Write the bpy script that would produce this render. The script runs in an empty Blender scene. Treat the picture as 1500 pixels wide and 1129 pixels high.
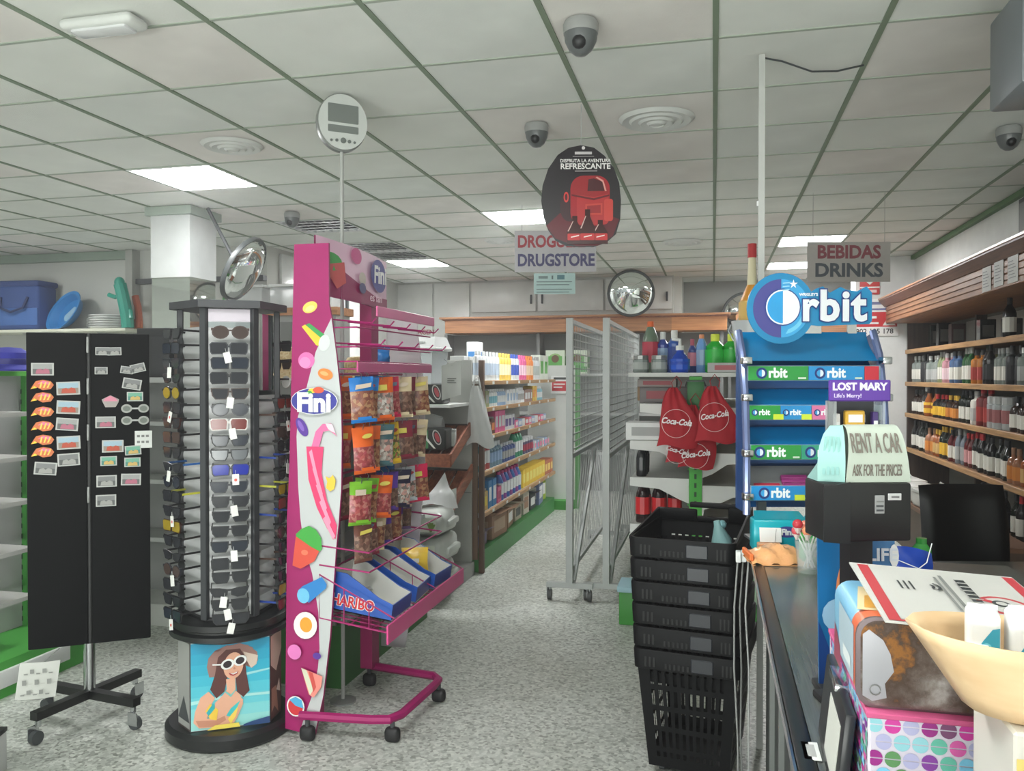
import bpy, bmesh, math, random
from mathutils import Vector, Matrix
random.seed(11)
S = bpy.context.scene
COL = S.collection
PI = math.pi
def R(d): return math.radians(d)

# ------------------------------------------------------------------ camera, world, light, exposure
cam = bpy.data.cameras.new('camera'); cam.lens = 36*1210/1500; cam.sensor_width = 36; cam.sensor_fit = 'HORIZONTAL'
cam.clip_start = 0.02
co = bpy.data.objects.new('camera', cam); COL.objects.link(co)
co.location = (0, 0, 1.5); co.rotation_euler = (R(90-0.66), 0, R(13.7)); S.camera = co

w = bpy.data.worlds.new('daylight'); S.world = w; w.use_nodes = True
w.node_tree.nodes['Background'].inputs[0].default_value = (0.80, 0.90, 0.88, 1)
w.node_tree.nodes['Background'].inputs[1].default_value = 0.35     # overcast daylight through the open shop front behind the camera

def area(name, loc, size, power, rot=(0, 0, 0), col=(1, 1, 1)):
    l = bpy.data.lights.new(name, 'AREA'); l.shape = 'RECTANGLE'; l.size, l.size_y = size; l.energy = power; l.color = col
    o = bpy.data.objects.new(name, l); COL.objects.link(o); o.location = loc; o.rotation_euler = rot
    return o
# daylight of the shop front: a tall glazed opening behind the camera, facing into the shop
area('shop_front_daylight', (-1.5, -2.6, 1.45), (6.5, 2.3), 6, (R(90), 0, 0), (0.92, 1.0, 0.97))
# upward fill light added out of view to brighten the ceiling
area('ceiling_fill', (-0.6, -3.4, .15), (7.0, 1.2), 400, (R(126), 0, 0), (0.97, 1.0, 0.95))
LED_POWER = 47.0
S.view_settings.view_transform = 'Standard'; S.view_settings.look = 'None'
S.view_settings.gamma = 1; S.view_settings.use_curve_mapping = False
S.view_settings.exposure = 0.14

# ------------------------------------------------------------------ materials
def lin(c):
    c = c/255
    return c/12.92 if c <= .04045 else ((c+.055)/1.055)**2.4
_M = {}
def nodes_of(m):
    m.use_nodes = True
    return m.node_tree.nodes, m.node_tree.links, m.node_tree.nodes['Principled BSDF']
def C(r, g, b, rough=.55, metal=0, alpha=1, emit=0, var=.10, scale=9, bump=0, spec=.5):
    """a plain coloured surface with a slight procedural unevenness"""
    k = (r, g, b, rough, metal, alpha, emit, var, scale, bump, spec)
    if k in _M: return _M[k]
    m = bpy.data.materials.new('surface_%d_%d_%d' % (r, g, b)); n, L, p = nodes_of(m)
    base = (lin(r), lin(g), lin(b))
    tc = n.new('ShaderNodeTexCoord'); no = n.new('ShaderNodeTexNoise'); no.inputs['Scale'].default_value = scale; no.inputs['Detail'].default_value = 3
    L.new(tc.outputs['Object'], no.inputs['Vector'])
    mx = n.new('ShaderNodeMix'); mx.data_type = 'RGBA'
    mx.inputs['A'].default_value = tuple(c*(1-var) for c in base)+(1,)
    mx.inputs['B'].default_value = tuple(min(1, c*(1+var)) for c in base)+(1,)
    L.new(no.outputs['Fac'], mx.inputs['Factor']); L.new(mx.outputs['Result'], p.inputs['Base Color'])
    p.inputs['Roughness'].default_value = rough; p.inputs['Metallic'].default_value = metal; p.inputs['Alpha'].default_value = alpha
    p.inputs['Specular IOR Level'].default_value = spec
    if emit:
        p.inputs['Emission Color'].default_value = base+(1,); p.inputs['Emission Strength'].default_value = emit
    if bump:
        bu = n.new('ShaderNodeBump'); bu.inputs['Strength'].default_value = bump; bu.inputs['Distance'].default_value = .01
        L.new(no.outputs['Fac'], bu.inputs['Height']); L.new(bu.outputs['Normal'], p.inputs['Normal'])
    _M[k] = m
    return m
def ramp(n, L, src, stops, interp='LINEAR'):
    r = n.new('ShaderNodeValToRGB'); r.color_ramp.interpolation = interp
    els = r.color_ramp.elements
    while len(els) < len(stops): els.new(.5)
    for e, (pos, c) in zip(els, stops):
        e.position = pos; e.color = (lin(c[0]), lin(c[1]), lin(c[2]), 1)
    L.new(src, r.inputs['Fac'])
    return r
def m_terrazzo():
    m = bpy.data.materials.new('grey terrazzo'); n, L, p = nodes_of(m)
    tc = n.new('ShaderNodeTexCoord')
    v = n.new('ShaderNodeTexVoronoi'); v.inputs['Scale'].default_value = 75; L.new(tc.outputs['Object'], v.inputs['Vector'])
    sp = n.new('ShaderNodeSeparateColor'); L.new(v.outputs['Color'], sp.inputs[0])
    r = ramp(n, L, sp.outputs[0], [(0, (150, 153, 147)), (.1, (170, 174, 168)), (.28, (190, 194, 188)), (.6, (204, 208, 202)), (.85, (216, 219, 213)), (1, (230, 231, 226))], 'CONSTANT')
    no = n.new('ShaderNodeTexNoise'); no.inputs['Scale'].default_value = 1.1; L.new(tc.outputs['Object'], no.inputs['Vector'])
    r2 = ramp(n, L, no.outputs['Fac'], [(.3, (228, 228, 224)), (.7, (255, 255, 255))])
    mx = n.new('ShaderNodeMix'); mx.data_type = 'RGBA'; mx.blend_type = 'MULTIPLY'; mx.inputs['Factor'].default_value = 1
    L.new(r.outputs[0], mx.inputs['A']); L.new(r2.outputs[0], mx.inputs['B']); L.new(mx.outputs['Result'], p.inputs['Base Color'])
    p.inputs['Roughness'].default_value = .38; p.inputs['Specular IOR Level'].default_value = .35
    return m
def m_wood(name, dark, light, scale=3.0, axis='Y', rough=.45):
    m = bpy.data.materials.new(name); n, L, p = nodes_of(m)
    tc = n.new('ShaderNodeTexCoord'); mp = n.new('ShaderNodeMapping'); L.new(tc.outputs['Object'], mp.inputs['Vector'])
    mp.inputs['Scale'].default_value = {'Y': (18, 1, 18), 'X': (1, 18, 18), 'Z': (18, 18, 1)}[axis]
    no = n.new('ShaderNodeTexNoise'); no.inputs['Scale'].default_value = scale; no.inputs['Detail'].default_value = 6
    L.new(mp.outputs[0], no.inputs['Vector'])
    r = ramp(n, L, no.outputs['Fac'], [(.3, dark), (.7, light)]); L.new(r.outputs[0], p.inputs['Base Color'])
    p.inputs['Roughness'].default_value = rough
    return m
def m_spots(name, cols, scale, rough=.25, kind='VORONOI'):
    m = bpy.data.materials.new(name); n, L, p = nodes_of(m)
    tc = n.new('ShaderNodeTexCoord')
    v = n.new('ShaderNodeTexVoronoi'); v.inputs['Scale'].default_value = scale; L.new(tc.outputs['Object'], v.inputs['Vector'])
    sp = n.new('ShaderNodeSeparateColor'); L.new(v.outputs['Color'], sp.inputs[0])
    k = len(cols); r = ramp(n, L, sp.outputs[0], [(i/k, c) for i, c in enumerate(cols)], 'CONSTANT'); L.new(r.outputs[0], p.inputs['Base Color'])
    p.inputs['Roughness'].default_value = rough
    return m
def m_ceiltile(i):
    m = bpy.data.materials.new('mineral ceiling tile'); n, L, p = nodes_of(m)
    tc = n.new('ShaderNodeTexCoord'); no = n.new('ShaderNodeTexNoise'); no.inputs['Scale'].default_value = 2.2+i*.4; no.inputs['Detail'].default_value = 4
    L.new(tc.outputs['Object'], no.inputs['Vector'])
    a = [(229, 232, 226), (226, 230, 225), (231, 228, 223)][i]
    r = ramp(n, L, no.outputs['Fac'], [(.35, tuple(x-12 for x in a)), (.65, a)]); L.new(r.outputs[0], p.inputs['Base Color'])
    f = n.new('ShaderNodeTexNoise'); f.inputs['Scale'].default_value = 120; L.new(tc.outputs['Object'], f.inputs['Vector'])
    bu = n.new('ShaderNodeBump'); bu.inputs['Strength'].default_value = .15; bu.inputs['Distance'].default_value = .003
    L.new(f.outputs['Fac'], bu.inputs['Height']); L.new(bu.outputs['Normal'], p.inputs['Normal'])
    p.inputs['Roughness'].default_value = .9; p.inputs['Specular IOR Level'].default_value = .15
    return m
def m_rust():
    m = bpy.data.materials.new('worn tinplate with rust'); n, L, p = nodes_of(m)
    tc = n.new('ShaderNodeTexCoord'); no = n.new('ShaderNodeTexNoise'); no.inputs['Scale'].default_value = 17; no.inputs['Detail'].default_value = 8; no.inputs['Roughness'].default_value = .65
    L.new(tc.outputs['Object'], no.inputs['Vector'])
    r = ramp(n, L, no.outputs['Fac'], [(.30, (176, 172, 170)), (.42, (128, 118, 112)), (.50, (96, 82, 74)), (.58, (74, 58, 48)), (.66, (150, 98, 40)), (.74, (84, 66, 54))])
    L.new(r.outputs[0], p.inputs['Base Color']); p.inputs['Metallic'].default_value = .35
    r3 = ramp(n, L, no.outputs['Fac'], [(.4, (110, 110, 110)), (.6, (190, 190, 190))]); L.new(r3.outputs[0], p.inputs['Roughness'])
    return m
WOOD = m_wood('honey wood veneer', (112, 70, 42), (154, 104, 62))
WOODX = m_wood('honey wood veneer across', (150, 98, 62), (186, 132, 88), axis='X')
WOODRED = m_wood('reddish slatted wood', (112, 62, 44), (164, 100, 70))
SHELFWOOD = m_wood('tan shelf board', (146, 110, 72), (190, 152, 106))
DARKWOOD = m_wood('dark walnut board', (52, 42, 36), (78, 64, 54), axis='Z')
MIRROR = C(235, 240, 238, .03, 1, var=.01)
CHROME = C(200, 202, 204, .22, 1, var=.04)
STEEL = C(150, 154, 154, .35, .8)
WHITE = C(226, 228, 226, .5)
OFFW = C(205, 208, 204, .6)
LGREY = C(172, 174, 172, .6)
MGREY = C(120, 122, 120, .6)
DGREY = C(62, 66, 68, .5)
BLACK = C(24, 26, 28, .45)
BLACKM = C(30, 32, 33, .7)
GREEN = C(62, 142, 58, .5)
PINK = C(158, 20, 98, .5)
PINKD = C(150, 26, 90, .5)
RED = C(196, 34, 42, .5)
CLEAR = C(225, 232, 234, .08, alpha=.22)
FROST = C(226, 230, 230, .2, alpha=.55)

# ------------------------------------------------------------------ mesh helpers
class MB:
    def __init__(self): self.v = []; self.f = []; self.m = []; self.mats = []
    def mi(self, mat):
        if mat not in self.mats: self.mats.append(mat)
        return self.mats.index(mat)
    def add(self, vs, fs, mat, M=None):
        b = len(self.v); k = self.mi(mat)
        self.v += [tuple(M @ Vector(p)) if M else tuple(p) for p in vs]
        for f in fs: self.f.append([b+i for i in f]); self.m.append(k)
        return self
    def box(self, x0, x1, y0, y1, z0, z1, mat, M=None):
        vs = [(x0, y0, z0), (x1, y0, z0), (x1, y1, z0), (x0, y1, z0), (x0, y0, z1), (x1, y0, z1), (x1, y1, z1), (x0, y1, z1)]
        return self.add(vs, [(0, 3, 2, 1), (4, 5, 6, 7), (0, 1, 5, 4), (1, 2, 6, 5), (2, 3, 7, 6), (3, 0, 4, 7)], mat, M)
    def cbox(self, c, s, mat, M=None):
        return self.box(c[0]-s[0]/2, c[0]+s[0]/2, c[1]-s[1]/2, c[1]+s[1]/2, c[2]-s[2]/2, c[2]+s[2]/2, mat, M)
    def rbox(self, x0, x1, y0, y1, z0, z1, mat, r=.01, seg=2, M=None):
        bm = bmesh.new(); bmesh.ops.create_cube(bm, size=1)
        for v in bm.verts: v.co = ((x0+x1)/2+v.co.x*(x1-x0), (y0+y1)/2+v.co.y*(y1-y0), (z0+z1)/2+v.co.z*(z1-z0))
        bmesh.ops.bevel(bm, geom=bm.edges[:], offset=r, segments=seg, affect='EDGES', profile=.5)
        bm.verts.index_update()
        self.add([tuple(v.co) for v in bm.verts], [[v.index for v in f.verts] for f in bm.faces], mat, M); bm.free()
        return self
    def cyl(self, p0, p1, r0, mat, r1=None, n=12, M=None, caps=True):
        r1 = r0 if r1 is None else r1
        a, b = Vector(p0), Vector(p1); d = (b-a).normalized()
        u = d.orthogonal().normalized(); w_ = d.cross(u)
        vs = []
        for c, r in ((a, r0), (b, r1)):
            for i in range(n):
                t = 2*PI*i/n; vs.append(c+u*(r*math.cos(t))+w_*(r*math.sin(t)))
        fs = [(i, (i+1) % n, n+(i+1) % n, n+i) for i in range(n)]
        if caps: fs += [tuple(range(n))[::-1], tuple(range(n, 2*n))]
        return self.add(vs, fs, mat, M)
    def tube(self, pts, r, mat, n=6, M=None, closed=False):
        P = [Vector(p) for p in pts]; k = len(P); vs = []; up = None
        for i, p in enumerate(P):
            if closed: d = (P[(i+1) % k]-P[i-1]).normalized()
            else: d = (P[min(i+1, k-1)]-P[max(i-1, 0)]).normalized()
            if up is None: up = d.orthogonal().normalized()
            up = (up-d*up.dot(d)).normalized(); s = d.cross(up)
            for j in range(n):
                t = 2*PI*j/n; vs.append(p+up*(r*math.cos(t))+s*(r*math.sin(t)))
        fs = []
        for i in range(k if closed else k-1):
            a, b = i*n, ((i+1) % k)*n
            fs += [(a+j, a+(j+1) % n, b+(j+1) % n, b+j) for j in range(n)]
        if not closed: fs += [tuple(range(n))[::-1], tuple(range((k-1)*n, k*n))]
        return self.add(vs, fs, mat, M)
    def lathe(self, prof, mat, n=14, c=(0, 0, 0), M=None):
        vs = []; fs = []
        for r, z in prof:
            for i in range(n):
                t = 2*PI*i/n; vs.append((c[0]+r*math.cos(t), c[1]+r*math.sin(t), c[2]+z))
        for k in range(len(prof)-1):
            fs += [(k*n+i, k*n+(i+1) % n, (k+1)*n+(i+1) % n, (k+1)*n+i) for i in range(n)]
        if prof[0][0] > 1e-5: fs.append(tuple(range(n))[::-1])
        if prof[-1][0] > 1e-5: fs.append(tuple(range((len(prof)-1)*n, len(prof)*n)))
        return self.add(vs, fs, mat, M)
    def prism(self, poly, t0, t1, mat, M=None):
        """poly in the XY plane extruded from z=t0 to t1 (then M)"""
        k = len(poly)
        ar = sum(poly[i][0]*poly[(i+1) % k][1]-poly[(i+1) % k][0]*poly[i][1] for i in range(k))
        if ar < 0: poly = poly[::-1]
        vs = [(x, y, t0) for x, y in poly]+[(x, y, t1) for x, y in poly]
        fs = [tuple(range(k))[::-1], tuple(range(k, 2*k))]+[(i, (i+1) % k, k+(i+1) % k, k+i) for i in range(k)]
        return self.add(vs, fs, mat, M)
    def ball(self, c, r, mat, n=10, s=(1, 1, 1), M=None):
        prof = []
        k = n//2+1
        vs = []; fs = []
        for a in range(k+1):
            th = PI*a/k
            for i in range(n):
                t = 2*PI*i/n; vs.append((c[0]+s[0]*r*math.sin(th)*math.cos(t), c[1]+s[1]*r*math.sin(th)*math.sin(t), c[2]+s[2]*r*math.cos(th)))
        for a in range(k): fs += [(a*n+i, (a+1)*n+i, (a+1)*n+(i+1) % n, a*n+(i+1) % n) for i in range(n)]
        return self.add(vs, fs, mat, M)
    def grid(self, fn, nu, nv, mat, M=None):
        vs = [fn(i/nu, j/nv) for j in range(nv+1) for i in range(nu+1)]
        fs = [(j*(nu+1)+i, j*(nu+1)+i+1, (j+1)*(nu+1)+i+1, (j+1)*(nu+1)+i) for j in range(nv) for i in range(nu)]
        return self.add(vs, fs, mat, M)
    def mesh(self, name, sharp=35):
        me = bpy.data.meshes.new(name); me.from_pydata(self.v, [], self.f)
        for m in self.mats: me.materials.append(m)
        me.polygons.foreach_set('material_index', self.m)
        if sharp:
            me.polygons.foreach_set('use_smooth', [True]*len(me.polygons)); me.set_sharp_from_angle(angle=R(sharp))
        me.update()
        return me
    def build(self, name, parent=None, loc=None, rotz=0, sharp=35):
        return ob(name, self.mesh(name, sharp), parent, loc, rotz)
def ob(name, me, parent=None, loc=None, rotz=0):
    o = bpy.data.objects.new(name, me); COL.objects.link(o)
    if parent: o.parent = parent
    if loc: o.location = loc
    if rotz: o.rotation_euler = (0, 0, rotz)
    return o
def thing(name, label, cat, loc=(0, 0, 0), rotz=0, group=None):
    o = bpy.data.objects.new(name, None); COL.objects.link(o); o.empty_display_size = .05
    o.location = loc; o.rotation_euler = (0, 0, rotz)
    return tag(o, label, cat, group)
def tag(o, label, cat, group=None):
    o['label'] = label; o['category'] = cat
    if group: o['group'] = group
    return o
def struct(name, mb, parent=None, sharp=35):
    o = mb.build(name, parent, sharp=sharp)
    if not parent: o['kind'] = 'structure'
    return o
def copy_tree(o, parent=None):
    c = o.copy(); COL.objects.link(c)
    if parent: c.parent = parent
    for ch in list(o.children): copy_tree(ch, c)
    return c
def face(o, yaw=0, tilt=0):
    """XY drawing plane stood upright at o: yaw 0 faces -Y, yaw 90 faces +X; tilt leans its top away"""
    return Matrix.Translation(Vector(o)) @ Matrix.Rotation(R(yaw), 4, 'Z') @ Matrix.Rotation(R(90-tilt), 4, 'X')
def text(s, size, mat, parent, M, off=0, align='CENTER', shear=0, name='lettering', ext=.0004, space=1, sx=1):
    cu = bpy.data.curves.new('letters', 'FONT'); cu.body = s; cu.size = size; cu.extrude = ext; cu.offset = off*size
    cu.align_x = align; cu.align_y = 'CENTER'; cu.shear = shear; cu.space_character = space; cu.resolution_u = 3; cu.space_line = .95
    t = bpy.data.objects.new('letters', cu)
    me = bpy.data.meshes.new_from_object(t); bpy.data.objects.remove(t); bpy.data.curves.remove(cu)
    me.name = name; me.materials.clear(); me.materials.append(mat)
    me.transform(M @ Matrix.Diagonal((sx, 1, 1, 1)))
    return ob(name, me, parent)
def ell(cx, cy, rx, ry=None, n=24, a0=0, a1=360, rot=0):
    ry = rx if ry is None else ry
    full = abs(a1-a0) >= 360
    pts = []
    for i in range(n if full else n+1):
        t = R(a0+(a1-a0)*i/n); x, y = rx*math.cos(t), ry*math.sin(t); c, s = math.cos(R(rot)), math.sin(R(rot))
        pts.append((cx+x*c-y*s, cy+x*s+y*c))
    return pts
def rrect(x0, y0, x1, y1, r, n=4):
    pts = []
    for cx, cy, a in ((x1-r, y1-r, 0), (x0+r, y1-r, 90), (x0+r, y0+r, 180), (x1-r, y0+r, 270)):
        pts += [(cx+r*math.cos(R(a+90*i/n)), cy+r*math.sin(R(a+90*i/n))) for i in range(n+1)]
    return pts
class Print(MB):
    """flat colour shapes in a drawing plane, each layer a hair above the last"""
    def __init__(self, z0=.0006, dz=.0005): super().__init__(); self.z = z0; self.dz = dz
    def p(self, poly, mat):
        k = len(poly); ar = sum(poly[i][0]*poly[(i+1) % k][1]-poly[(i+1) % k][0]*poly[i][1] for i in range(k))
        if ar < 0: poly = poly[::-1]
        self.add([(x, y, self.z) for x, y in poly], [tuple(range(k))], mat); self.z += self.dz
        return self
    def r(self, x0, y0, x1, y1, mat): return self.p([(x0, y0), (x1, y0), (x1, y1), (x0, y1)], mat)
    def put(self, name, parent, M):
        me = self.mesh(name, 0); me.transform(M)
        return ob(name, me, parent)
ONES = 'zeroth first second third fourth fifth sixth seventh eighth ninth tenth eleventh twelfth thirteenth fourteenth fifteenth sixteenth seventeenth eighteenth nineteenth'.split()
def nth(i):
    if i < 20: return ONES[i]
    t = {2: 'twent', 3: 'thirt', 4: 'fort', 5: 'fift'}[i//10]
    return t+'ieth' if i % 10 == 0 else t+'y-'+ONES[i % 10]

# ------------------------------------------------------------------ the room
CEIL = 2.79
struct('floor', MB().box(-8.2, 2.75, -2.8, 12.2, -.1, 0, m_terrazzo()))
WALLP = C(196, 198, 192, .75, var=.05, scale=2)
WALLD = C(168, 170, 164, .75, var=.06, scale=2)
ceil_o = struct('ceiling', MB().box(-8.2, 2.75, -2.8, 12.2, 2.84, 2.92, LGREY))
T0X, T0Y, TP = 0.005, 3.26, .597
def cell(i, j): return (T0X+TP*i, T0Y+TP*j)         # low corner of ceiling cell i, j
LIT = [(-6, 2), (-3, 5), (-6, 9), (1, 8), (1, 11), (-2, -4), (-11, 3)]  # last two cells are unseen panels added to brighten the room
OFFL = [(-6, 5), (-6, 8), (-9, 7), (-6, 7)]
tm = [m_ceiltile(i) for i in range(3)]
g = .008
tile_me = [MB().box(g, TP-g, g, TP-g, 0, .018, m).mesh('tile') for m in tm]
IX, JY = range(-13, 4), range(-3, 14)
for j in JY:
    for i in IX:
        if (i, j) in LIT or (i, j) in OFFL: continue
        x, y = cell(i, j)
        if x > 2.1: continue
        ob('tile', tile_me[random.choice((0, 0, 1, 2))], ceil_o, (x, y, CEIL))
bl = MB(); bl.box(-7.76, 2.4, -2.8, cell(0, -3)[1]-.01, CEIL, CEIL+.018, tm[0])
bk = bl.build('tile_field', ceil_o); bk['kind'] = 'stuff'
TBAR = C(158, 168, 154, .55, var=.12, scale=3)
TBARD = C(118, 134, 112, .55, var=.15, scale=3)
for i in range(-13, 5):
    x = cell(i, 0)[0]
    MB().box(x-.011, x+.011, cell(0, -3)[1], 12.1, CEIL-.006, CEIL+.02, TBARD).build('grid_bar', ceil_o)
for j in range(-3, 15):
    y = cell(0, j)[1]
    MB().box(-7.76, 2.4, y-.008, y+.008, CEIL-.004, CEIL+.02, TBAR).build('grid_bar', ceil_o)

# walls
struct('wall_left', MB().box(-8.2, -4.29, 7.37, 7.5, 0, 2.84, WALLP))
struct('wall_far_left', MB().box(-4.45, -4.29, 7.5, 10.8, 0, 2.84, WALLP))
struct('wall_back', MB().box(-4.45, -.5, 10.8, 10.95, 0, 2.84, WALLP))
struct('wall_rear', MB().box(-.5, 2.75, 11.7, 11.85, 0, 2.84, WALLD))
struct('wall_center', MB().box(-.5, -.4, 10.95, 11.7, 0, 2.84, WALLP))
struct('wall_right', MB().box(2.45, 2.6, -2.8, 12.2, 0, 2.84, WALLP))
struct('wall_outer_left', MB().box(-8.2, -8.05, -2.8, 7.37, 0, 2.84, WALLP))
struct('wall_upper', MB().box(2.09, 2.45, -2.8, 9.62, 2.34, 2.785, C(214, 216, 212, .6)))
gt = C(96, 128, 92, .6)
struct('trim_1', MB().box(-8.0, -5.78, 7.30, 7.37, 2.70, 2.785, C(140, 156, 142, .6)))
struct('trim_2', MB().box(2.05, 2.09, -2.8, 9.62, 2.745, 2.785, gt))
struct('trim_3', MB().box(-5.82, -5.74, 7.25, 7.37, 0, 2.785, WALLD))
struct('trim_4', MB().box(-5.74, -4.29, 7.30, 7.37, 2.44, 2.49, DGREY))
# pillar with mirror-clad shaft on the left
PX, PY = -4.01, 5.66
pil = struct('pillar', MB().box(PX-.17, PX+.17, PY-.17, PY+.17, 2.25, 2.72, C(192, 196, 194, .5)))
struct('pillar_trim', MB().box(PX-.2, PX+.2, PY-.2, PY+.2, 2.72, 2.785, C(150, 164, 152, .6)), pil)
struct('pillar_mirror_panel', MB().box(PX-.165, PX+.165, PY-.165, PY+.165, 0, 2.25, MIRROR), pil)
pl2 = struct('pillar.001', MB().box(1.50, 2.09, 9.62, 9.95, 0, 2.785, C(222, 224, 222, .6)))

# cabinet fronts of the back wall: flush doors with handles, and the store-room door
for k, (x0, x1) in enumerate([(-4.25, -3.75), (-3.72, -3.22), (-3.19, -2.3), (-2.27, -1.4), (-1.37, -.52)]):
    d = struct('door_%d' % (k+1), MB().rbox(x0, x1, 10.765, 10.8, 2.36 if k > 1 else .02, 2.76, C(208, 210, 206, .28), .004))
    hx = x1-.06 if k % 2 == 0 else x0+.06
    struct('door_handle', MB().rbox(hx-.012, hx+.012, 10.735, 10.768, 2.46 if k > 1 else 1.3, 2.58 if k > 1 else 1.45, DGREY, .003), d)
    if k == 0: text('ALMACEN', .09, C(150, 40, 50), d, face((-3.93, 10.762, 2.10)), .02)
# doors on the wall that runs back from the closet corner
for k, y in enumerate((7.6, 8.4, 9.2)):
    d = struct('door_%d' % (k+6), MB().rbox(-4.285, -4.255, y, y+.76, .02, 2.74, C(214, 216, 214, .22), .004))
    struct('door_handle', MB().rbox(-4.25, -4.22, y+.68, y+.705, 2.3, 2.45, DGREY, .003), d)

# thin milky haze added to stand in for the lens veil (its bounds lie outside floor, walls and ceiling)
hz = MB().box(-8.4, 2.9, -4.6, 12.4, -.15, 3.0, LGREY).build('veil_haze', sharp=0); hz['kind'] = 'stuff'
m = bpy.data.materials.new('thin haze'); m.use_nodes = True; n = m.node_tree.nodes; n.clear()
o_ = n.new('ShaderNodeOutputMaterial'); v_ = n.new('ShaderNodeVolumeScatter'); v_.inputs['Density'].default_value = .012; v_.inputs['Anisotropy'].default_value = .5
m.node_tree.links.new(v_.outputs[0], o_.inputs['Volume']); hz.data.materials.clear(); hz.data.materials.append(m)

# wood soffit along the back wall
sf = thing('shelf_soffit', 'long honey wood pelmet with a projecting moulded top along the back wall', 'pelmet', (-1.6, 10.5, 2.06))
MB().box(-1.82, 1.1, -.18, .27, 0, .18, WOODX).build('fascia', sf)
MB().box(1.1, 1.76, -.18, .27, 0, .18, m_wood('bright orange veneer', (186, 120, 72), (214, 150, 96), axis='X')).build('fascia', sf)
cn = MB(); cn.box(-1.88, 1.8, -.24, .28, .18, .205, WOODX); cn.box(-1.85, 1.78, -.21, .28, .165, .18, WOODRED); cn.build('cornice', sf)
ws = thing('wall_shelving', 'dim grey recessed shelving under the pelmet of the back wall', 'shelving', (-1.6, 10.55, 0))
MB().box(-1.85, 1.7, .20, .25, 0, 2.05, MGREY).build('back_panel', ws)
for z in (.5, 1.0, 1.5): MB().box(-1.85, 1.7, -.1, .2, z, z+.03, LGREY).build('shelf', ws)
for x in (-1.85, -.6, .5, 1.7): MB().box(x-.02, x+.02, -.1, .2, 0, 2.05, MGREY).build('upright', ws)
sf2 = thing('shelf_soffit', 'short brown wood pelmet on the far recessed wall beyond the gum rack', 'pelmet', (1.3, 11.45, 2.0))
MB().box(-.45, .55, -.1, .25, -.02, .2, WOODX).build('fascia', sf2); MB().box(-.48, .58, -.13, .25, .2, .225, WOODRED).build('cornice', sf2)
ws2 = thing('wall_shelving', 'grey recessed shelving on the far wall behind the gum rack sign', 'shelving', (1.2, 11.45, 0))
MB().box(-1.0, .85, .2, .25, 0, 1.98, MGREY).build('back_panel', ws2)
for z in (.5, 1.0, 1.5): MB().box(-1.0, .85, -.1, .2, z, z+.03, LGREY).build('shelf', ws2)
for x in (-.99, -.25, .35, .84): MB().box(x-.02, x+.02, -.1, .2, 0, 1.98, MGREY).build('upright', ws2)

# ------------------------------------------------------------------ ceiling fittings
LED = C(255, 255, 255, .5, emit=LED_POWER, var=0)
def led(i, j, label):
    x, y = cell(i, j)
    t = thing('ceiling_light', label, 'ceiling light', (x+TP/2, y+TP/2, CEIL), 0, 'square LED ceiling panels')
    h = TP/2
    f = MB()
    for a in ((-h+.004, h-.004, -h+.004, -h+.02), (-h+.004, h-.004, h-.02, h-.004), (-h+.004, -h+.02, -h+.02, h-.02), (h-.02, h-.004, -h+.02, h-.02)):
        f.box(a[0], a[1], a[2], a[3], -.008, .012, WHITE)
    f.build('frame', t); MB().box(-h+.02, h-.02, -h+.02, h-.02, -.004, .004, LED).build('diffuser', t)
lab = ['lit square LED panel beside the mirror-clad pillar', 'lit square LED panel behind the hanging cola poster', 'lit square LED panel behind the pink candy rack header',
       'lit square LED panel just above the drinks sign', 'lit square LED panel at the far end, below the drinks sign']
for k, (i, j) in enumerate(LIT):
    led(i, j, lab[k] if k < 5 else 'added square LED panel out of view, '+nth(k-4)+' of those overhead')
for k, (x, y) in enumerate([(-3.9, -.5), (.6, -1.6)]):  # more unseen panels, added behind the camera as fill light
    t = thing('ceiling_light', 'added square LED panel behind the viewer, '+nth(k+1)+' out of view', 'ceiling light', (x, y, CEIL), 0, 'square LED ceiling panels')
    MB().rbox(-.3, .3, -.3, .3, -.01, 0, WHITE, .003).build('frame', t); MB().box(-.28, .28, -.28, .28, -.014, -.0105, LED).build('diffuser', t)
for k, (i, j) in enumerate(OFFL):
    x, y = cell(i, j)
    t = thing('louvre_light', 'unlit square ceiling light with mirrored louvres, '+['over the candy rack pole', 'just in front of the far lit panel', 'beyond the mirror-clad pillar', 'between the two panels beyond the candy rack'][k], 'ceiling light', (x+TP/2, y+TP/2, CEIL), 0, 'unlit louvred ceiling lights')
    h = TP/2
    MB().box(-h+.01, h-.01, -h+.01, h-.01, .03, .045, MGREY).build('tray', t)
    f = MB()
    for a in ((-h+.004, h-.004, -h+.004, -h+.02), (-h+.004, h-.004, h-.02, h-.004), (-h+.004, -h+.02, -h+.02, h-.02), (h-.02, h-.004, -h+.02, h-.02)):
        f.box(a[0], a[1], a[2], a[3], -.006, .03, WHITE)
    f.build('frame', t)
    for q in range(1, 5):
        yy = -h+.02+q*(TP-.04)/5; MB().box(-h+.02, h-.02, yy-.012, yy+.012, -.002, .03, CHROME).build('louvre', t)
    for q in range(1, 7):
        xx = -h+.02+q*(TP-.04)/7; MB().box(xx-.003, xx+.003, -h+.02, h-.02, 0, .03, CHROME).build('louvre', t)
def vent(x, y, r, label):
    t = thing('ceiling_vent', label, 'vent', (x, y, CEIL), 0, 'round ceiling vents')
    for q, f in enumerate((1.0, .76, .52, .3)):
        z = -.004-q*.006
        MB().lathe([(r*f-.045*f-.01, z-.012), (r*f-.02, z-.016), (r*f, z+.0), (r*f-.02, z+.006), (r*f-.045*f-.01, z-.002)], OFFW, 28).build('ring', t)
    MB().lathe([(0, -.036), (r*.16, -.034), (r*.2, -.024), (r*.2, .0)], OFFW, 20).build('hub', t)
vent(-.28, 4.2, .19, 'round white ringed vent in the ceiling right of the hanging cola poster'.replace('right of', 'beside'))
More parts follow.
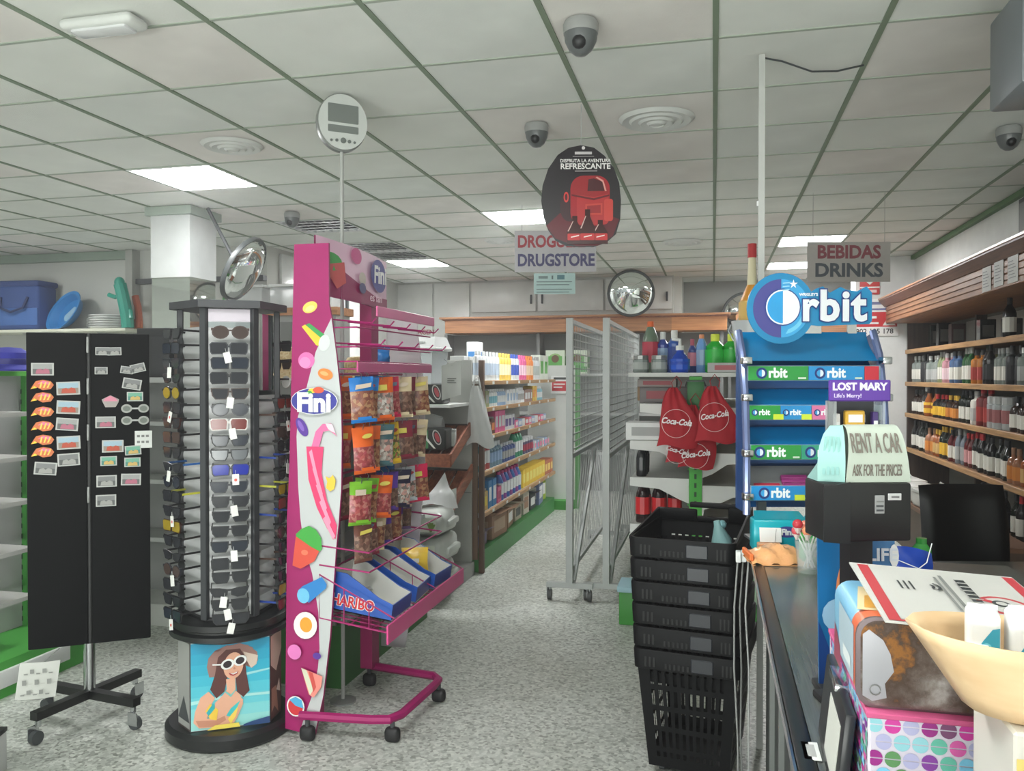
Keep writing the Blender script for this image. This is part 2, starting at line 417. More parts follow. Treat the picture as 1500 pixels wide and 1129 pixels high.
vent(-2.61, 4.12, .17, 'round white ringed vent in the ceiling above the lit panel by the pillar')
vent(-.29, 8.1, .19, 'small far round vent in the ceiling beyond the cola poster')
vent(-1.96, 7.6, .16, 'small far round vent in the ceiling near the drugstore sign')
def dome(x, y, label, s=1):
    t = thing('dome_camera', label, 'security camera', (x, y, CEIL), 0, 'dome security cameras')
    MB().lathe([(.055*s, -.0061), (.062*s, -.02*s), (.06*s, -.05*s)], C(150, 152, 150, .5), 20).build('base', t)
    MB().lathe([(.058*s, -.05*s), (.055*s, -.075*s), (.04*s, -.105*s), (.02*s, -.122*s), (0, -.126*s)], C(92, 96, 96, .3), 20).build('housing', t)
    MB().ball((.0, -.035*s, -.088*s), .026*s, BLACK, 10).build('lens', t)
dome(-.47, 2.98, 'grey dome camera in the ceiling well before the cola poster, biggest of them', 1.05)
dome(-.88, 4.14, 'grey dome camera in the ceiling just before the top of the cola poster')
dome(1.48, 4.77, 'grey dome camera in the ceiling above the liquor shelves')
dome(-3.22, 5.91, 'grey dome camera in the ceiling beside the unlit louvred light')
t = thing('emergency_light', 'long white emergency light set on the ceiling above the black magnet stand', 'emergency light', (-2.14, 2.56, CEIL))
MB().rbox(-.15, .15, -.055, .055, -.045, -.0065, OFFW, .018, 3).build('housing', t); MB().rbox(-.115, .115, -.035, .035, -.055, -.042, C(214, 216, 216, .2), .01).build('diffuser', t)
t = thing('wall_monitor', 'grey boxy monitor hung high by the edge of the ceiling over the counter', 'monitor', (1.03, 2.92, 2.38))
MB().rbox(-.135, .2, -.14, .16, 0, .30, C(112, 118, 122, .4), .012).build('housing', t)
MB().rbox(-.1, .17, -.152, -.138, .05, .27, C(88, 94, 100, .25), .006).build('screen', t)
MB().cyl((.0, -.155, .025), (.0, -.138, .025), .011, DGREY).build('knob', t)
MB().cyl((.03, .02, .30), (.03, .02, CEIL-2.38-.006), .02, MGREY).build('bracket', t)

# hanging signs
def cords(par, pts):
    for a, b in pts: MB().cyl(a, b, .0018, LGREY, n=5).build('cord', par)
yaw = 11
t = thing('hanging_sign', 'grey two-line sign for the drugstore aisle hanging behind the cola poster', 'sign', (-1.155, 6.11, 2.28), R(yaw))
SG = C(196, 194, 198, .35); MB().rbox(-.305, .305, -.003, .003, 0, .31, SG, .001, 1).build('panel', t)
text('DROGUERIA', .125, C(176, 66, 76), t, face((-.285, -.0032, .225)), .035, 'LEFT', sx=.80); text('DRUGSTORE', .125, C(84, 80, 122), t, face((-.285, -.0032, .085)), .035, 'LEFT', sx=.80)
cords(t, [((-.25, 0, .31), (-.25, 0, CEIL-2.28-.006)), ((.25, 0, .31), (.25, 0, CEIL-2.28-.006))])
t = thing('paper_notice', 'pale cyan printed notice hanging under the drugstore sign', 'notice', (-1.16, 6.105, 2.115), R(yaw))
MB().rbox(-.155, .155, -.002, .002, 0, .155, C(186, 214, 212, .4), .0008, 1).build('panel', t)
pr_ = Print(); pr_.r(-.12, .115, -.05, .135, C(130, 150, 150)); pr_.r(.02, .108, .075, .142, C(98, 140, 150)); pr_.r(-.022, .11, -.01, .138, C(110, 130, 132))
for q in range(4): pr_.r(-.135, .088-q*.022-(.012 if q > 1 else 0), .13-.02*(q % 2), .094-q*.022-(.012 if q > 1 else 0), C(120, 138, 138))
pr_.put('print', t, face((0, -.002, 0)))
MB().box(-.1, -.09, -.0015, .0015, .155, .166, LGREY).build('tab', t); MB().box(.09, .1, -.0015, .0015, .155, .166, LGREY).build('tab', t)
t = thing('hanging_sign', 'grey two-line sign for the drinks aisle hanging above the gum rack sign', 'sign', (.92, 6.2, 2.16), R(13))
MB().rbox(-.29, .29, -.003, .003, 0, .28, C(188, 184, 180, .35), .001, 1).build('panel', t)
text('BEBIDAS', .125, C(150, 84, 92), t, face((0, -.0032, .205)), .035, sx=.95); text('DRINKS', .13, C(92, 98, 106), t, face((0, -.0032, .078)), .035, sx=1.05)
cords(t, [((-.25, 0, .28), (-.25, 0, CEIL-2.16-.006)), ((.25, 0, .28), (.25, 0, CEIL-2.16-.006))])
# cola poster: a rounded black board with a curl
t = thing('hanging_poster', 'rounded black drink poster with a red backpack and bottles hanging from the ceiling', 'poster', (-.61, 3.88, 2.11), R(12))
def posterpt(x, z): return (x, -.025*math.cos(x*9)-0.0, z)
out = [(-.02, 0), (.06, .0), (.12, .02), (.165, .06), (.185, .13), (.188, .22), (.18, .30), (.155, .37), (.11, .43), (.06, .468), (0, .48), (-.06, .468), (-.11, .435), (-.155, .37), (-.182, .29), (-.188, .22), (-.178, .14), (-.155, .08), (-.12, .03), (-.07, .005)]
MB().prism(out, -.004, 0, C(38, 34, 38, .25), face((0, 0, 0))).build('panel', t)
pr_ = Print(.0006, .0006)
REDG = C(160, 30, 40, .25); REDL = C(206, 66, 64, .2); BRN = C(70, 24, 30, .25)
pr_.p([(-.165, .1), (-.12, .04), (-.02, .004), (.08, .006), (.15, .05), (.18, .13), (.1, .16), (-.1, .16)], C(92, 22, 34, .25))
pr_.p(ell(-.055, .19, .045, .07), C(58, 30, 36, .25)); pr_.p(ell(-.07, .235, .012, .025), REDL); pr_.p(ell(-.07, .235, .006, .016), BRN)
pr_.p(rrect(-.05, .1, .135, .335, .06, 6), REDG); pr_.p(rrect(-.02, .105, .13, .26, .02), C(176, 44, 48, .25))
pr_.p([(-.045, .25), (-.04, .30), (.0, .332), (.08, .332), (.12, .30), (.128, .25), (.06, .235)], C(150, 34, 40, .25))
pr_.p([(.03, .262), (.11, .262), (.104, .305), (.06, .322), (.035, .318)], BRN); pr_.p([(.112, .262), (.12, .262), (.105, .312), (.075, .33), (.068, .326), (.1, .305)], C(214, 150, 140, .2))
pr_.p([(-.045, .248), (.06, .228), (.132, .246), (.132, .238), (.06, .219), (-.045, .24)], C(96, 24, 30, .25)); pr_.p(rrect(.108, .12, .15, .225, .012), C(196, 66, 60, .2))
pr_.p([(.02, .20), (.1, .205), (.1, .15), (.02, .15)], C(196, 70, 60, .2)); pr_.p([(.028, .192), (.092, .197), (.092, .158), (.028, .158)], C(150, 34, 40, .25))
for x, h, o2 in ((-.03, .125, 0), (.09, .105, 0), (.03, .155, 1)):
    pr_.p([(x-.036, .012), (x+.036, .012), (x+.036, .02+h*.42), (x+.012, .02+h*.78), (x+.012, .02+h), (x-.012, .02+h), (x-.012, .02+h*.78), (x-.036, .02+h*.42)], C(60, 20, 24, .12))
    pr_.p(rrect(x-.034, .03, x+.034, .062, .004), C(190, 38, 42, .2)); pr_.p([(x-.018, .042), (x+.02, .05), (x+.02, .055), (x-.018, .047)], C(232, 214, 210, .2))
    pr_.p([(x-.034, .02+h*.42), (x-.010, .02+h*.8), (x-.006, .02+h*.8), (x-.028, .02+h*.42)], C(206, 170, 164, .15))
pr_.r(-.03, .432, .05, .445, C(190, 186, 186)); pr_.r(-.03, .352, .075, .356, C(170, 160, 160)); pr_.p(ell(.01, .462, .008), C(206, 202, 202)); pr_.r(-.04, .421, .06, .424, C(150, 146, 146))
pr_.put('print', t, face((0, 0, 0)))
for s_, sz, zz in (('DISFRUTA LA AVENTURA', .021, .405), ('REFRESCANTE', .037, .378)):
    text(s_, sz, C(228, 226, 224), t, face((.02, -.0045, zz)), .02)
cords(t, [((0, 0, .478), (0, 0, CEIL-2.11-.006))])

# red and white notices on the far pillar
t = thing('wall_notice', 'white alarm notice with red triangle panel stuck on the far white pillar', 'notice', (1.71, 9.615, 1.93))
MB().rbox(-.26, .22, -.012, 0, 0, .40, C(232, 232, 230, .4), .003).build('panel', t)
pr_ = Print(); pr_.r(-.245, .28, .205, .30, C(110, 112, 160)); pr_.r(-.245, .34, .205, .37, C(110, 112, 150)); pr_.r(-.245, .10, .205, .26, RED); pr_.p([(.06, .115), (.19, .115), (.125, .215)], WHITE); pr_.p([(.09, .125), (.15, .135), (.125, .165)], BLACK)
pr_.r(-.22, .13, .02, .15, WHITE); pr_.r(-.22, .19, .0, .215, WHITE); pr_.put('print', t, face((0, -.012, 0)))
text('902 105 178', .075, BLACK, t, face((-.02, -.0125, .05)), .02)
t = thing('wall_notice', 'red fire point notice with white arrow high on the far pillar', 'notice', (1.71, 9.615, 2.38))
MB().rbox(-.17, .03, -.012, 0, 0, .24, C(206, 60, 62, .4), .003).build('panel', t)
pr_ = Print(); pr_.r(-.085, .14, -.055, .22, WHITE); pr_.p([(-.12, .15), (-.02, .15), (-.07, .105)], WHITE); pr_.r(-.17, .07, .03, .085, WHITE); pr_.r(-.14, .02, 0, .05, C(230, 200, 200)); pr_.put('print', t, face((0, -.012, 0)))
# convex mirrors
def convex(name_label, loc, r, yaw, tilt, fixing):
    t = thing('convex_mirror', name_label, 'mirror', loc, 0, 'convex security mirrors')
    M_ = face((0, 0, 0), yaw, tilt)
    MB().lathe([(r, 0), (r*.9, .02+r*.07), (r*.7, .02+r*.16), (r*.4, .02+r*.235), (0, .02+r*.26)], MIRROR, 32, M=M_).build('glass', t)
    MB().lathe([(r*.985, .0), (r*1.05, -.01), (r*1.06, .012), (r*1.03, .026), (r*.99, .018)], C(60, 64, 64, .4), 32, M=M_).build('rim', t)
    MB().lathe([(r*1.02, -.004), (r*.5, -.05), (0, -.06)], DGREY, 24, M=M_).build('back_shell', t)
    MB().cyl((M_ @ Vector((0, 0, -.05))), fixing, .014, DGREY, n=8).build('bracket', t)
convex('round convex mirror with dark rim over the back wall pelmet', (-.97, 10.05, 2.5), .27, 5, -8, (0, .70, .0))
convex('large convex mirror seen edge-on, tipped high beside the mirror-clad pillar', (-3.46, 5.6, 2.31), .25, 97, -28, (-.30, -.0, .47))
convex('round convex mirror half hidden behind the gum rack sign', (.40, 11.2, 2.30), .28, 0, -8, (0, .48, 0))

# ------------------------------------------------------------------ far left: wall shelf and beach goods
sh = thing('wall_shelf', 'long white shelf on the wall carrying the cooler bag and beach toys', 'shelf', (-6.9, 7.365, 1.97))
MB().rbox(-1.1, 1.32, -.42, 0, -.03, 0, C(206, 208, 190, .5), .004).build('board', sh)
for x in (-.8, .0, .9): MB().prism([(0, -.03), (-.3, -.03), (0, -.2)], -.01, .01, LGREY, Matrix.Translation((x, 0, 0)) @ Matrix.Rotation(R(90), 4, 'Z') @ Matrix.Rotation(R(90), 4, 'X')).build('bracket', sh)
cb = thing('cooler_bag', 'large dark blue cooler bag on the wall shelf', 'bag', (-6.92, 7.12, 1.971), R(4)); cb.scale = (1.1, 1, 1.1)
b = MB(); b.rbox(-.24, .24, -.14, .14, 0, .42, C(40, 72, 132, .7, bump=.3), .035, 3); b.build('body', cb)
MB().rbox(-.235, .235, -.145, -.135, .04, .2, C(58, 100, 164, .7), .01).build('pocket', cb)
MB().rbox(-.25, .25, -.15, .15, .40, .455, C(34, 60, 116, .7), .02).build('lid', cb)
MB().tube([(-.14, -.15, .3), (-.12, -.19, .2), (0, -.2, .16), (.12, -.19, .2), (.14, -.15, .3)], .012, C(28, 46, 90)).build('strap', cb)
cb2 = thing('cooler_bag', 'blue cooler bag with a pink tag cut off by the edge of the picture', 'bag', (-7.50, 7.12, 1.971))
MB().rbox(-.24, .24, -.13, .13, 0, .40, C(36, 62, 120, .7, bump=.3), .035, 3).build('body', cb2); MB().rbox(-.245, .245, -.14, .14, .38, .43, C(30, 52, 104), .02).build('lid', cb2)
MB().rbox(.20, .235, -.142, -.13, .24, .34, C(214, 84, 130), .003).build('tag', cb2)
bs = thing('beach_basin', 'bright blue oval plastic basin tipped on its side on the wall shelf', 'basin', (-6.43, 7.13, 1.971), R(0))
Mb = Matrix.Translation((0, -.02, .185)) @ Matrix.Rotation(R(-38), 4, 'Y') @ Matrix.Rotation(R(68), 4, 'X') @ Matrix.Diagonal((1.2, .82, 1, 1))
MB().lathe([(.0, -.09), (.13, -.088), (.155, -.07), (.19, .0), (.215, .012), (.215, .02), (.185, .012), (.15, -.06), (.0, -.075)], C(44, 126, 190, .35), 28, M=Mb).build('bowl', bs)
MB().cbox((0, 0, -.069), (.16, .1, .004), C(150, 186, 208), Mb).build('label', bs)
hs = thing('beach_hat', 'grey straw hat lying behind the blue basin on the wall shelf', 'hat', (-6.16, 7.2, 1.971))
MB().lathe([(.2, 0), (.21, .008), (.1, .03), (.09, .11), (.05, .135), (0, .14)], C(128, 132, 128, .8, bump=.5, scale=60), 20, M=Matrix.Diagonal((.8, .55, 1, 1))).build('crown', hs)
for k in range(6):
    pl = tag(MB().lathe([(0, 0), (.16, 0), (.19, .018), (.185, .022), (.155, .006), (0, .006)], WHITE, 20, M=Matrix.Diagonal((1, .8, 1, 1))).build('white_plate', None, (-5.93, 7.125, 1.972+k*.0235)),
             'white oval plate, '+nth(6-k)+' from the top of the pile beneath the teal toy', 'plate', 'white plates on the wall shelf')
tt = thing('inflatable_toy', 'teal inflatable crocodile toy standing on end on the wall plates', 'toy', (-5.66, 7.06, 1.971))
TEAL = C(44, 152, 132, .3)
MB().tube([(.02, 0, .005), (.015, 0, .1), (-.01, -.01, .25), (-.03, -.02, .36), (-.045, -.03, .44)], .06, TEAL, 10).build('body', tt)
MB().tube([(-.03, -.02, .34), (-.1, -.03, .31), (-.17, -.04, .335)], .022, TEAL, 8).build('leg', tt); MB().tube([(.02, 0, .2), (.07, -.02, .17), (.08, -.03, .1)], .02, TEAL, 8).build('leg', tt)
MB().ball((-.05, -.03, .455), .05, TEAL, 12, (1, 1, 1.1)).build('snout', tt)
t2 = tag(MB().tube([(0, 0, .02), (.01, .0, .1), (-.01, .01, .22), (-.05, .02, .33)], .035, C(176, 84, 52, .4), 10).build('beach_spade', None, (-5.60, 7.16, 1.971)), 'rust orange toy spade behind the teal crocodile toy', 'toy')
MB().rbox(-.05, .05, -.008, .008, -.0, .1, C(190, 100, 60, .4), .004).build('blade', t2)

# gondola on the far left edge
gl = thing('gondola', 'white gondola with a green slotted upright and green plinth at the picture edge', 'shelving', (-3.58, 3.68, 0))
MB().box(-.03, .03, -.03, .03, 0, 1.5, GREEN).build('upright', gl)
sl = MB()
for k in range(24): sl.box(-.006, .006, -.0325, -.0295, .14+k*.055, .165+k*.055, C(24, 60, 26))  # slots: dark colour stands in for their shaded depth
sl.build('upright_slot', gl)
MB().box(-.02, .0, -1.5, -.03, .1, 1.5, LGREY).build('back_panel', gl)
MB().box(-.03, .37, -1.5, .03, 0, .17, C(70, 160, 62, .5)).build('plinth', gl); MB().rbox(.36, .385, -1.5, -.12, .05, .13, WHITE, .004).build('price_strip', gl)
MB().box(-.03, .05, -1.5, .03, 1.5, 1.525, C(92, 190, 70)).build('top_cap', gl)
for k, z in enumerate((.38, .62, .86, 1.08, 1.30)):
    s_ = MB().box(-.3, -.03, -1.5, -.035, z, z+.02, C(186, 186, 182)).build('shelf', gl)
    MB().prism([(-.03, z), (-.03, z-.12), (-.12, z-.05), (-.3, z)], 0, .006, OFFW, Matrix.Translation((0, -.03, 0)) @ Matrix.Rotation(R(90), 4, 'X')).build('bracket', s_)
    MB().box(.0, .25, -1.5, -.2, z, z+.02, C(186, 186, 182)).build('shelf', gl)
MB().rbox(-.06, .0, -.045, -.034, 1.3, 1.40, WHITE, .003).build('price_tag', gl)
t = thing('beach_hat', 'deep blue cloth hat on the green topped gondola', 'hat', (-3.46, 3.45, 1.526))
MB().lathe([(.15, .0), (.155, .006), (.1, .03), (.095, .09), (.06, .115), (0, .12)], C(44, 48, 150, .8), 22).build('crown', t); MB().lathe([(.099, .03), (.101, .034), (.099, .06), (.096, .062)], C(30, 32, 110), 22).build('band', t)
t = tag(MB().tube([(.17*math.cos(2*PI*i/20), .17*math.sin(2*PI*i/20), .05) for i in range(20)], .05, C(226, 92, 160, .35), 10, closed=True).build('swim_ring', None, (-3.66, 3.12, 1.526)), 'pink inflatable swim ring on the green topped gondola', 'swim ring')
MB().cyl((-.03, -.21, .085), (-.03, -.21, .11), .008, WHITE).build('valve', t)
t = thing('detergent_bag', 'white and blue printed packet hanging by the green upright', 'packet', (-3.60, 3.50, .70))
MB().rbox(-.10, .0, -.03, .03, 0, .27, C(214, 220, 226, .3), .015).build('pouch', t); MB().rbox(-.101, .001, -.032, .032, .235, .26, C(44, 84, 160), .004).build('seal', t)
pr_ = Print(); pr_.r(-.09, .15, -.06, .2, DGREY); [pr_.r(-.09, .03+k*.025, -.015-(k % 2)*.02, .04+k*.025, MGREY) for k in range(4)]; pr_.put('print', t, face((0, -.031, 0)))
t = thing('carton', 'small black and white carton on the floor in the bottom corner', 'box', (-2.62, 2.46, 0), R(20))
MB().rbox(-.15, .05, -.12, .12, 0, .15, C(206, 208, 206), .004).build('body', t); MB().rbox(-.152, .052, -.122, .122, .148, .165, BLACK, .003).build('lid', t)
pr_ = Print(); pr_.p(ell(-.02, .07, .04, .055), DGREY); pr_.p(ell(-.02, .07, .025, .035), WHITE); pr_.put('print', t, face((0, -.12, 0)))

# grey run of shelving behind the magnet stand and the spinner
bk = thing('gondola', 'low grey gondola with white plinth behind the magnet stand', 'shelving', (-3.6, 4.6, 0))
MB().box(-.6, 1.0, 0, .1, .12, 1.46, C(132, 134, 132)).build('back_panel', bk); MB().box(-.6, 1.0, -.3, .1, 0, .13, C(190, 192, 188)).build('plinth', bk)
for z in (.5, .85, 1.2): MB().box(-.6, 1.0, -.28, 0, z, z+.025, LGREY).build('shelf', bk)
MB().box(-.6, 1.0, -.3, .1, 1.46, 1.49, LGREY).build('top_shelf', bk)
tu = thing('tall_cabinet', 'tall grey shelving unit with wood trim beyond the pillar', 'shelving', (-4.1, 6.95, 0))
MB().box(-.45, .75, .0, .3, 0, 2.06, C(150, 152, 148)).build('body', tu); MB().box(-.47, .78, -.03, .32, 2.06, 2.13, WOODX).build('trim_board', tu)
MB().box(-.44, .74, -.012, 0, 1.6, 2.0, C(110, 112, 108)).build('door', tu)
for k, (x, ww) in enumerate(((-.15, .3), (.22, .3), (.56, .26))):
    t = thing('storage_box', 'clear plastic storage box on the tall cabinet, '+nth(k+1)+' counted from the pillar', 'box', (-4.1+x, 7.1, 2.131), R(3*k-3), 'clear storage boxes')
    MB().rbox(-ww/2, ww/2, -.13, .13, 0, .2, FROST, .015).build('tub', t); MB().rbox(-ww/2-.01, ww/2+.01, -.14, .14, .2, .225, WHITE, .006).build('lid', t)
t = tag(MB().rbox(-.08, .08, -.06, .06, 0, .16, C(84, 150, 90), .02).build('plant_pouch', None, (-4.5, 7.1, 2.131)), 'green pouch standing behind the edge-on convex mirror', 'pouch')
MB().rbox(-.05, .05, -.062, -.058, .04, .1, WHITE, .002).build('label', t)
for k, (x, c, h) in enumerate(((-3.35, C(46, 48, 50), .30), (-3.1, C(66, 54, 48), .22), (-2.85, WHITE, .16))):
    t = thing('shoe_box', ['dark flat box on the low gondola, next to the spinner top', 'brown box on the low gondola seen through the spinner', 'white box on the low gondola behind the spinner panels'][k], 'box', (x, 4.52, 1.491), R(8*k))
    MB().rbox(-.11, .11, -.1, .1, 0, h, c, .004).build('body', t); MB().rbox(-.114, .114, -.104, .104, h-.05, h+.004, c, .003).build('lid', t)

# ------------------------------------------------------------------ magnet stand
BD = C(12, 14, 15, .8, var=.12, scale=30, spec=.15)
ms = thing('magnet_stand', 'two tall black magnet boards on a wheeled cross base', 'display stand', (-2.64, 3.05, 0), R(35))
MB().cyl((.004, .004, .13), (.004, .004, 1.685), .012, C(22, 24, 24, .5)).build('pole', ms)
for x0, x1 in ((-.232, -.006), (.014, .245)):
    MB().rbox(x0, x1, -.012, .012, .335, 1.685, BD, .003).build('board', ms)
for z in (.95, 1.22, 1.42, 1.6): MB().rbox(-.004, .006, -.0175, -.010, z, z+.07, C(128, 130, 128, .4, .5), .002).build('hinge', ms)
MB().cyl((0, 0, .10), (0, 0, .34), .024, CHROME).build('sleeve', ms)
for a in range(4):
    Mx = Matrix.Rotation(R(90*a-43), 4, 'Z')
    MB().box(.0, .27, -.02, .02, .10, .135, C(20, 22, 22, .4), Mx).build('foot', ms)
    cs = MB().cyl((.25, 0, .07), (.25, 0, .10), .012, CHROME, M=Mx).build('caster', ms)
    MB().cyl((.26, -.012, .028), (.26, .012, .028), .028, DGREY, n=14, M=Mx).build('wheel', cs)
    MB().box(.235, .285, -.017, -.013, .02, .075, CHROME, Mx).build('fork', cs)
psg = thing('paper_sign', 'handwritten white paper sheet hung under the magnet boards', 'sign', (-2.60, 2.90, .17), R(30))
MB().grid(lambda u, v: (-.21+.15*u+.02*v, -.01*math.sin(u*3), v*.15), 6, 4, C(196, 198, 192, .7)).build('sheet', psg)
pr_ = Print(.0006)
for k in range(3):
    for j in range(5+k % 2): pr_.r(-.185+.006*(2-k)+j*.023, .103-k*.042+.004*(j % 2), -.170+.006*(2-k)+j*.023, .108-k*.042+.016*((j+k) % 2), C(136, 138, 134))
pr_.put('scribble_print', psg, face((0, -.0125, 0)))
MB().cyl((-.10, .0, .15), (-.05, .03, .19), .002, MGREY, n=5).build('wire', psg)
# magnets: (px along the stand, height) laid on the two boards
def on_stand(u, z): return ms.matrix_basis @ Vector((u, -.0125, z))
def stand_u(px): return (px-132)*(.00262+.0000026*(px-132))
def stand_z(py): return 1.675-(py-490)*.00292
ORN = C(206, 110, 56, .5); MPK = C(226, 110, 150, .4)
nm = 0
for k, py in enumerate((563, 581, 602, 623, 643, 661)):
    p = on_stand(stand_u(62), stand_z(py)); t = thing('fish_magnet', 'orange and pink fish magnet on the black board, '+nth(k+1)+' down its column', 'magnet', p, R(35), 'fish shaped magnets')
    q = Print(0, 0); b = MB(); b.prism([(-.045, -.018), (-.02, -.01), (0, -.022), (.03, -.018), (.042, 0), (.03, .016), (0, .022), (-.025, .016), (-.035, .0)], 0, .006, ORN, face((0, 0, 0))); b.build('body', t)
    pr_ = Print(.0066); pr_.p([(-.02, .004), (0, .018), (.028, .012), (.03, .0), (0, .006)], MPK)
    for j in range(3): pr_.p([(-.012+j*.014, -.012), (-.006+j*.014, -.012), (.0+j*.016, .012), (-.006+j*.016, .012)], C(250, 200, 90))
    pr_.p([(-.044, -.017), (-.02, -.012), (-.03, -.004)], C(244, 204, 60)); pr_.put('print', t, face((0, 0, 0)))
views = [(C(150, 176, 190), C(140, 128, 116), C(176, 72, 48)), (C(150, 152, 150), C(96, 98, 96), C(170, 96, 116)), (C(104, 164, 140), C(70, 130, 120), C(190, 160, 90)), (C(120, 122, 122), C(84, 86, 86), C(150, 150, 146))]
rects = [(62, 540, 1, .034, 0), (103, 568, 0, .036, 2), (103, 596, 0, .036, -3), (101, 621, 1, .034, -5), (103, 648, 0, .036, 2), (103, 673, 3, .034, 3), (66, 685, 3, .034, -6),
         (154, 513, 3, .022, 0), (171, 513, 3, .022, 2), (152, 542, 3, .02, 0), (188, 541, 3, .02, -8), (203, 538, 3, .024, 14), (195, 562, 3, .03, -10), (199, 581, 2, .026, 0),
         (158, 619, 1, .032, 0), (168, 655, 0, .034, 0), (196, 662, 2, .026, 3), (162, 677, 2, .026, 0), (195, 680, 2, .026, 0), (159, 707, 3, .032, 0), (193, 706, 1, .032, -2), (158, 736, 3, .032, 0)]
lbn = ['skyline', 'grey and pink', 'green beach', 'dark grey']
cnt = {}
for k, (px, py, ty, s_, rt) in enumerate(rects):
    side = 'narrow column board beside the hat shelf' if px < 132 else 'board nearest the spinner'
    side = 'outer board' if px < 132 else 'board beside the spinner'
    cnt[(ty, side)] = cnt.get((ty, side), 0)+1
    p = on_stand(stand_u(px), stand_z(py))
    t = thing('souvenir_magnet', '%s picture magnet, %s such from the top of the %s' % (lbn[ty], side, nth(cnt[(ty, side)])), 'magnet', p, R(35), 'picture magnets on the black boards')
    sky, mid, acc = views[ty]; F = face((0, 0, 0)) @ Matrix.Rotation(R(rt), 4, 'Z')
    hw, hh = s_*1.25, s_*.78
    MB().prism([(-hw, -hh), (hw, -hh), (hw, hh), (-hw, hh)], 0, .005, C(176, 178, 174, .4), F).build('plate', t)
    pr_ = Print(.0056); a, b = hw*.86, hh*.82
    pr_.r(-a, -b, a, b, sky); pr_.r(-a, -b, a, b*.05, mid); pr_.p([(-a*.7, -b*.9), (-a*.6, -b*.1), (-a*.2, .1*b), (0, -b*.2), (a*.3, b*.15), (a*.7, -b*.1), (a*.75, -b*.9)], acc)
    pr_.put('print', t, F)
for k, (px, py) in enumerate(((199, 599), (199, 617))):
    t = thing('sunglasses_magnet', 'pale sunglasses shaped magnet on the black board, %s of the pair' % ('upper', 'lower')[k], 'magnet', on_stand(stand_u(px), stand_z(py)), R(35))
    b = MB(); F = face((0, 0, 0)); b.prism(ell(-.034, 0, .022, .019), 0, .005, C(150, 152, 146, .4), F); b.prism(ell(.034, 0, .022, .019), 0, .005, C(150, 152, 146, .4), F); b.box(-.016, .016, -.005, 0, -.003, .004, LGREY); b.build('body', t)
    pr_ = Print(.0056); pr_.p(ell(-.034, 0, .015, .012), C(104, 112, 104)); pr_.p(ell(.034, 0, .015, .012), C(104, 112, 104)); pr_.put('print', t, F)
t = thing('cupcake_magnet', 'pink cupcake magnet on the black board beside the pole', 'magnet', on_stand(stand_u(165), stand_z(589)), R(35))
MB().prism([(-.03, .0), (-.02, -.022), (.02, -.022), (.032, .0), (.034, .012), (0, .03), (-.034, .012)], 0, .008, C(150, 142, 138, .4), face((0, 0, 0))).build('body', t)
pr_ = Print(.0086); pr_.p([(-.028, .004), (.03, .004), (.02, .018), (0, .028), (-.02, .018)], C(206, 128, 150)); pr_.put('print', t, face((0, 0, 0)))
t = thing('price_card', 'small white handwritten price card on the edge of the black board', 'card', on_stand(stand_u(210), stand_z(646)), R(35))
MB().rbox(-.035, .035, -.003, 0, -.038, .038, OFFW, .001, 1).build('sheet', t)
pr_ = Print(); [pr_.r(-.026+.018*(q % 3), .010-.026*(q//3), -.014+.018*(q % 3), .020-.026*(q//3), MGREY) for q in range(6)]; pr_.put('scribble_print', t, face((0, -.003, 0)))

# ------------------------------------------------------------------ sunglasses spinner
SPX, SPY, SPA = -2.0, 3.13, 32.6
sp = thing('sunglasses_spinner', 'six sided sunglasses tower with black posts on a round base with beach posters', 'display stand', (SPX, SPY, 0), R(SPA))
MB().lathe([(0, .0), (.25, .0), (.262, .012), (.262, .05), (.245, .066), (0, .066)], C(26, 28, 29, .35), 40).build('base', sp)
MB().lathe([(0, .425), (.225, .425), (.243, .435), (.243, .455), (.225, .462), (.225, .47), (.238, .476), (.238, .50), (.22, .51), (0, .51)], C(26, 28, 29, .35), 40).build('collar', sp)
oc = [(-.155, -.165), (.155, -.165), (.205, -.06), (.205, .08), (.12, .19), (-.12, .19), (-.205, .08), (-.205, -.06)]
MB().prism(oc, .066, .426, C(72, 64, 62, .5)).build('drum', sp)
AP, SD = .168, .194
hexp = [(AP/math.cos(R(30))*math.cos(R(60*k)), AP/math.cos(R(30))*math.sin(R(60*k))) for k in range(6)]
MB().prism([(x*1.02, y*1.02) for x, y in hexp], .51, .52, BLACK).build('tray', sp)
MB().prism([(x*1.22, y*1.22) for x, y in hexp], 1.775, 1.805, C(54, 56, 60, .4)).build('top_plate', sp)
MB().cyl((0, 0, .52), (0, 0, 1.775), .02, DGREY).build('axle', sp)
for k, (x, y) in enumerate(hexp):
    MB().rbox(-.0125, .0125, -.014, .014, .515, 1.776, C(44, 47, 50, .45), .003, 1, M=Matrix.Translation((x, y, 0)) @ Matrix.Rotation(R(60*k), 4, 'Z')).build('post', sp)
PANEL = C(188, 190, 190, .35, var=.04)
def facet(k): return Matrix.Rotation(R(60*k), 4, 'Z')       # k=0 front facing -Y, +1 turns to +X
for k in (0, -1, 1, 2, 3, -2):
    top = 1.70 if k not in (1,) else 1.42
    pm = MB()
    n = 20
    def fn(u, v, top=top): return (-.082+.164*u, -AP+.012-.010*abs(math.sin(v*(top-.52)/.062*PI)), .52+v*(top-.52))
    pm.grid(fn, 1, 120, PANEL, facet(k)); pm.build('back_panel', sp)
MB().rbox(-.082, .082, -AP, -AP+.012, 1.72, 1.772, C(206, 198, 208, .35), .002, 1).build('header_strip', sp)
MB().box(-.082, .082, -AP+.01, -AP+.014, 1.66, 1.72, MIRROR).build('mirror', sp)
MB().box(-.082, .082, -AP+.01, -AP+.014, 1.44, 1.76, MIRROR, facet(1)).build('mirror', sp)
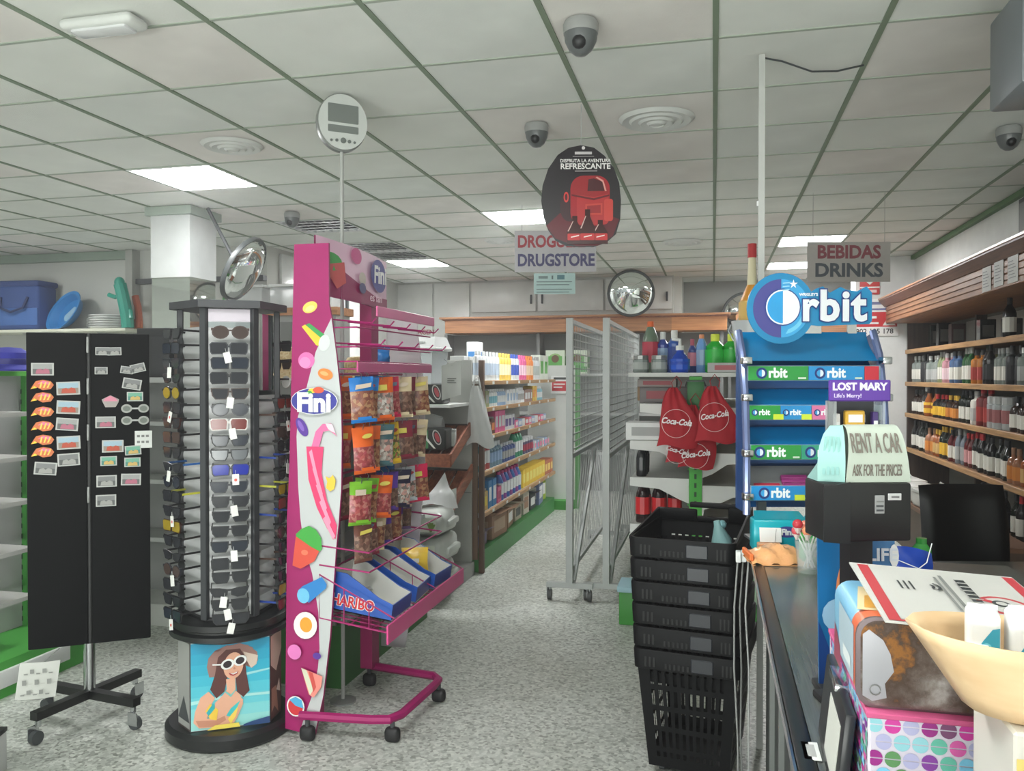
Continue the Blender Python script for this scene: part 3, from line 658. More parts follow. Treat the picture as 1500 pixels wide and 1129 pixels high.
# poster: a laughing woman in a sun hat and white sunglasses by the sea
pf = face((-.152, -.1655, .07)) @ Matrix.Diagonal((.304, .352, 1, 1))
MB().box(-.152, .152, -.1665, -.165, .068, .424, C(200, 214, 214)).build('poster', sp)
pp = Print(.0015, .0004)
for k in range(8): pp.r(0, k/8, 1, (k+1)/8, C(*[(150, 214, 210), (128, 208, 212), (104, 200, 212), (84, 190, 208), (64, 178, 202), (50, 166, 194), (42, 156, 188), (38, 148, 184)][k], .3, var=.03))
pp.p([(.3, .6), (.7, .58), (1, .62), (1, .64), (.7, .61)], C(150, 212, 216)); pp.p([(.0, .3), (.4, .34), (1, .33), (1, .36), (.4, .37), (0, .34)], C(170, 222, 220))
SKIN = C(222, 168, 140); SKD = C(196, 136, 110); HAIR = C(88, 48, 44); HAT = C(150, 112, 104)
pp.p([(.2, .72), (.23, .60), (.33, .60), (.38, .74), (.42, .9), (.6, .96), (.72, .93), (.84, .84), (.85, .74), (.78, .66), (.72, .68), (.74, .8), (.6, .93), (.45, .95), (.3, .9), (.22, .82)], HAT)
pp.p([(.24, .62), (.28, .84), (.42, .94), (.62, .96), (.78, .9), (.84, .76), (.8, .7), (.7, .84), (.5, .88), (.36, .8), (.3, .62)], HAT)
pp.p([(.66, .86), (.85, .8), (.83, .7), (.76, .66), (.7, .76)], C(206, 186, 170))
pp.p([(.34, .82), (.44, .9), (.62, .9), (.68, .8), (.7, .6), (.74, .4), (.66, .33), (.58, .4), (.56, .6), (.46, .6), (.42, .42), (.32, .35), (.24, .46), (.3, .62)], HAIR)
pp.p([(.44, .56), (.56, .56), (.56, .42), (.62, .36), (.66, .26), (.58, .1), (.52, .02), (.36, .02), (.3, .14), (.3, .3), (.4, .38), (.45, .44)], SKIN)
pp.p(ell(.535, .71, .125, .155, 24, rot=-12), SKIN)
pp.p([(.3, .36), (.22, .44), (.12, .38), (.05, .22), (.03, .1), (.1, .03), (.3, .02), (.4, .08), (.38, .12), (.2, .13), (.24, .26)], SKIN)
pp.p([(.06, .12), (.3, .1), (.42, .14), (.44, .09), (.3, .03), (.1, .04)], SKD)
pp.p([(.56, .1), (.66, .3), (.62, .34), (.52, .12)], SKIN)
pp.p([(.18, .22), (.24, .3), (.34, .22), (.32, .1), (.24, .12)], C(236, 196, 70)); pp.p([(.19, .2), (.28, .3), (.3, .24), (.22, .16)], C(44, 170, 176))
pp.p([(.44, .14), (.5, .22), (.62, .3), (.58, .22), (.5, .12)], C(60, 184, 186)); pp.p([(.46, .1), (.54, .18), (.6, .24), (.56, .12), (.5, .04)], C(240, 206, 90))
pp.p([(.42, .44), (.5, .38), (.58, .45), (.56, .42), (.5, .35), (.43, .41)], C(120, 190, 186))
pp.p(ell(.46, .735, .085, .06, rot=12), WHITE); pp.p(ell(.62, .765, .085, .06, rot=12), WHITE); pp.p(ell(.46, .735, .056, .04, rot=12), C(38, 28, 34)); pp.p(ell(.62, .765, .056, .04, rot=12), C(38, 28, 34))
pp.p([(.27, .755), (.4, .745), (.4, .73), (.27, .74)], WHITE)
pp.p([(.475, .635), (.53, .625), (.6, .65), (.585, .615), (.53, .595), (.49, .61)], C(168, 52, 60)); pp.p([(.49, .632), (.53, .624), (.59, .645), (.575, .625), (.53, .612)], WHITE)
pp.p([(.545, .705), (.565, .68), (.55, .67), (.53, .675)], SKD)
pp.p([(.66, .02), (.8, .05), (1, .08), (1, 0), (.66, 0)], C(40, 70, 120)); pp.p([(.2, .0), (.3, .05), (.6, .05), (.62, 0)], C(236, 214, 90))
pp.put('print', sp, pf)
MR = Matrix.Translation((.18, -.1125, 0)) @ Matrix.Rotation(R(64.5), 4, 'Z') @ Matrix.Rotation(R(90), 4, 'X')
pp = Print(.001, .0004); pp.r(-.055, .075, .055, .42, C(96, 62, 60)); pp.p([(-.055, .3), (0, .26), (.055, .34), (.055, .42), (-.055, .42)], C(212, 176, 164)); pp.p([(-.05, .1), (-.02, .12), (.02, .08), (.0, .2), (-.05, .2)], C(170, 120, 104)); pp.p([(.0, .18), (.03, .22), (.04, .16)], C(226, 200, 190)); pp.put('print', sp, MR)
ML = Matrix.Translation((-.18, -.1125, 0)) @ Matrix.Rotation(R(-64.5), 4, 'Z') @ Matrix.Rotation(R(90), 4, 'X')
pp = Print(.001, .0004); pp.r(-.055, .075, .055, .42, C(150, 152, 148)); pp.p([(-.055, .1), (.055, .1), (.0, .2)], DGREY); pp.put('print', sp, ML)

def outline(style):
    if style == 0: return [(-.028, -.019), (.024, -.021), (.030, -.012), (.032, .014), (.024, .021), (-.024, .021), (-.031, .012)]
    if style == 1: return [(-.020, -.021), (.016, -.021), (.027, -.008), (.031, .018), (-.030, .017), (-.028, -.006)]
    if style == 2: return ell(0, 0, .029, .023, 16)
    return [(-.026, -.012), (-.006, -.019), (.018, -.016), (.029, .0), (.034, .016), (.0, .014), (-.028, .008)]
FRAMES = [C(34, 34, 36, .3), C(28, 30, 32, .4), C(60, 42, 34, .3), C(210, 208, 204, .35), C(44, 46, 52, .3), C(30, 52, 96, .35), C(52, 30, 28, .3)]
LENS = [C(44, 46, 50, .12), C(70, 58, 54, .12), C(40, 46, 56, .12), C(110, 44, 40, .12), C(34, 48, 150, .1), C(96, 100, 104, .12), C(150, 130, 40, .12)]
LNAME = ['dark grey', 'smoky brown', 'blue grey', 'red brown', 'bright blue', 'silver grey', 'amber']
SNAME = ['square', 'tapered', 'round', 'sporty']
_sg = {}
def sg_mesh(style, fr, le, temple):
    k = (style, fr, le, temple)
    if k in _sg: return _sg[k]
    F, Lm, T = FRAMES[fr], LENS[le], C(*temple, .4)
    f = MB(); U = face((0, 0, 0))
    res = {}
    for s_ in (-1, 1):
        o = [(s_*(x+.037), y) for x, y in outline(style)]
        cx = sum(p[0] for p in o)/len(o); cy = sum(p[1] for p in o)/len(o)
        f.prism([(cx+(x-cx)*1.14, cy+(y-cy)*1.16) for x, y in o], -.004, .0, F, U)
        f.box(min(s_*.062, s_*.072), max(s_*.062, s_*.072), -.002, .008, .006, .017, F)
        l = MB(); l.prism([(cx+(x-cx)*.98, cy+(y-cy)*.98) for x, y in o], .0002, .0022, Lm, U); res['lens', s_] = l.mesh('lens')
        tm_ = MB(); tm_.box(min(s_*.066, s_*.070), max(s_*.066, s_*.070), .002, .125, .008, .016, T); tm_.box(min(s_*.066, s_*.070), max(s_*.066, s_*.070), .1, .128, .002, .012, T); res['temple', s_] = tm_.mesh('temple')
    f.box(-.012, .012, -.001, .005, .004, .010, F)
    res['frame'] = f.mesh('frame'); _sg[k] = res
    return res
TAGM = MB().rbox(-.013, .013, -.0006, .0006, -.055, -.012, C(222, 222, 218), .0003, 1).cyl((0, 0, -.012), (0, 0, .004), .0006, WHITE, n=4).mesh('price_tag')
DOTM = Print(.0008).p(ell(0, -.035, .006, .006, 10), C(206, 90, 80)).mesh('print', 0)
tcol = [(34, 34, 36), (30, 30, 32), (40, 36, 36), (28, 28, 30), (44, 90, 150), (180, 180, 60), (30, 60, 140), (70, 50, 40)]
rows_f = [485, 509, 531, 553, 576, 600, 622, 646, 667, 690, 715, 737, 759, 781, 804, 830, 850, 872, 891, 912]
st_f = [2, 0, 0, 0, 1, 2, 0, 1, 1, 0, 1, 1, 1, 1, 1, 0, 1, 3, 1, 1]; le_f = [1, 0, 2, 0, 0, 2, 3, 2, 5, 4, 2, 0, 0, 0, 2, 0, 0, 0, 0, 0]; fr_f = [2, 4, 1, 1, 2, 4, 3, 1, 1, 4, 4, 1, 0, 0, 1, 1, 1, 1, 1, 0]
def spz(py): return 1.5-(py-550)*3.22/1210
def glasses(col, idx, z, style, fr, le, temple, tagged, where, yaw_j=0):
    me = sg_mesh(style, fr, le, temple)
    M_ = sp.matrix_basis @ facet(col) @ Matrix.Translation((random.uniform(-.004, .004), -AP-.088, z)) @ Matrix.Rotation(R(yaw_j), 4, 'Z') @ Matrix.Rotation(R(random.uniform(-2, 3)), 4, 'X')
    t = tag(ob('sunglasses', me['frame']), '%s %s sunglasses, %s from top of the %s' % (SNAME[style], LNAME[le], nth(idx+1), where), 'sunglasses', 'sunglasses on the spinner')
    t.matrix_basis = M_
    for s_ in (-1, 1): ob('lens', me['lens', s_], t); ob('temple', me['temple', s_], t)
    if tagged:
        g_ = ob('price_tag', TAGM, t, (random.uniform(-.02, .02), -.009, -.004)); g_.rotation_euler = (R(-4), R(random.uniform(-14, 14)), R(random.uniform(-10, 10)))
        if tagged == 2:
            d = ob('print', DOTM, g_); d.matrix_basis = face((0, 0, 0)) 
for k, py in enumerate(rows_f): glasses(0, k, spz(py), st_f[k], fr_f[k], le_f[k], tcol[k % 4], {1: 1, 4: 1, 6: 1, 9: 2, 11: 1, 14: 1, 17: 1, 18: 1, 19: 1}.get(k, 0), "spinner's front column")
for k in range(20):
    glasses(-1, k, spz(486+k*22.4), (1, 0, 1, 3, 2, 0)[k % 6], (0, 1, 4, 0, 1, 0, 6)[k % 7], (0, 2, 0, 0, 6, 0, 0, 1, 0)[k % 9], tcol[(0, 1, 2, 0, 1, 0, 3, 1, 0, 4, 1, 5)[k % 12]], (0, 0, 1, 0, 0, 2, 0)[k % 7], 'spinner column by the magnet boards')
for k in range(15):
    glasses(1, k, spz(592+k*22.4), (1, 0, 1, 2, 1, 3)[k % 6], (0, 0, 6, 1, 4, 1, 0)[k % 7], (3, 0, 1, 0, 0, 0, 6)[k % 7], tcol[(1, 7, 0, 2, 6, 0, 5, 1, 6, 3)[k % 10]], (0, 2, 0, 0, 1)[k % 5], 'spinner column by the candy rack')
for k in range(14):
    glasses(2, k, spz(500+k*30), (0, 1, 2)[k % 3], (0, 2, 3, 1)[k % 4], (0, 1, 3, 2)[k % 4], tcol[k % 4], 0, 'spinner column turned away from view')

# ------------------------------------------------------------------ pink candy rack
fr = thing('candy_rack', 'tall pink wheeled candy rack with printed wavy side panel and header', 'display rack', (-1.6, 3.6, 0))
def L3(x, y, z): return (x+1.6, y-3.6, z)
PF = face(L3(0, 3.12, 0))                      # side panel drawing plane: local x = world X, y = world Z
def q(px, py): return (-1.69+(px-430)*.0031, 2.04-(py-360)*.002847)
panel = [q(*p) for p in [(430, 358), (480, 358), (480, 445), (484, 466), (491, 520), (497, 578), (498.5, 640), (497.5, 712), (494, 760), (490, 800), (481, 927), (471, 1014), (458, 1074), (414.5, 1068), (418, 760), (422, 675)]]
MB().prism(panel, -.012, 0, PINK, PF).build('side_panel', fr)
pp = Print(.0008, .0005)
W_ = C(192, 196, 196, .45, var=.03)
pp.p([q(*p) for p in [(484, 466), (491, 520), (497, 578), (498.2, 640), (497.2, 712), (493.6, 760), (489.6, 800), (480.6, 927), (470.6, 1014), (457.6, 1073.5), (436, 1071), (444, 1045), (455, 1014), (463, 975), (465.6, 945), (464, 893), (455, 837), (443, 796), (438, 757), (435, 712), (432.7, 638), (435, 608), (444.6, 578), (461, 515), (475, 484)]], W_)
def qe(px, py, rx, ry=None, rot=0, n=20): c = q(px, py); return ell(c[0], c[1], rx*.0031, (ry or rx)*.002847, n, rot=rot)
def candy(pts, m): pp.p([q(*p) for p in pts], m)
pp.p(qe(453, 450, 11, 8, 20), C(238, 206, 96)); pp.p(qe(453, 452, 7, 4, 20), C(246, 224, 140))
candy([(441, 478), (452, 473), (482, 496), (475, 512), (462, 505)], C(60, 156, 84)); candy([(441, 478), (446, 475), (475, 500), (472, 508), (462, 505)], C(236, 196, 60)); pp.p(qe(474, 502, 8, 12, -15), C(206, 214, 210))
pp.p(qe(448, 527, 12, 12), C(226, 112, 176)); pp.p(qe(446, 530, 8, 8), C(234, 140, 192)); pp.p(qe(475.5, 547, 11, 8, -15), C(236, 132, 58)); pp.p(qe(474, 546, 6, 3, -15), C(246, 172, 110))
pp.p(qe(441.5, 624, 7, 15, 30), C(88, 52, 150)); pp.p(qe(440, 622, 3, 9, 30), C(130, 96, 186))
TW = C(222, 60, 110); TW2 = C(244, 150, 178)
candy([(448, 652), (473, 652), (470, 690), (478, 730), (492, 765), (490, 785), (478, 770), (463, 740), (451, 700)], TW)
for a in range(5): candy([(452+a*5, 660+a*24), (456+a*5, 656+a*24), (466+a*6, 700+a*20), (463+a*6, 706+a*20)], TW2)
candy([(456, 652), (462, 630), (472, 619), (484, 618), (490, 632), (494, 637), (482, 628), (473, 630), (467, 652)], C(230, 110, 160)); candy([(476, 618), (486, 619), (491, 632), (486, 630), (480, 626)], C(226, 206, 216))
candy([(476, 694), (482, 697), (487, 692), (491, 700), (489, 712), (483, 716), (477, 711), (479, 702)], C(240, 196, 64))
candy([(433, 780), (441, 772), (452, 767), (462, 772), (470, 784), (471, 800), (466, 805), (434, 785)], C(66, 166, 66)); candy([(433, 783), (444, 790), (455, 797), (467, 803), (460, 818), (440, 830), (428, 826)], C(212, 78, 60)); pp.p(qe(446, 806, 5, 4), C(236, 120, 90))
candy([(436, 862), (443, 855), (471, 840), (478, 850), (477, 856), (452, 879)], C(40, 126, 196)); pp.p(qe(444, 869, 9, 11, 10), C(110, 190, 226))
pp.p(qe(447, 912, 17, 20, -20), C(236, 234, 228)); pp.p(qe(448, 911, 9, 11), C(240, 160, 50)); pp.p(qe(431, 952, 10, 11), C(226, 124, 190)); pp.p(qe(464, 955, 6, 5), C(90, 50, 150))
candy([(441, 974), (472, 984), (470, 1000), (459, 1016), (452, 1012)], C(236, 142, 130)); candy([(441, 974), (449, 977), (459, 1004), (454, 1013)], C(214, 216, 190)); candy([(452, 978), (458, 980), (463, 1000), (459, 1008)], C(206, 80, 74))
pp.p(qe(433, 1031, 13, 15), C(232, 232, 230)); pp.p(qe(433, 1031, 11, 13), C(206, 52, 58)); candy([(424, 1022), (433, 1017), (442, 1021), (445, 1033), (433, 1030)], C(80, 168, 212))
LOGO = C(58, 60, 150)
pp.p(qe(461.5, 586, 34, 19.5), C(226, 228, 230)); pp.p(qe(461.5, 586, 33, 18.5), LOGO)
pp.p(qe(459, 571, 6, 3.5), C(238, 206, 60)); pp.p(qe(468, 570, 8, 4.5), C(222, 84, 56)); pp.p(qe(455, 574, 4, 3), C(70, 160, 70))
pp.put('print', fr, PF)
FL = Matrix.Translation((0, 0, .012)); lp = q(461.5, 589)
text('Fini', .105, C(244, 244, 244), fr, PF @ Matrix.Translation((lp[0], lp[1], pp.z+.001)), .045, name='lettering', sx=1.05)
# header board in the plane facing the aisle, bowing slightly outwards
def hd(u, v, o=0): return L3(-1.60+.03*math.sin(PI*u)+o, 3.135+.76*u, 1.84+.245*v-.015*u)
hm = MB(); hm.grid(lambda u, v: hd(u, v), 10, 2, C(232, 190, 214, .4)); hm.grid(lambda u, v: hd(1-u, v, -.008), 10, 2, PINK); hm.build('header', fr)
def hp(poly, m, o):
    # subdivide so the colour follows the bow
    mb = MB(); mb.add([hd(x, y, o) for x, y in poly], [tuple(range(len(poly)))], m); return mb
hh = MB()
def hpoly(poly, m, o): hh.add([hd(x, y, o) for x, y in poly], [tuple(range(len(poly)))], m)
hpoly([(0, 0), (.25, 0), (.25, .52), (.12, .60), (0, .5)], PINKD, .002); hpoly([(.25, 0), (.5, 0), (.5, .33), (.25, .52)], PINKD, .004); hpoly([(.5, 0), (.75, 0), (.75, .2), (.5, .33)], PINKD, .004); hpoly([(.75, 0), (1, 0), (1, .24), (.75, .2)], PINKD, .003)
hpoly(ell(.14, .62, .12, .16, 14), C(74, 160, 84), .004); hpoly([(.05, .52), (.28, .66), (.3, .3), (.2, .16)], C(206, 90, 90), .005)
hpoly(ell(.42, .84, .07, .15, 14), C(212, 96, 150), .009); hpoly(ell(.5, .46, .05, .12, 12), C(206, 196, 186), .010); hpoly(ell(.5, .28, .05, .1, 12), C(90, 84, 130), .011)
hpoly(ell(.78, .62, .155, .32, 20), LOGO, .012)
hh.build('print', fr, sharp=0)
text('Fini', .115, C(238, 238, 240), fr, face(L3(-1.558, 3.135+.76*.765, 1.84+.245*.62-.012), 84), .03, sx=.78)
text('es fan', .055, C(244, 210, 226), fr, face(L3(-1.565, 3.135+.76*.72, 1.84+.03), 86.5), .01)
# frame: centre post, base rails, far panel
MB().box(*[v for v in (-1.64+1.6, -1.58+1.6, 3.66-3.6, 3.745-3.6, .10, 1.86)], PINKD).build('post', fr)
MB().box(-.02, .02, -.478, -.44, .07, 1.84, PINKD).build('post', fr)
def rail(pts): return MB().tube([L3(*p) for p in pts], .019, PINK, 8)
rail([(-1.66, 3.10, .095), (-1.36, 3.13, .095), (-1.285, 3.15, .095), (-1.255, 3.21, .095), (-1.228, 3.55, .095), (-1.232, 3.62, .095), (-1.27, 3.66, .095), (-1.63, 3.72, .095)]).build('base_rail', fr)
for x, y in ((-1.62, 3.09), (-1.275, 3.16), (-1.225, 3.60), (-1.615, 3.71)):
    c = MB().cyl(L3(x, y, .05), L3(x, y, .085), .010, DGREY).build('caster', fr)
    MB().rbox(x+1.6-.033, x+1.6+.033, y-3.6-.022, y-3.6+.022, 0, .062, C(28, 28, 30), .02, 3).build('wheel', c)
fp = [q(*p) for p in [(430, 358), (484, 358), (484, 466), (497, 578), (497, 712), (481, 927), (461, 1050), (418, 1050)]]
MB().prism([(x+.025, min(1.80, max(y, .035))) for x, y in fp], 0, .010, C(214, 208, 214, .5), face(L3(0, 4.07, 0))).build('far_panel', fr)
# price lips, wire hooks and baskets
def lip(x, y0, y1, z, h, m=PINK, name='price_lip'): MB().rbox(x+1.6-.004, x+1.6+.004, y0-3.6, y1-3.6, z, z+h, m, .002, 1).build(name, fr)
lip(-1.40, 3.30, 4.04, 1.755, .045, C(214, 96, 150, .4)); lip(-1.40, 3.10, 4.0, 1.515, .042, C(190, 78, 130, .4))
wz = MB()
for z in (1.70, 1.62, 1.56): wz.tube([L3(-1.58, 3.14, z), L3(-1.42, 3.14, z), L3(-1.42, 4.04, z)], .0035, PINK, 5)
wz.build('wire_basket', fr)
for y in (3.2, 3.4, 3.6, 3.8, 4.0):
    MB().tube([L3(-1.58, y, 1.74), L3(-1.38, y, 1.72), L3(-1.36, y, 1.74)], .0035, PINK, 5).build('hook', fr)
    MB().tube([L3(-1.58, y, 1.64), L3(-1.34, y, 1.63), L3(-1.32, y, 1.65)], .0035, PINK, 5).build('hook', fr)
wsh = MB()
for y in [3.14+.06*k for k in range(16)]: wsh.cyl(L3(-1.58, y, 1.53), L3(-1.41, y, 1.53), .0025, PINK, n=4)
wsh.build('wire_shelf', fr)
for z in (1.50, 1.29, 1.065, .885):
    MB().tube([L3(-1.58, 3.12, z+.008), L3(-1.58, 4.05, z+.008)], .006, PINK, 6).build('hook_rail', fr)
lb = MB()
for y in [3.13+.045*k for k in range(21)]: lb.cyl(L3(-1.58, y, .50), L3(-1.25, y, .455), .0025, PINK, n=4)
for x in (-1.55, -1.45, -1.35): lb.cyl(L3(x, 3.12, .49-(x+1.55)*.12), L3(x, 4.02, .49-(x+1.55)*.12), .003, PINK, n=4)
for y in (3.12, 3.62, 4.03):
    lb.tube([L3(-1.58, y, .50), L3(-1.25, y, .455), L3(-1.25, y, .52), L3(-1.58, y, .68)], .0035, PINK, 5, closed=True)
    lb.cyl(L3(-1.47, y, .485), L3(-1.47, y, .625), .0025, PINK, n=4); lb.cyl(L3(-1.36, y, .47), L3(-1.36, y, .575), .0025, PINK, n=4)
lb.cyl(L3(-1.58, 3.12, .68), L3(-1.58, 4.03, .68), .004, PINK, n=5)
lb.build('wire_basket', fr)
lip(-1.24, 3.02, 4.03, .445, .075, C(216, 74, 140, .35))
for z in (.80, .72): MB().tube([L3(-1.58, 3.12, z), L3(-1.36, 3.12, z-.02), L3(-1.36, 4.04, z-.02), L3(-1.58, 4.04, z)], .004, PINK, 5).build('shelf_wire', fr)

# candy bags hanging on the rack
CB = [m_spots('mixed sweets seen through film', [(148, 93, 71), (162, 111, 84), (134, 84, 67), (170, 131, 97), (121, 72, 61)], 70),
      m_spots('red sweets seen through film', [(151, 68, 71), (170, 87, 84), (136, 62, 62), (180, 116, 107), (164, 76, 85)], 80),
      m_spots('brown sweets seen through film', [(110, 82, 70), (127, 95, 81), (96, 70, 61), (146, 114, 98), (121, 86, 75)], 75),
      m_spots('green sweets seen through film', [(110, 150, 66), (150, 180, 80), (190, 110, 80), (206, 176, 96), (120, 96, 66)], 75),
      m_spots('white sweets seen through film', [(190, 182, 172), (210, 204, 196), (160, 146, 136), (196, 150, 140), (120, 110, 106)], 75)]
def bag_mesh(head, body, w_, h, seed, headfrac=.34):
    rnd = random.Random(seed); k = 7; j = 11
    nz = {}
    def z(u, v, s):
        key = (round(u*k), round(v*j), s)
        if key not in nz: nz[key] = rnd.uniform(-.006, .006)
        e = max(0, math.sin(PI*u))**.6*max(0, math.sin(PI*min(1, max(0, (v-.04)/.88))))**.55
        return s*(.024*e*(1.15-.6*v))+nz[key]*(e+.15)
    mb = MB()
    for s in (-1, 1):
        for a, b, m in ((0, .08, head), (.08, 1-headfrac, body), (1-headfrac, 1, head)):
            nv = max(1, round(j*(b-a)))
            def fn(u, v, s=s, a=a, b=b):
                vv = a+v*(b-a); uu = u if s < 0 else 1-u
                return ((uu-.5)*w_*(1-.06*math.sin(PI*vv)), z(uu, vv, s), -h+vv*h)
            mb.grid(fn, k, nv, m)
    return mb.mesh('candy_bag', 60)
HOLE = MB().tube([(0, -.002, -.01), (0, -.012, .012), (0, .01, .02)], .0015, STEEL, 4).mesh('hang_clip')
cn = {}
def candy_bag(y, z, head, body, w_, h, yaw, seed, lab, frac=.34, x=-1.44, prn=None):
    t = tag(ob('candy_bag', bag_mesh(head, body, w_, h, seed, frac), None, (x, y, z), 0), lab, 'candy bag', 'candy bags on the pink rack')
    t.rotation_euler = (R(random.uniform(-3, 3)), R(random.uniform(-5, 5)), R(yaw))
    pr_ = Print(.026); c1 = prn or C(236, 226, 210, .3)
    q_ = seed % 3; lc = (C(206, 190, 170, .3), C(150, 60, 60, .3), C(216, 200, 96, .3), C(96, 110, 130, .3))[seed % 4]
    if q_ == 0: pr_.p([(-w_*.34, -h*.26), (w_*.30, -h*.22), (w_*.34, -h*.13), (-w_*.30, -h*.16)], lc)
    elif q_ == 1: pr_.p(ell(w_*.04, -h*.19, w_*.24, h*.05, 12, rot=8), lc)
    else: pr_.r(-w_*.36, -h*.30, w_*.1, -h*.17, lc)
    pr_.r(-w_*.3, -h*.93, w_*.25, -h*.86, head); pr_.put('print', t, face((0, 0, 0)))
    ob('hang_clip', HOLE, t)
BL = C(36, 120, 196, .2); PR = C(208, 40, 84, .2); OR = C(222, 100, 40, .2); YE = C(228, 186, 50, .2); LG = C(120, 180, 50, .2); TEA = C(70, 104, 110, .2); DKB = C(40, 36, 58, .2); PUR = C(92, 60, 150, .2); CRM = C(214, 196, 160, .2); MAR = C(130, 44, 60, .2)
row = [[(BL, 0, 'blue topped'), (BL, 0, 'wide blue topped'), (OR, 4, 'orange topped'), (PR, 1, 'pink topped'), (CRM, 2, 'cream topped'), (MAR, 2, 'maroon topped'), (CRM, 0, 'tan topped')],
       [(OR, 1, 'orange topped'), (OR, 0, 'orange and yellow'), (TEA, 4, 'teal and silver'), (YE, 3, 'yellow topped'), (MAR, 2, 'maroon brown'), (MAR, 2, 'dark brown'), (CRM, 2, 'tan and brown')],
       [(LG, 1, 'lime topped'), (LG, 0, 'lime and orange'), (OR, 1, 'red orange'), (PUR, 2, 'purple topped'), (DKB, 4, 'black and blue'), (C(196, 200, 206, .15), 4, 'silver topped'), (PR, 0, 'red topped')],
       [(C(110, 70, 60, .2), 2, 'small brown'), (MAR, 2, 'small maroon'), (CRM, 0, 'small tan'), (PUR, 2, 'small violet'), (MAR, 0, 'small reddish'), (PUR, 4, 'purple and white'), (C(120, 90, 140, .2), 2, 'small lilac')]]
ztop = (1.495, 1.285, 1.06, .882); hs_ = (.185, .185, .18, .155)
fr_n = ('uppermost', 'second', 'third', 'lowest')
for r_ in range(4):
    for k, (hd_, bd, lb_) in enumerate(row[r_]):
        y = 3.20+k*.113+.015*(r_ % 2)
        candy_bag(y, ztop[r_], hd_, CB[bd], .108 if r_ < 3 else .09, hs_[r_]+random.uniform(-.012, .012), 46+random.uniform(-12, 12), r_*10+k,
                  '%s candy bag, %s from the printed panel on the %s hook row' % (lb_, nth(k+1), fr_n[r_]), random.choice((.3, .36, .42)), x=-1.43-.02*(k % 2)-(.012*k if r_ == 3 else 0))
for r_ in range(3):
    for k in range(3):
        candy_bag(3.25+k*.24, ztop[r_]+.004, random.choice((MAR, OR, BL, CRM)), CB[(r_+k) % 5], .13, hs_[r_], 70, 100+r_*10+k, 'candy bag behind the front bags, %s hook row, %s from the printed panel' % (fr_n[r_], nth(k+1)), x=-1.54)
t = thing('candy_bag', 'bright blue little candy bag hanging alone from the upper pink wires', 'candy bag', (-1.46, 3.52, 1.63), R(60))
ob('pouch', bag_mesh(BL, BL, .07, .07, 77), t); ob('hang_clip', HOLE, t)
# three open candy cartons in the bottom basket
BLU = C(34, 84, 172, .35); CARD = C(206, 204, 194, .7)
for k, y in enumerate((3.16, 3.44, 3.70)):
    t = thing('candy_carton', 'open blue candy carton in the bottom basket, ' + ('with the red maker lettering in front', 'the middle one', 'the one at the far end')[k], 'carton', (-1.425, y, .512), 0, 'blue candy cartons in the pink basket')
    t.rotation_euler = (0, R(7.5), R((0, 4, -3)[k]))
    D, Wd = .145, .24
    MB().box(-D, D, 0, Wd*.92, 0, .005, CARD).build('bottom', t)
    def side(y0, nm):
        return MB().prism([(-D, 0), (D, 0), (D, .07), (D*.6, .085), (-D*.5, .16), (-D, .16)], 0, .004, BLU, Matrix.Translation((0, y0, 0)) @ Matrix.Rotation(R(90), 4, 'X')).build(nm, t)
    side(.004, 'side_wall'); side(Wd*.92, 'side_wall')
    for yy, s_ in ((.0045, 1), (Wd*.92-.0045, -1)):
        MB().prism([(-D+.004, .004), (D-.004, .004), (D-.004, .068), (D*.58, .083), (-D*.5, .158), (-D+.004, .158)], -.0005, .0005, C(216, 216, 210, .7), Matrix.Translation((0, yy, 0)) @ Matrix.Rotation(R(90), 4, 'X')).build('liner', t)
    MB().box(-D, -D+.004, .004, Wd*.92-.004, .005, .16, CARD).build('back_wall', t); MB().box(D-.004, D, .004, Wd*.92-.004, .005, .068, BLU).build('front_wall', t)
    MB().grid(lambda u, v: (-D*.9+.10*u, .01+v*(Wd*.92-.02), .05+.01*math.sin(9*u+7*v)), 5, 6, C(196, 198, 200, .3)).build('inner_bag', t)
    pr_ = Print(.0012); pr_.r(-D, .03, D*.45, .045, C(30, 64, 150)); pr_.put('print', t, face((0, 0, 0)))
    if k == 0:
        text('HARIBO', .062, C(236, 232, 230), t, face((-.03, -.0016, .044)), .07, sx=.86); text('HARIBO', .062, C(204, 34, 44), t, face((-.03, -.0030, .044)), .02, sx=.86)
    if k == 2:
        cp = tag(ob('candy_pouch', bag_mesh(YE, C(226, 190, 70, .2), .13, .12, 91, .2), None, (-1.40, 3.76, .672), R(20)), 'yellow sweets pouch lying in the far blue candy carton', 'candy bag'); MB().rbox(-.02, .02, -.024, -.020, -.07, -.05, WHITE, .001, 1).build('label', cp)

# grey scale head on a pole rising behind the rack
t = thing('scale_display', 'round white scale head with grey screen on a tall thin pole behind the candy rack', 'scale', (-1.655, 3.50, 0), R(0))
MB().cyl((0, 0, .01), (0, 0, 2.55), .009, C(176, 178, 174, .4, .3), n=10).build('pole', t); MB().lathe([(.06, 0), (.06, .008), (.015, .014)], MGREY, 18).build('base', t)
HS = face((0, 0, 2.655), 40)
MB().lathe([(0, -.03), (.125, -.03), (.132, -.02), (.132, .012), (.122, .02), (0, .022)], C(120, 124, 120, .4), 36, M=Matrix.Translation((0, 0, 0)) @ HS @ Matrix.Diagonal((.87, 1, 1, 1))).build('housing', t)
MB().prism(ell(.0, 0, .112, .125, 36), .0222, .027, C(196, 200, 196, .35), HS).build('face_plate', t)
MB().prism(rrect(-.07, -.005, .07, .078, .004), .0275, .03, C(112, 118, 114, .3), HS).build('screen', t); MB().prism(rrect(-.07, -.05, .07, -.018, .004), .0275, .03, C(112, 118, 114, .3), HS).build('screen', t)
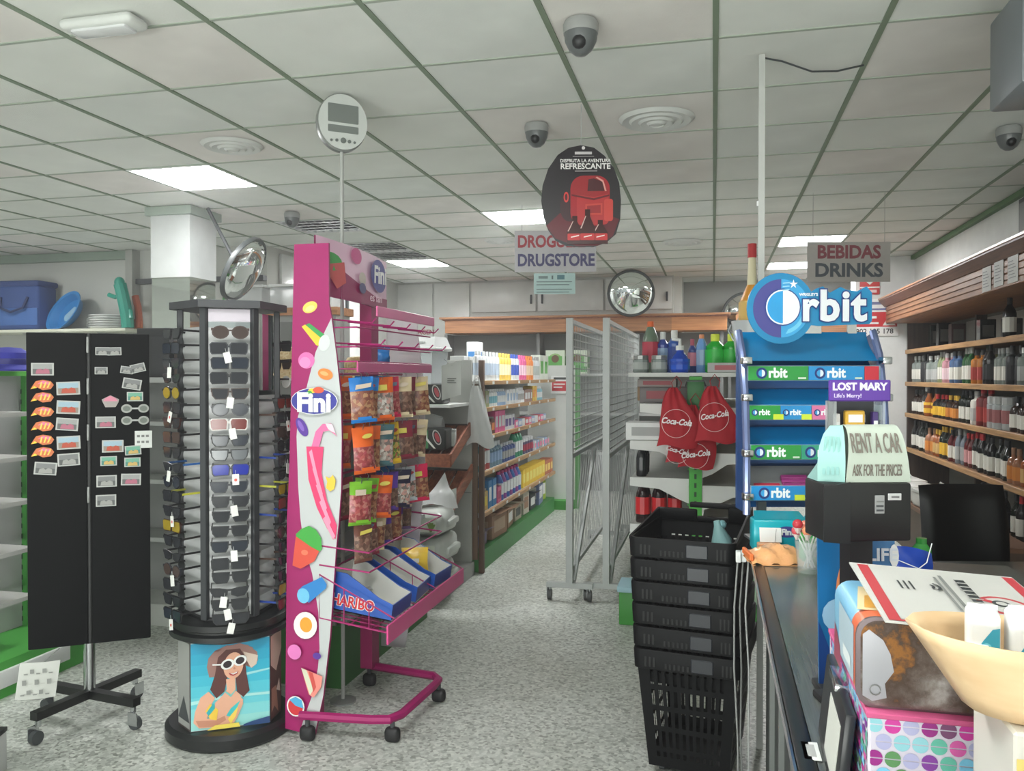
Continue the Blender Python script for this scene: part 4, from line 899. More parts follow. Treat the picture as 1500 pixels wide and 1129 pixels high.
for k, (x, r_) in enumerate(((-.055, .006), (-.03, .007), (0, .013), (.028, .008), (.052, .006))): MB().prism(ell(x, -.085-.002*abs(k-2), r_, n=12), .0275, .031, C(98, 104, 100), HS).build('button', t)
MB().cyl((0, 0, 2.775), (0, 0, 2.784), .012, MGREY).build('tip', t)
MB().cyl((0, 0, 2.76), (0, 0, 2.783), .009, C(110, 114, 110)).build('stub', t)

# ------------------------------------------------------------------ gondola behind the rack
g1 = thing('gondola', 'grey ended gondola with green plinth standing behind the pink candy rack', 'shelving', (-1.98, 4.3, 0))
GP = C(146, 148, 144, .6, var=.05)
MB().rbox(-.22, .22, -.66, -.64, .12, 1.46, GP, .004).build('end_panel', g1)
for z in (.45, .8, 1.15): MB().box(-.215, .215, -.664, -.66, z, z+.006, C(110, 112, 108)).build('panel_joint', g1)
MB().box(-.24, .255, -.665, .55, 0, .30, C(52, 112, 50, .5)).build('plinth', g1)
MB().box(.0, .26, -.62, .55, .301, .315, LGREY).build('base_shelf', g1)
MB().box(-.01, .01, -.62, .55, .3, 1.46, MGREY).build('back_panel', g1)
for z in (.62, .92, 1.2): MB().box(.0, .24, -.62, .55, z, z+.02, LGREY).build('shelf', g1)
MB().box(-.235, .235, -.67, .55, 1.462, 1.485, C(80, 130, 78, .5)).build('top_shelf', g1)
STR = m_spots('straw', [(222, 196, 150), (206, 178, 130), (232, 212, 172)], 90, .8)
def straw_hat(label, loc, r, h):
    t = thing('straw_hat', label, 'hat', loc)
    MB().lathe([(r, 0), (r*1.01, .004), (r*.62, .025), (r*.57, h*.7), (r*.46, h*.95), (r*.2, h), (0, h*1.01)], STR, 24).build('crown', t)
    for k in range(5): MB().lathe([(r*.6-.004*k, .03+h*.13*k), (r*.612-.004*k, .033+h*.13*k), (r*.6-.004*k, .04+h*.13*k)], C(150, 110, 70), 24).build('braid', t)
straw_hat('ribbed straw hat on the gondola top between the spinner and the candy rack', (-2.07, 3.80, 1.4861), .15, .16)
straw_hat('pale straw hat on the gondola top seen through the candy rack wires', (-1.88, 4.2, 1.4861), .15, .12)
t = thing('black_hat', 'black felt hat on the gondola top behind the ribbed straw hat', 'hat', (-2.13, 4.12, 1.4861))
MB().lathe([(.13, 0), (.132, .005), (.1, .03), (.09, .2), (.07, .26), (0, .27)], C(28, 28, 30, .9), 22).build('crown', t); MB().lathe([(.099, .035), (.102, .04), (.098, .07), (.095, .072)], C(60, 60, 62), 22).build('band', t)
for k, (x, y, ww, h, c, lb_) in enumerate(((-1.9, 4.46, .26, .07, WHITE, 'flat white box lying on the gondola top behind the candy rack'), (-1.98, 4.66, .3, .1, C(120, 110, 92), 'brown patterned box on the gondola top behind the candy rack'))):
    t = thing('flat_box', lb_, 'box', (x, y, 1.4861), R(12*k)); MB().rbox(-ww/2, ww/2, -.12, .12, 0, h, c, .004).build('body', t); MB().rbox(-ww/2-.003, ww/2+.003, -.123, .123, h-.02, h+.004, c, .003).build('lid', t)

# ------------------------------------------------------------------ wooden end display facing the viewer
ed = thing('produce_display', 'end display with grey back and two sloping slatted wooden trays', 'display', (-2.15, 5.95, 0))
MB().rbox(-.45, .385, .0, .03, .1, 1.62, C(158, 160, 154, .6, var=.04), .003).build('back_panel', ed)
for z in (.62, 1.12, 1.28): MB().box(-.45, .385, -.004, 0, z, z+.006, MGREY).build('panel_joint', ed)
MB().box(-.45, .40, -.92, .03, 0, .1, C(150, 152, 148)).build('plinth', ed)
for z in (.78, 1.12):
    sh_ = MB()
    tr = MB().box(-.44, .38, -.03, 0, z-.03, z+.02, DARKWOOD).build('tray_rail', ed)
    n = 9
    for k in range(n):
        x0 = -.44+k*.82/n
        MB().add([(x0, -.02, z), (x0+.075, -.02, z), (x0+.075, -.5, z-.22), (x0, -.5, z-.22), (x0, -.02, z+.014), (x0+.075, -.02, z+.014), (x0+.075, -.5, z-.206), (x0, -.5, z-.206)],
                 [(0, 1, 2, 3), (7, 6, 5, 4), (0, 4, 5, 1), (1, 5, 6, 2), (2, 6, 7, 3), (3, 7, 4, 0)], WOODRED).build('slat', ed)
    MB().box(-.45, .39, -.53, -.5, z-.25, z-.16, WOODRED).build('front_board', ed)
    MB().prism([(0, z+.06), (-.52, z-.16), (-.52, z-.24), (0, z-.04)], -.008, .008, WOODRED, Matrix.Translation((.39, 0, 0)) @ Matrix.Rotation(R(90), 4, 'Z') @ Matrix.Rotation(R(90), 4, 'X')).build('side_board', ed)
MB().box(-.44, .38, -.5, .0, 1.28, 1.30, OFFW).build('top_shelf', ed)
# patterned bags of charcoal/soil with green, black, red swirl
def swirl_pack(label, loc, rz, w_=.34, h=.14, d=.2):
    t = thing('swirl_pack', label, 'packet', loc, R(rz))
    MB().rbox(-w_/2, w_/2, -d/2, d/2, 0, h, C(40, 42, 40, .35), .02, 3).build('pouch', t)
    F = face((0, -d/2, 0)); pr_ = Print(.001)
    pr_.r(-w_/2+.02, .012, .055, h-.012, C(46, 120, 62, .3)); pr_.p([(.095, .012), (.11, .012), (.05, h*.55), (.045, h-.012), (.03, h-.012), (.035, h*.5)], C(216, 216, 208, .3))
    for k in range(3): pr_.p([(-w_/2+.03, .03+k*.035), (.03, .02+k*.035), (.03, .03+k*.035), (-w_/2+.03, .042+k*.035)], C(36, 90, 50, .3))
    pr_.p(ell(.118, h*.6, .028, .055, 16, rot=20), C(196, 192, 188, .3)); pr_.p(ell(.118, h*.6, .021, .046, 16, rot=20), C(36, 36, 36, .3)); pr_.p(ell(.12, h*.6, .015, .036, 14, rot=20), C(176, 66, 76, .3))
    pr_.put('print', t, F); MB().rbox(-w_/2-.012, -w_/2+.004, -d/2+.02, d/2-.02, h*.2, h*.8, C(200, 200, 196), .003).build('seal', t)
swirl_pack('green, black and red swirl packet on the top shelf of the end display', (-2.02, 5.62, 1.301), 4)
swirl_pack('green, black and red swirl packet on the upper slatted tray', (-1.98, 5.52, .985), 3, .36, .15)
t = thing('white_pouch', 'crumpled clear white pouch on the upper slatted tray behind the swirl packet', 'packet', (-2.05, 5.72, 1.06), 0)
MB().grid(lambda u, v: (-.14+.28*u, .02*math.sin(5*u)+.06*math.sin(PI*v), .16*v+.02*math.sin(4*u)*v), 8, 6, FROST).build('pouch', t); MB().grid(lambda u, v: (-.14+.28*u, -.05*math.sin(PI*v)+.01*math.sin(9*u), .16*v+.02*math.sin(4*u)*v), 8, 6, FROST).build('front_film', t)
for k, (x, z, ww, h, c) in enumerate(((-1.85, .935, .09, .11, OFFW),)):
    t = thing('white_carton', 'small white carton beside the swirl packet on the upper tray', 'box', (x+.02, 5.62, 1.0), R(10)); MB().rbox(-.045, .045, -.04, .04, 0, .12, c, .003).build('body', t); MB().rbox(-.046, .046, -.041, .041, .1, .122, LGREY, .002).build('flap', t)
# big clear plastic tub with a white lid, paper sheet hung on it
t = thing('plastic_tub', 'big clear plastic tub with bright white lid on top of the end display', 'tub', (-2.0, 5.55, 1.4405), R(-6))
tb = MB(); tb.lathe([(.0, 0), (.15, 0), (.165, .01), (.185, .24), (.18, .24), (.16, .012), (0, .004)], C(220, 226, 228, .15, alpha=.45), 4, M=Matrix.Rotation(R(45), 4, 'Z')); tb.build('tub', t)
MB().rbox(-.16, .16, -.15, .15, .235, .262, C(240, 242, 242, .25), .01).build('rim', t)
MB().add([(-.15, -.14, .262), (.15, -.14, .262), (.15, .14, .262), (-.15, .14, .262), (-.09, -.06, .335), (.12, -.06, .335), (.12, .13, .335), (-.09, .13, .335)], [(0, 1, 5, 4), (1, 2, 6, 5), (2, 3, 7, 6), (3, 0, 4, 7), (4, 5, 6, 7)], C(236, 238, 238, .2, alpha=.8)).build('lid', t)
MB().box(-.06, .06, -.125, -.105, .285, .30, C(190, 194, 192, .4), Matrix.Translation((0, 0, 0))).build('latch', t)
t = thing('paper_sign', 'printed white paper sheet hanging at the corner of the end display', 'sign', (-1.76, 5.47, 1.33), R(28)); t.scale = (.62, 1, .8)
MB().grid(lambda u, v: (-.12+.22*u, .01*math.sin(3*u+v), .3*v+.05*u), 6, 4, C(206, 208, 204, .6)).build('sheet', t)
pr_ = Print(.0006); [pr_.r(-.05, .13+.018*q, .05-.02*(q % 2), .137+.018*q, MGREY) for q in range(3)]; pr_.put('print', t, face((-.01, -.014, .02))); MB().cyl((-.0, 0, .3), (-.06, .12, .36), .002, MGREY, n=4).build('cord', t)
t = thing('carrier_bag', 'white plastic carrier bag hanging from the brown corner post', 'bag', (-1.72, 5.92, .98), R(30)); t.scale = (.72, .8, .86)
def cbg(s):
    def fn(u, v):
        ww = .06+.14*(1-v)**.7
        return ((u-.5)*2*ww*.75+.05*(1-v), s*.045*math.sin(PI*u)*(1-v*.6)+.012*math.sin(11*u+5*v), .52*v+.03*math.sin(6*u)*(1-v))
    return fn
b = MB(); b.grid(cbg(-1), 10, 10, C(206, 208, 206, .4)); b.grid(cbg(1), 10, 10, C(206, 208, 206, .4)); b.build('pouch', t)
MB().tube([(-.03, 0, .5), (-.01, .01, .57), (.03, .02, .6), (.05, 0, .5)], .01, C(206, 208, 206, .4), 6).build('handle', t)
# soil sacks on the floor
SK = C(190, 194, 188, .3)
def sack(label, loc, rz, w_, h, d, plants, seed):
    rnd = random.Random(seed)
    t = thing('soil_sack', label, 'sack', loc, R(rz), 'potting soil sacks')
    bm = MB(); bm.rbox(-w_/2, w_/2, -d/2, d/2, 0, h, SK, min(.06, h*.45), 4); me = bm.mesh('sack', 60)
    for v in me.vertices: v.co.x += .012*math.sin(v.co.z*30+v.co.y*9); v.co.y += .010*math.sin(v.co.x*22+seed)
    ob('sack', me, t)
    F = face((0, -d/2-.011, 0)); pr_ = Print(.001)
    pr_.r(-w_*.44, h*.22, w_*.44, h*.80, C(214, 218, 206, .3))
    for k in range(plants):
        x = -w_*.38+k*w_*.76/max(1, plants-1); hh_ = h*rnd.uniform(.3, .5)
        for a in (-30, -10, 12, 34): pr_.p([(x-.006, h*.24), (x+.006, h*.24), (x+math.sin(R(a))*hh_*.7+.01, h*.24+hh_*math.cos(R(a))), (x+math.sin(R(a))*hh_*.7-.004, h*.25+hh_*math.cos(R(a)))], C(106+k*7 % 40, 150, 76, .3))
    pr_.p([(-w_*.36, h*.22), (-w_*.26, h*.22), (-w_*.24, h*.42), (-w_*.38, h*.42)], C(186, 96, 70, .3)); pr_.p(ell(-w_*.31, h*.6, w_*.07, h*.16, 12), C(92, 140, 60, .3)); pr_.r(-w_*.44, h*.1, w_*.44, h*.16, C(92, 96, 92, .3))
    pr_.put('print', t, F); MB().rbox(w_/2-.03, w_/2+.03, -d*.3, d*.3, h*.35, h*.62, SK, .012).build('sealed_end', t)
sack('printed soil sack lowest in the floor pile before the wooden trays', (-2.02, 5.25, .101), 3, .62, .16, .40, 8, 1)
sack('printed soil sack with a potted plant picture, second up in the floor pile', (-2.0, 5.23, .2755), -1, .62, .17, .40, 9, 2)
sack('grey soil sack with a folded corner on top of the floor pile', (-1.99, 5.20, .462), 2, .60, .16, .38, 3, 3)
t = thing('soil_sack', 'loose crumpled top of a silver sack propped on the floor pile', 'sack', (-1.74, 5.24, .632), R(25))
MB().grid(lambda u, v: (-.17+.26*u*(1-.3*v), .03*math.sin(6*u)+.1*v, .2*v*u+.015*math.sin(9*v+5*u)), 8, 6, C(200, 202, 200, .25)).build('flap', t); MB().grid(lambda u, v: (-.15+.24*u, .1+.02*math.sin(4*u), .11*v*u), 6, 3, SK).build('back_flap', t)
t = thing('violet_pouch', 'two tone violet and white sweets pouch at the front of the floor pile', 'packet', (-1.93, 5.16, .632), R(-6))
ob('pouch', bag_mesh(PUR, C(150, 110, 170, .25), .16, .2, 61, .4), t, (-.02, -.02, .19)); MB().rbox(-.05, .02, -.055, -.05, .08, .14, WHITE, .002).build('label', t)

# ------------------------------------------------------------------ drugstore gondola along the aisle
dgd = thing('gondola', 'long drugstore gondola with tan shelf edges, brown corner post and green plinth', 'shelving', (-1.72, 7.55, 0))
Y0, Y1 = -1.5, 1.5
MB().box(-.42, -.40, Y0, Y1, .1, 1.62, C(176, 178, 172, .6)).build('back_panel', dgd)
MB().box(-.42, .0, Y0, Y1, 0, .15, C(60, 128, 66, .5)).build('plinth', dgd)
MB().rbox(-.01, .03, Y0-.03, Y0+.01, 0, 1.62, C(92, 70, 56, .6), .004).build('corner_post', dgd)
MB().box(-.42, -.02, Y0-.02, Y0-.005, .1, 1.44, C(120, 96, 78, .6)).build('end_panel', dgd)
DLV = [1.46, 1.25, 1.03, .755, .44]
for z in DLV:
    s_ = MB().box(-.39, -.012, Y0, Y1, z-.022, z, OFFW).build('shelf', dgd); MB().rbox(-.012, .012, Y0+.005, Y1, z-.03, z+.004, SHELFWOOD, .003, 1).build('shelf_edge', s_)
    for k in range(6):
        yy = Y0+.3+k*.45; MB().box(.0121, .0135, yy, yy+.06, z-.026, z-.002, WHITE).build('price_tag', s_)
we = thing('end_panel_unit', 'white end panel with green slotted upright at the far end of the drugstore aisle', 'panel', (-1.52, 9.25, 0))
MB().box(-.55, .0, 0, .02, .1, 1.62, OFFW).build('sheet', we); MB().box(.0, .05, -.01, .04, 0, 1.62, GREEN).build('upright', we); MB().box(-.55, .0, -.15, .02, 0, .1, GREEN).build('plinth', we)
t = thing('wall_notice', 'small red and white notice at the far end of the drugstore shelves', 'notice', (-1.66, 9.22, 1.30)); MB().rbox(-.13, .1, -.006, 0, 0, .2, WHITE, .002, 1).build('panel', t)
pr_ = Print(); pr_.r(-.12, .03, .09, .14, C(196, 60, 66)); pr_.r(-.1, .16, .07, .185, DGREY); pr_.r(-.1, .1, .03, .115, WHITE); pr_.r(-.1, .065, .0, .08, WHITE); pr_.p(ell(.06, .07, .018), WHITE); pr_.put('print', t, face((0, -.006, 0)))

# product builders: each returns a thing whose root is its own body mesh with cap/label children
_pm = {}
def cached(key, fn):
    if key not in _pm: _pm[key] = fn()
    return _pm[key]
PROF = {
 'shampoo': [(.0, 0), (.92, 0), (1, .02), (1, .74), (.8, .82), (.42, .85)],
 'spray': [(.0, 0), (.9, 0), (1, .02), (1, .45), (.8, .55), (.95, .68), (.55, .78), (.4, .82)],
 'jar': [(0, 0), (.95, 0), (1, .04), (1, .74), (.85, .78)],
 'wine': [(0, 0), (.95, 0), (1, .02), (1, .60), (.85, .68), (.42, .80), (.36, .84)],
 'spirit': [(0, 0), (.95, 0), (1, .02), (1, .66), (.9, .72), (.4, .78), (.36, .86)],
 'squat': [(0, 0), (.9, 0), (1, .05), (1, .55), (.8, .68), (.4, .74), (.34, .82)],
 'flask': [(0, 0), (.85, 0), (1, .1), (1.02, .4), (.7, .62), (.42, .72), (.36, .84)],
 'litre': [(0, 0), (.92, 0), (1, .03), (.94, .3), (1, .5), (.9, .68), (.5, .86), (.36, .90)],
}
def bottle(name, kind, r, h, loc, body, cap, lab, label, cat, group, flat=1.0, rz=0, capr=None):
    n = 10
    def mk():
        P_ = [(a*r, b*h) for a, b in PROF[kind]]; D_ = Matrix.Diagonal((1, flat, 1, 1)); e = P_[-1]
        b = MB().lathe(P_, body, n, M=D_).mesh(name)
        cr = e[0]*1.12 if capr is None else capr*r
        c = MB().lathe([(cr, e[1]-.002), (cr, h*.985), (cr*.9, h)], cap, n, M=D_).mesh('cap')
        z0, z1 = (.12*h, .5*h) if kind in ('wine', 'spirit', 'squat', 'flask') else (.2*h, .6*h)
        l = MB().lathe([(r*1.012, z0), (r*1.014, z1)], lab, n, M=D_)
        l.f = [f for f in l.f if len(f) == 4]; l.m = l.m[:len(l.f)]
        return b, c, l.mesh('label')
    b, c, l = cached((name, kind, r, h, body.name, cap.name, lab.name, flat, capr), mk)
    t = tag(ob(name, b, None, loc, rz), label, cat, group); ob('cap', c, t); ob('label', l, t)
    return t
def carton(name, sx, sy, sz, loc, body, lab, label, cat, group, rz=0, fx=0):
    def mk():
        b = MB().rbox(-sx/2, sx/2, -sy/2, sy/2, 0, sz, body, min(.003, sx*.1), 1).mesh(name)
        l = MB(); l.box(sx/2, sx/2+.0008, -sy*.36, sy*.36, sz*.25, sz*.75, lab); l.box(-sx*.36, sx*.36, -sy/2-.0008, -sy/2, sz*.25, sz*.75, lab)
        return b, l.mesh('label')
    b, l = cached((name, sx, sy, sz, body.name, lab.name), mk)
    t = tag(ob(name, b, None, loc, rz), label, cat, group); ob('label', l, t)
    return t
WB = C(226, 230, 232, .3); YB = C(240, 206, 96, .3); BWB = C(70, 96, 190, .3); PKB = C(232, 104, 160, .3); ORB = C(242, 146, 76, .3); GRB = C(86, 176, 60, .3); TQ = C(60, 160, 176, .3)
gname = 'the drugstore gondola'
cnt = {}
def lab_n(desc, shelf):
    cnt[(desc, shelf)] = cnt.get((desc, shelf), 0)+1
    return '%s, %s such from the near end, drugstore %s' % (desc, nth(cnt[(desc, shelf)]), shelf)
def DX(dx): return -1.72+dx
y = 6.13
for mat_, cap_, lb2, n, desc in ((WB, WB, C(186, 202, 220, .4), 7, 'tall white lotion bottle'), (YB, YB, C(250, 236, 190, .4), 4, 'tall yellow shampoo bottle'), (WB, BWB, BWB, 3, 'white shampoo bottle with blue cap'), (PKB, PKB, C(250, 210, 226, .4), 3, 'pink shampoo bottle'), (ORB, ORB, C(250, 220, 190, .4), 3, 'orange shampoo bottle'), (WB, LGREY, C(190, 200, 196, .4), 3, 'white shampoo bottle with grey cap')):
    for k in range(n):
        bottle('shampoo_bottle', 'shampoo', .036, .235, (DX(-.06), y, 1.461), mat_, cap_, lb2, lab_n(desc, 'top shelf'), 'bottle', 'shampoo bottles on the drugstore top shelf', .62, R(90), .5); y += .104
for k in range(2):
    carton('nappy_pack', .1, .2, .26, (DX(-.1), y+.09, 1.461), C(224, 230, 220, .35), GRB, lab_n('white and green hygiene pack', 'top shelf'), 'pack', 'green packs on the top shelf'); y += .215
for k, (x, yy, sx, sy, sz, c, l2, d_) in enumerate(((-.28, 6.4, .12, .12, .2, LGREY, DGREY, 'grey carton behind the lotion bottles'), (-.3, 6.62, .12, .13, .2, LGREY, DGREY, 'second grey carton behind the lotion bottles'), (-.28, 6.85, .1, .16, .33, WB, C(64, 132, 196), 'white and blue tall carton behind the lotion bottles'))):
    carton('carton', sx, sy, sz, (DX(x), yy, 1.461), c, l2, d_+' on the drugstore top shelf', 'carton', None)
rr = random.Random(5)
def run(shelf_z, shelf, items, y0=6.12, y1=9.0, dx=-.05):
    y = y0; i = 0
    while y < y1 and i < len(items):
        it = items[i]; i += 1
        if it[0] == 'c':
            _, nm, sx, sy, sz, b, l, d_ = it; y += sy/2
            carton(nm, sx, sy, sz, (DX(dx-sx/2+.03), y, shelf_z+.001), b, l, lab_n(d_, shelf), 'carton' if 'box' in nm or 'carton' in nm else 'packet', '%ss on the drugstore %s' % (nm.replace('_', ' '), shelf), R(rr.uniform(-4, 4))); y += sy/2+.012
        else:
            _, nm, kind, r, h, b, c, l, d_ = it; y += r
            bottle(nm, kind, r, h, (DX(dx-r+.03), y, shelf_z+.001), b, c, l, lab_n(d_, shelf), 'bottle', '%ss on the drugstore %s' % (nm.replace('_', ' '), shelf)); y += r+.014
CY = C(130, 190, 206, .3); LB = C(150, 180, 214, .3); OLV = C(150, 160, 110, .4)
tube = lambda b, l, d_: ('b', 'cream_bottle', 'shampoo', .028, .14, b, WB, l, d_)
box = lambda b, l, sy, sz, d_, sx=.1: ('c', 'product_carton', sx, sy, sz, b, l, d_)
run(1.25, 'second shelf', [box(OLV, LGREY, .12, .14, 'olive patterned carton'), box(OLV, LGREY, .12, .13, 'olive patterned carton')]+[tube(WB, CY, 'small white cream bottle') for _ in range(4)]+[tube(LB, WB, 'small pale blue cream bottle') for _ in range(4)]+[box(WB, LB, .1, .13, 'white and blue carton') for _ in range(4)]+[tube(WB, LGREY, 'small white tonic bottle') for _ in range(4)]+[box(C(160, 130, 120), WB, .1, .12, 'dusky carton') for _ in range(3)]+[box(YB, ORB, .1, .15, 'yellow carton') for _ in range(2)]+[tube(CY, WB, 'small teal cream bottle') for _ in range(4)])
run(1.03, 'third shelf', [box(LGREY, WHITE, .16, .08, 'grey flat carton'), box(C(190, 140, 130), WHITE, .14, .1, 'rose carton'), box(C(110, 70, 60), ORB, .1, .12, 'dark brown carton')]+[box(PKB, WB, .1, .18, 'tall pink carton') for _ in range(3)]+[box(WB, C(110, 90, 150), .11, .13, 'white and violet carton') for _ in range(3)]+[box((PKB, LB, WB, C(200, 90, 90))[k % 4], WB, .13, .07, 'low soap carton') for k in range(10)])
run(.755, 'fourth shelf', [('b', 'cleaner_bottle', 'spray', .045, .24, TQ, WB, WB, 'teal cleaner bottle')]+[('b', 'cleaner_bottle', 'litre', .05, .25, C(190, 90, 90, .3), C(200, 50, 50), WB, 'red cleaner bottle')]*2+[('b', 'cleaner_bottle', 'spray', .042, .2, C(120, 150, 170, .3), WB, LB, 'blue grey cleaner bottle')]*4+[('b', 'cleaner_bottle', 'shampoo', .04, .16, C(70, 90, 150, .3), WB, LGREY, 'navy cleaner bottle')]*5+[('b', 'cleaner_bottle', 'litre', .045, .24, C(50, 150, 110, .3), RED, WB, 'green cleaner bottle with red cap')]*3+[('b', 'cleaner_bottle', 'jar', .05, .15, C(90, 90, 120, .3), WB, C(170, 60, 80), 'plum cleaner jar')]*4+[box((WB, LB, LGREY)[k % 3], PKB, .12, .09, 'pale low carton') for k in range(6)])
run(.44, 'fifth shelf', [box(C(190, 160, 90), C(220, 200, 60), .2, .15, 'gold foil carton', .16)]+[box(C(46, 120, 176), WB, .13, .22, 'blue detergent carton', .14) for _ in range(2)]+[box(C(200, 90, 130), C(160, 40, 90), .16, .13, 'pink and white carton', .13)]+[('b', 'cleaner_bottle', 'litre', .048, .24, (C(60, 110, 190, .3), C(150, 80, 160, .3))[k % 2], C(200, 60, 130), WB, ('blue softener bottle', 'violet softener bottle')[k % 2]) for k in range(7)]+[box(C(236, 200, 60), C(240, 226, 120), .14, .17, 'bright yellow carton', .12) for _ in range(7)]+[box(C(190, 110, 80), YB, .14, .15, 'rust carton', .12) for _ in range(3)])
KR = C(150, 116, 92, .7)
for k, (yy, sx, sy, sz, c, l2, d_) in enumerate(((6.28, .2, .3, .12, C(120, 110, 120), C(90, 90, 150), 'low mixed box of odds and ends'), (6.75, .26, .42, .2, KR, C(176, 150, 124), 'big brown open carton'), (7.2, .22, .3, .17, C(160, 124, 98), WHITE, 'mid brown carton'), (7.55, .2, .25, .15, C(170, 160, 140), DGREY, 'pale kraft carton'), (7.9, .2, .2, .22, C(196, 190, 176), KR, 'white and kraft carton'), (8.2, .2, .25, .16, DGREY, WHITE, 'dark carton'), (8.55, .22, .28, .25, C(120, 134, 170), WHITE, 'blue grey wrapped pack'), (8.85, .16, .16, .24, C(170, 196, 60), WHITE, 'lime carton'))):
    t = carton('floor_carton', sx, sy, sz, (DX(-.16), yy, .151), c, l2, d_+' on the green plinth of the drugstore gondola', 'carton', None, R(rr.uniform(-8, 8)))
    MB().add([(-sx/2, -sy/2, sz), (sx/2, -sy/2, sz), (sx/2+.05, -sy/2-.02, sz+.03), (-sx/2, -sy/2-.06, sz+.03), (sx/2, sy/2, sz), (sx/2+.07, sy/2, sz+.02), (sx/2+.07, -sy/2, sz+.02)], [(0, 1, 2, 3), (1, 4, 5, 6)], c).build('flap', t)
for k in range(4):
    t = tag(MB().grid(lambda u, v: (-.08+.16*u, -.1+.2*v, .012+.02*math.sin(7*u+k)*math.sin(5*v+k)), 6, 6, (WHITE, C(120, 110, 170), OFFW, C(214, 210, 190))[k]).build('loose_packet', None, (DX(-.13), 6.2+k*.3, .285 if k in (0,) else .36 if k < 3 else .33), R(20*k)), 'crumpled loose %s packet lying on the cartons near the floor' % ('white', 'violet', 'off white', 'cream')[k], 'packet')
    MB().rbox(-.03, .03, -.04, .04, .03, .034, (C(90, 90, 150), WHITE, LGREY, C(180, 80, 70))[k], .001, 1).build('label', t)
# packs on the far wall shelf above the drugstore gondola
for k in range(2):
    t = carton('tissue_pack', .25, .26, .30, (-1.98+k*.29, 10.60, 1.531), C(214, 226, 206, .35), C(96, 170, 84), 'green and white tissue pack on the back wall shelf, ' + ('farther from', 'nearer to')[k]+' the grid racks', 'pack', 'tissue packs on the back wall')
    pr_ = Print(); pr_.p(ell(0, .18, .09, .08, 16), C(150, 186, 120)); pr_.p(ell(0, .19, .05, .05, 14), C(110, 84, 60)); pr_.r(-.125, .02, .125, .09, C(70, 150, 66)); pr_.put('print', t, face((0, -.13, 0)))
for k in range(5):
    bottle('spray_bottle', 'spray', .05, .26, (-1.0+k*.16, 10.6, 1.531), (LGREY, C(160, 164, 150), LB, WB, OLV)[k], WB, LGREY, 'dim bottle on the back wall shelf, '+nth(k+1)+' beside the tissue packs', 'bottle', 'bottles on the back wall shelf')

# ------------------------------------------------------------------ two wheeled wire grid racks
GAL = C(168, 172, 170, .45, .25)
def grid_rack(label, x, y0, y1, rz=0):
    t = thing('grid_rack', label, 'rack', (x, y0, 0), R(rz), 'wheeled grid racks')
    Ln = y1-y0; H = 1.885
    for y in (0, Ln): MB().box(-.022, .022, y-.02, y+.02, .09, H, GAL).build('post', t)
    for z in (.20, .96, H-.02): MB().box(-.014, .014, .02, Ln-.02, z-.014, z+.014, GAL).build('rail', t)
    m = MB()
    k = 0
    z = 1.0
    while z < H-.03: m.box(-.003, .003, .02, Ln-.02, z-.0035, z+.0035, GAL); z += .05
    n = int(Ln/.075)
    for i in range(1, n): m.box(-.0018, .0018, i*Ln/n-.0018, i*Ln/n+.0018, .21, H-.03, GAL)
    m.build('grille', t)
    m = MB()
    for i in range(13):
        y = .03+i*(Ln-.5)/12; m.tube([(.006, y, .24), (.006, min(Ln-.03, y+.5), .93)], .004, GAL, 4)
    m.build('diagonal_grille', t)
    MB().tube([(.02, .05, .12), (.02, Ln*.55, .93)], .016, GAL, 6).build('brace', t)
    for y in (.0, Ln):
        f = MB().box(-.155, .155, y-.018, y+.018, .085, .12, GAL).build('foot', t)
        for sx in (-1, 1):
            c = MB().cyl((sx*.135, y, .05), (sx*.135, y, .086), .012, STEEL).build('caster', f)
            MB().cyl((sx*.135-.012, y, .036), (sx*.135+.012, y, .036), .036, C(70, 72, 72), n=16).build('wheel', f); MB().box(sx*.135-.017, sx*.135-.013, y-.02, y+.02, .03, .086, STEEL).build('fork', f)
    return t
grid_rack('wheeled grey wire grid rack nearer the drugstore shelves', -.93, 5.44, 7.35)
grid_rack('wheeled grey wire grid rack nearer the red cola bags', -.69, 5.48, 7.7, 0)
t = thing('floor_carton', 'small white and blue box on green crate beside the foot of the grid racks', 'box', (-.53, 5.08, 0))
MB().rbox(-.02, .1, -.1, .1, 0, .2, GREEN, .004).build('body', t); MB().rbox(-.03, .12, -.12, .12, .2, .235, C(150, 186, 196), .004).build('lid', t)

# ------------------------------------------------------------------ middle gondola with red cola bags
mg = thing('gondola', 'gondola end with green slotted upright and white bracketed shelves', 'shelving', (-.105, 5.2, 0))
MB().box(-.038, .038, -.03, .03, 0, 1.50, C(66, 172, 56, .45)).build('upright', mg)
sl = MB()
for k in range(24): sl.box(-.007, .007, -.033, -.0295, .1+k*.055, .13+k*.055, C(26, 70, 28))  # open slots drawn as dark strips set on the upright
for k in range(12):
    for s_ in (-1, 1): sl.box(min(s_*.038, s_*.048), max(s_*.038, s_*.048), -.012, .012, .15+k*.11, .162+k*.11, C(50, 130, 44))
sl.build('upright_slot', mg)
MB().box(-.012, .012, .03, 2.4, .1, 1.5, C(150, 152, 148)).build('back_panel', mg)
MB().box(-.40, .40, -.02, 2.4, 0, .12, GREEN).build('plinth', mg)
MB().box(-.41, .41, -.03, 2.4, 1.495, 1.52, OFFW).build('top_shelf', mg)
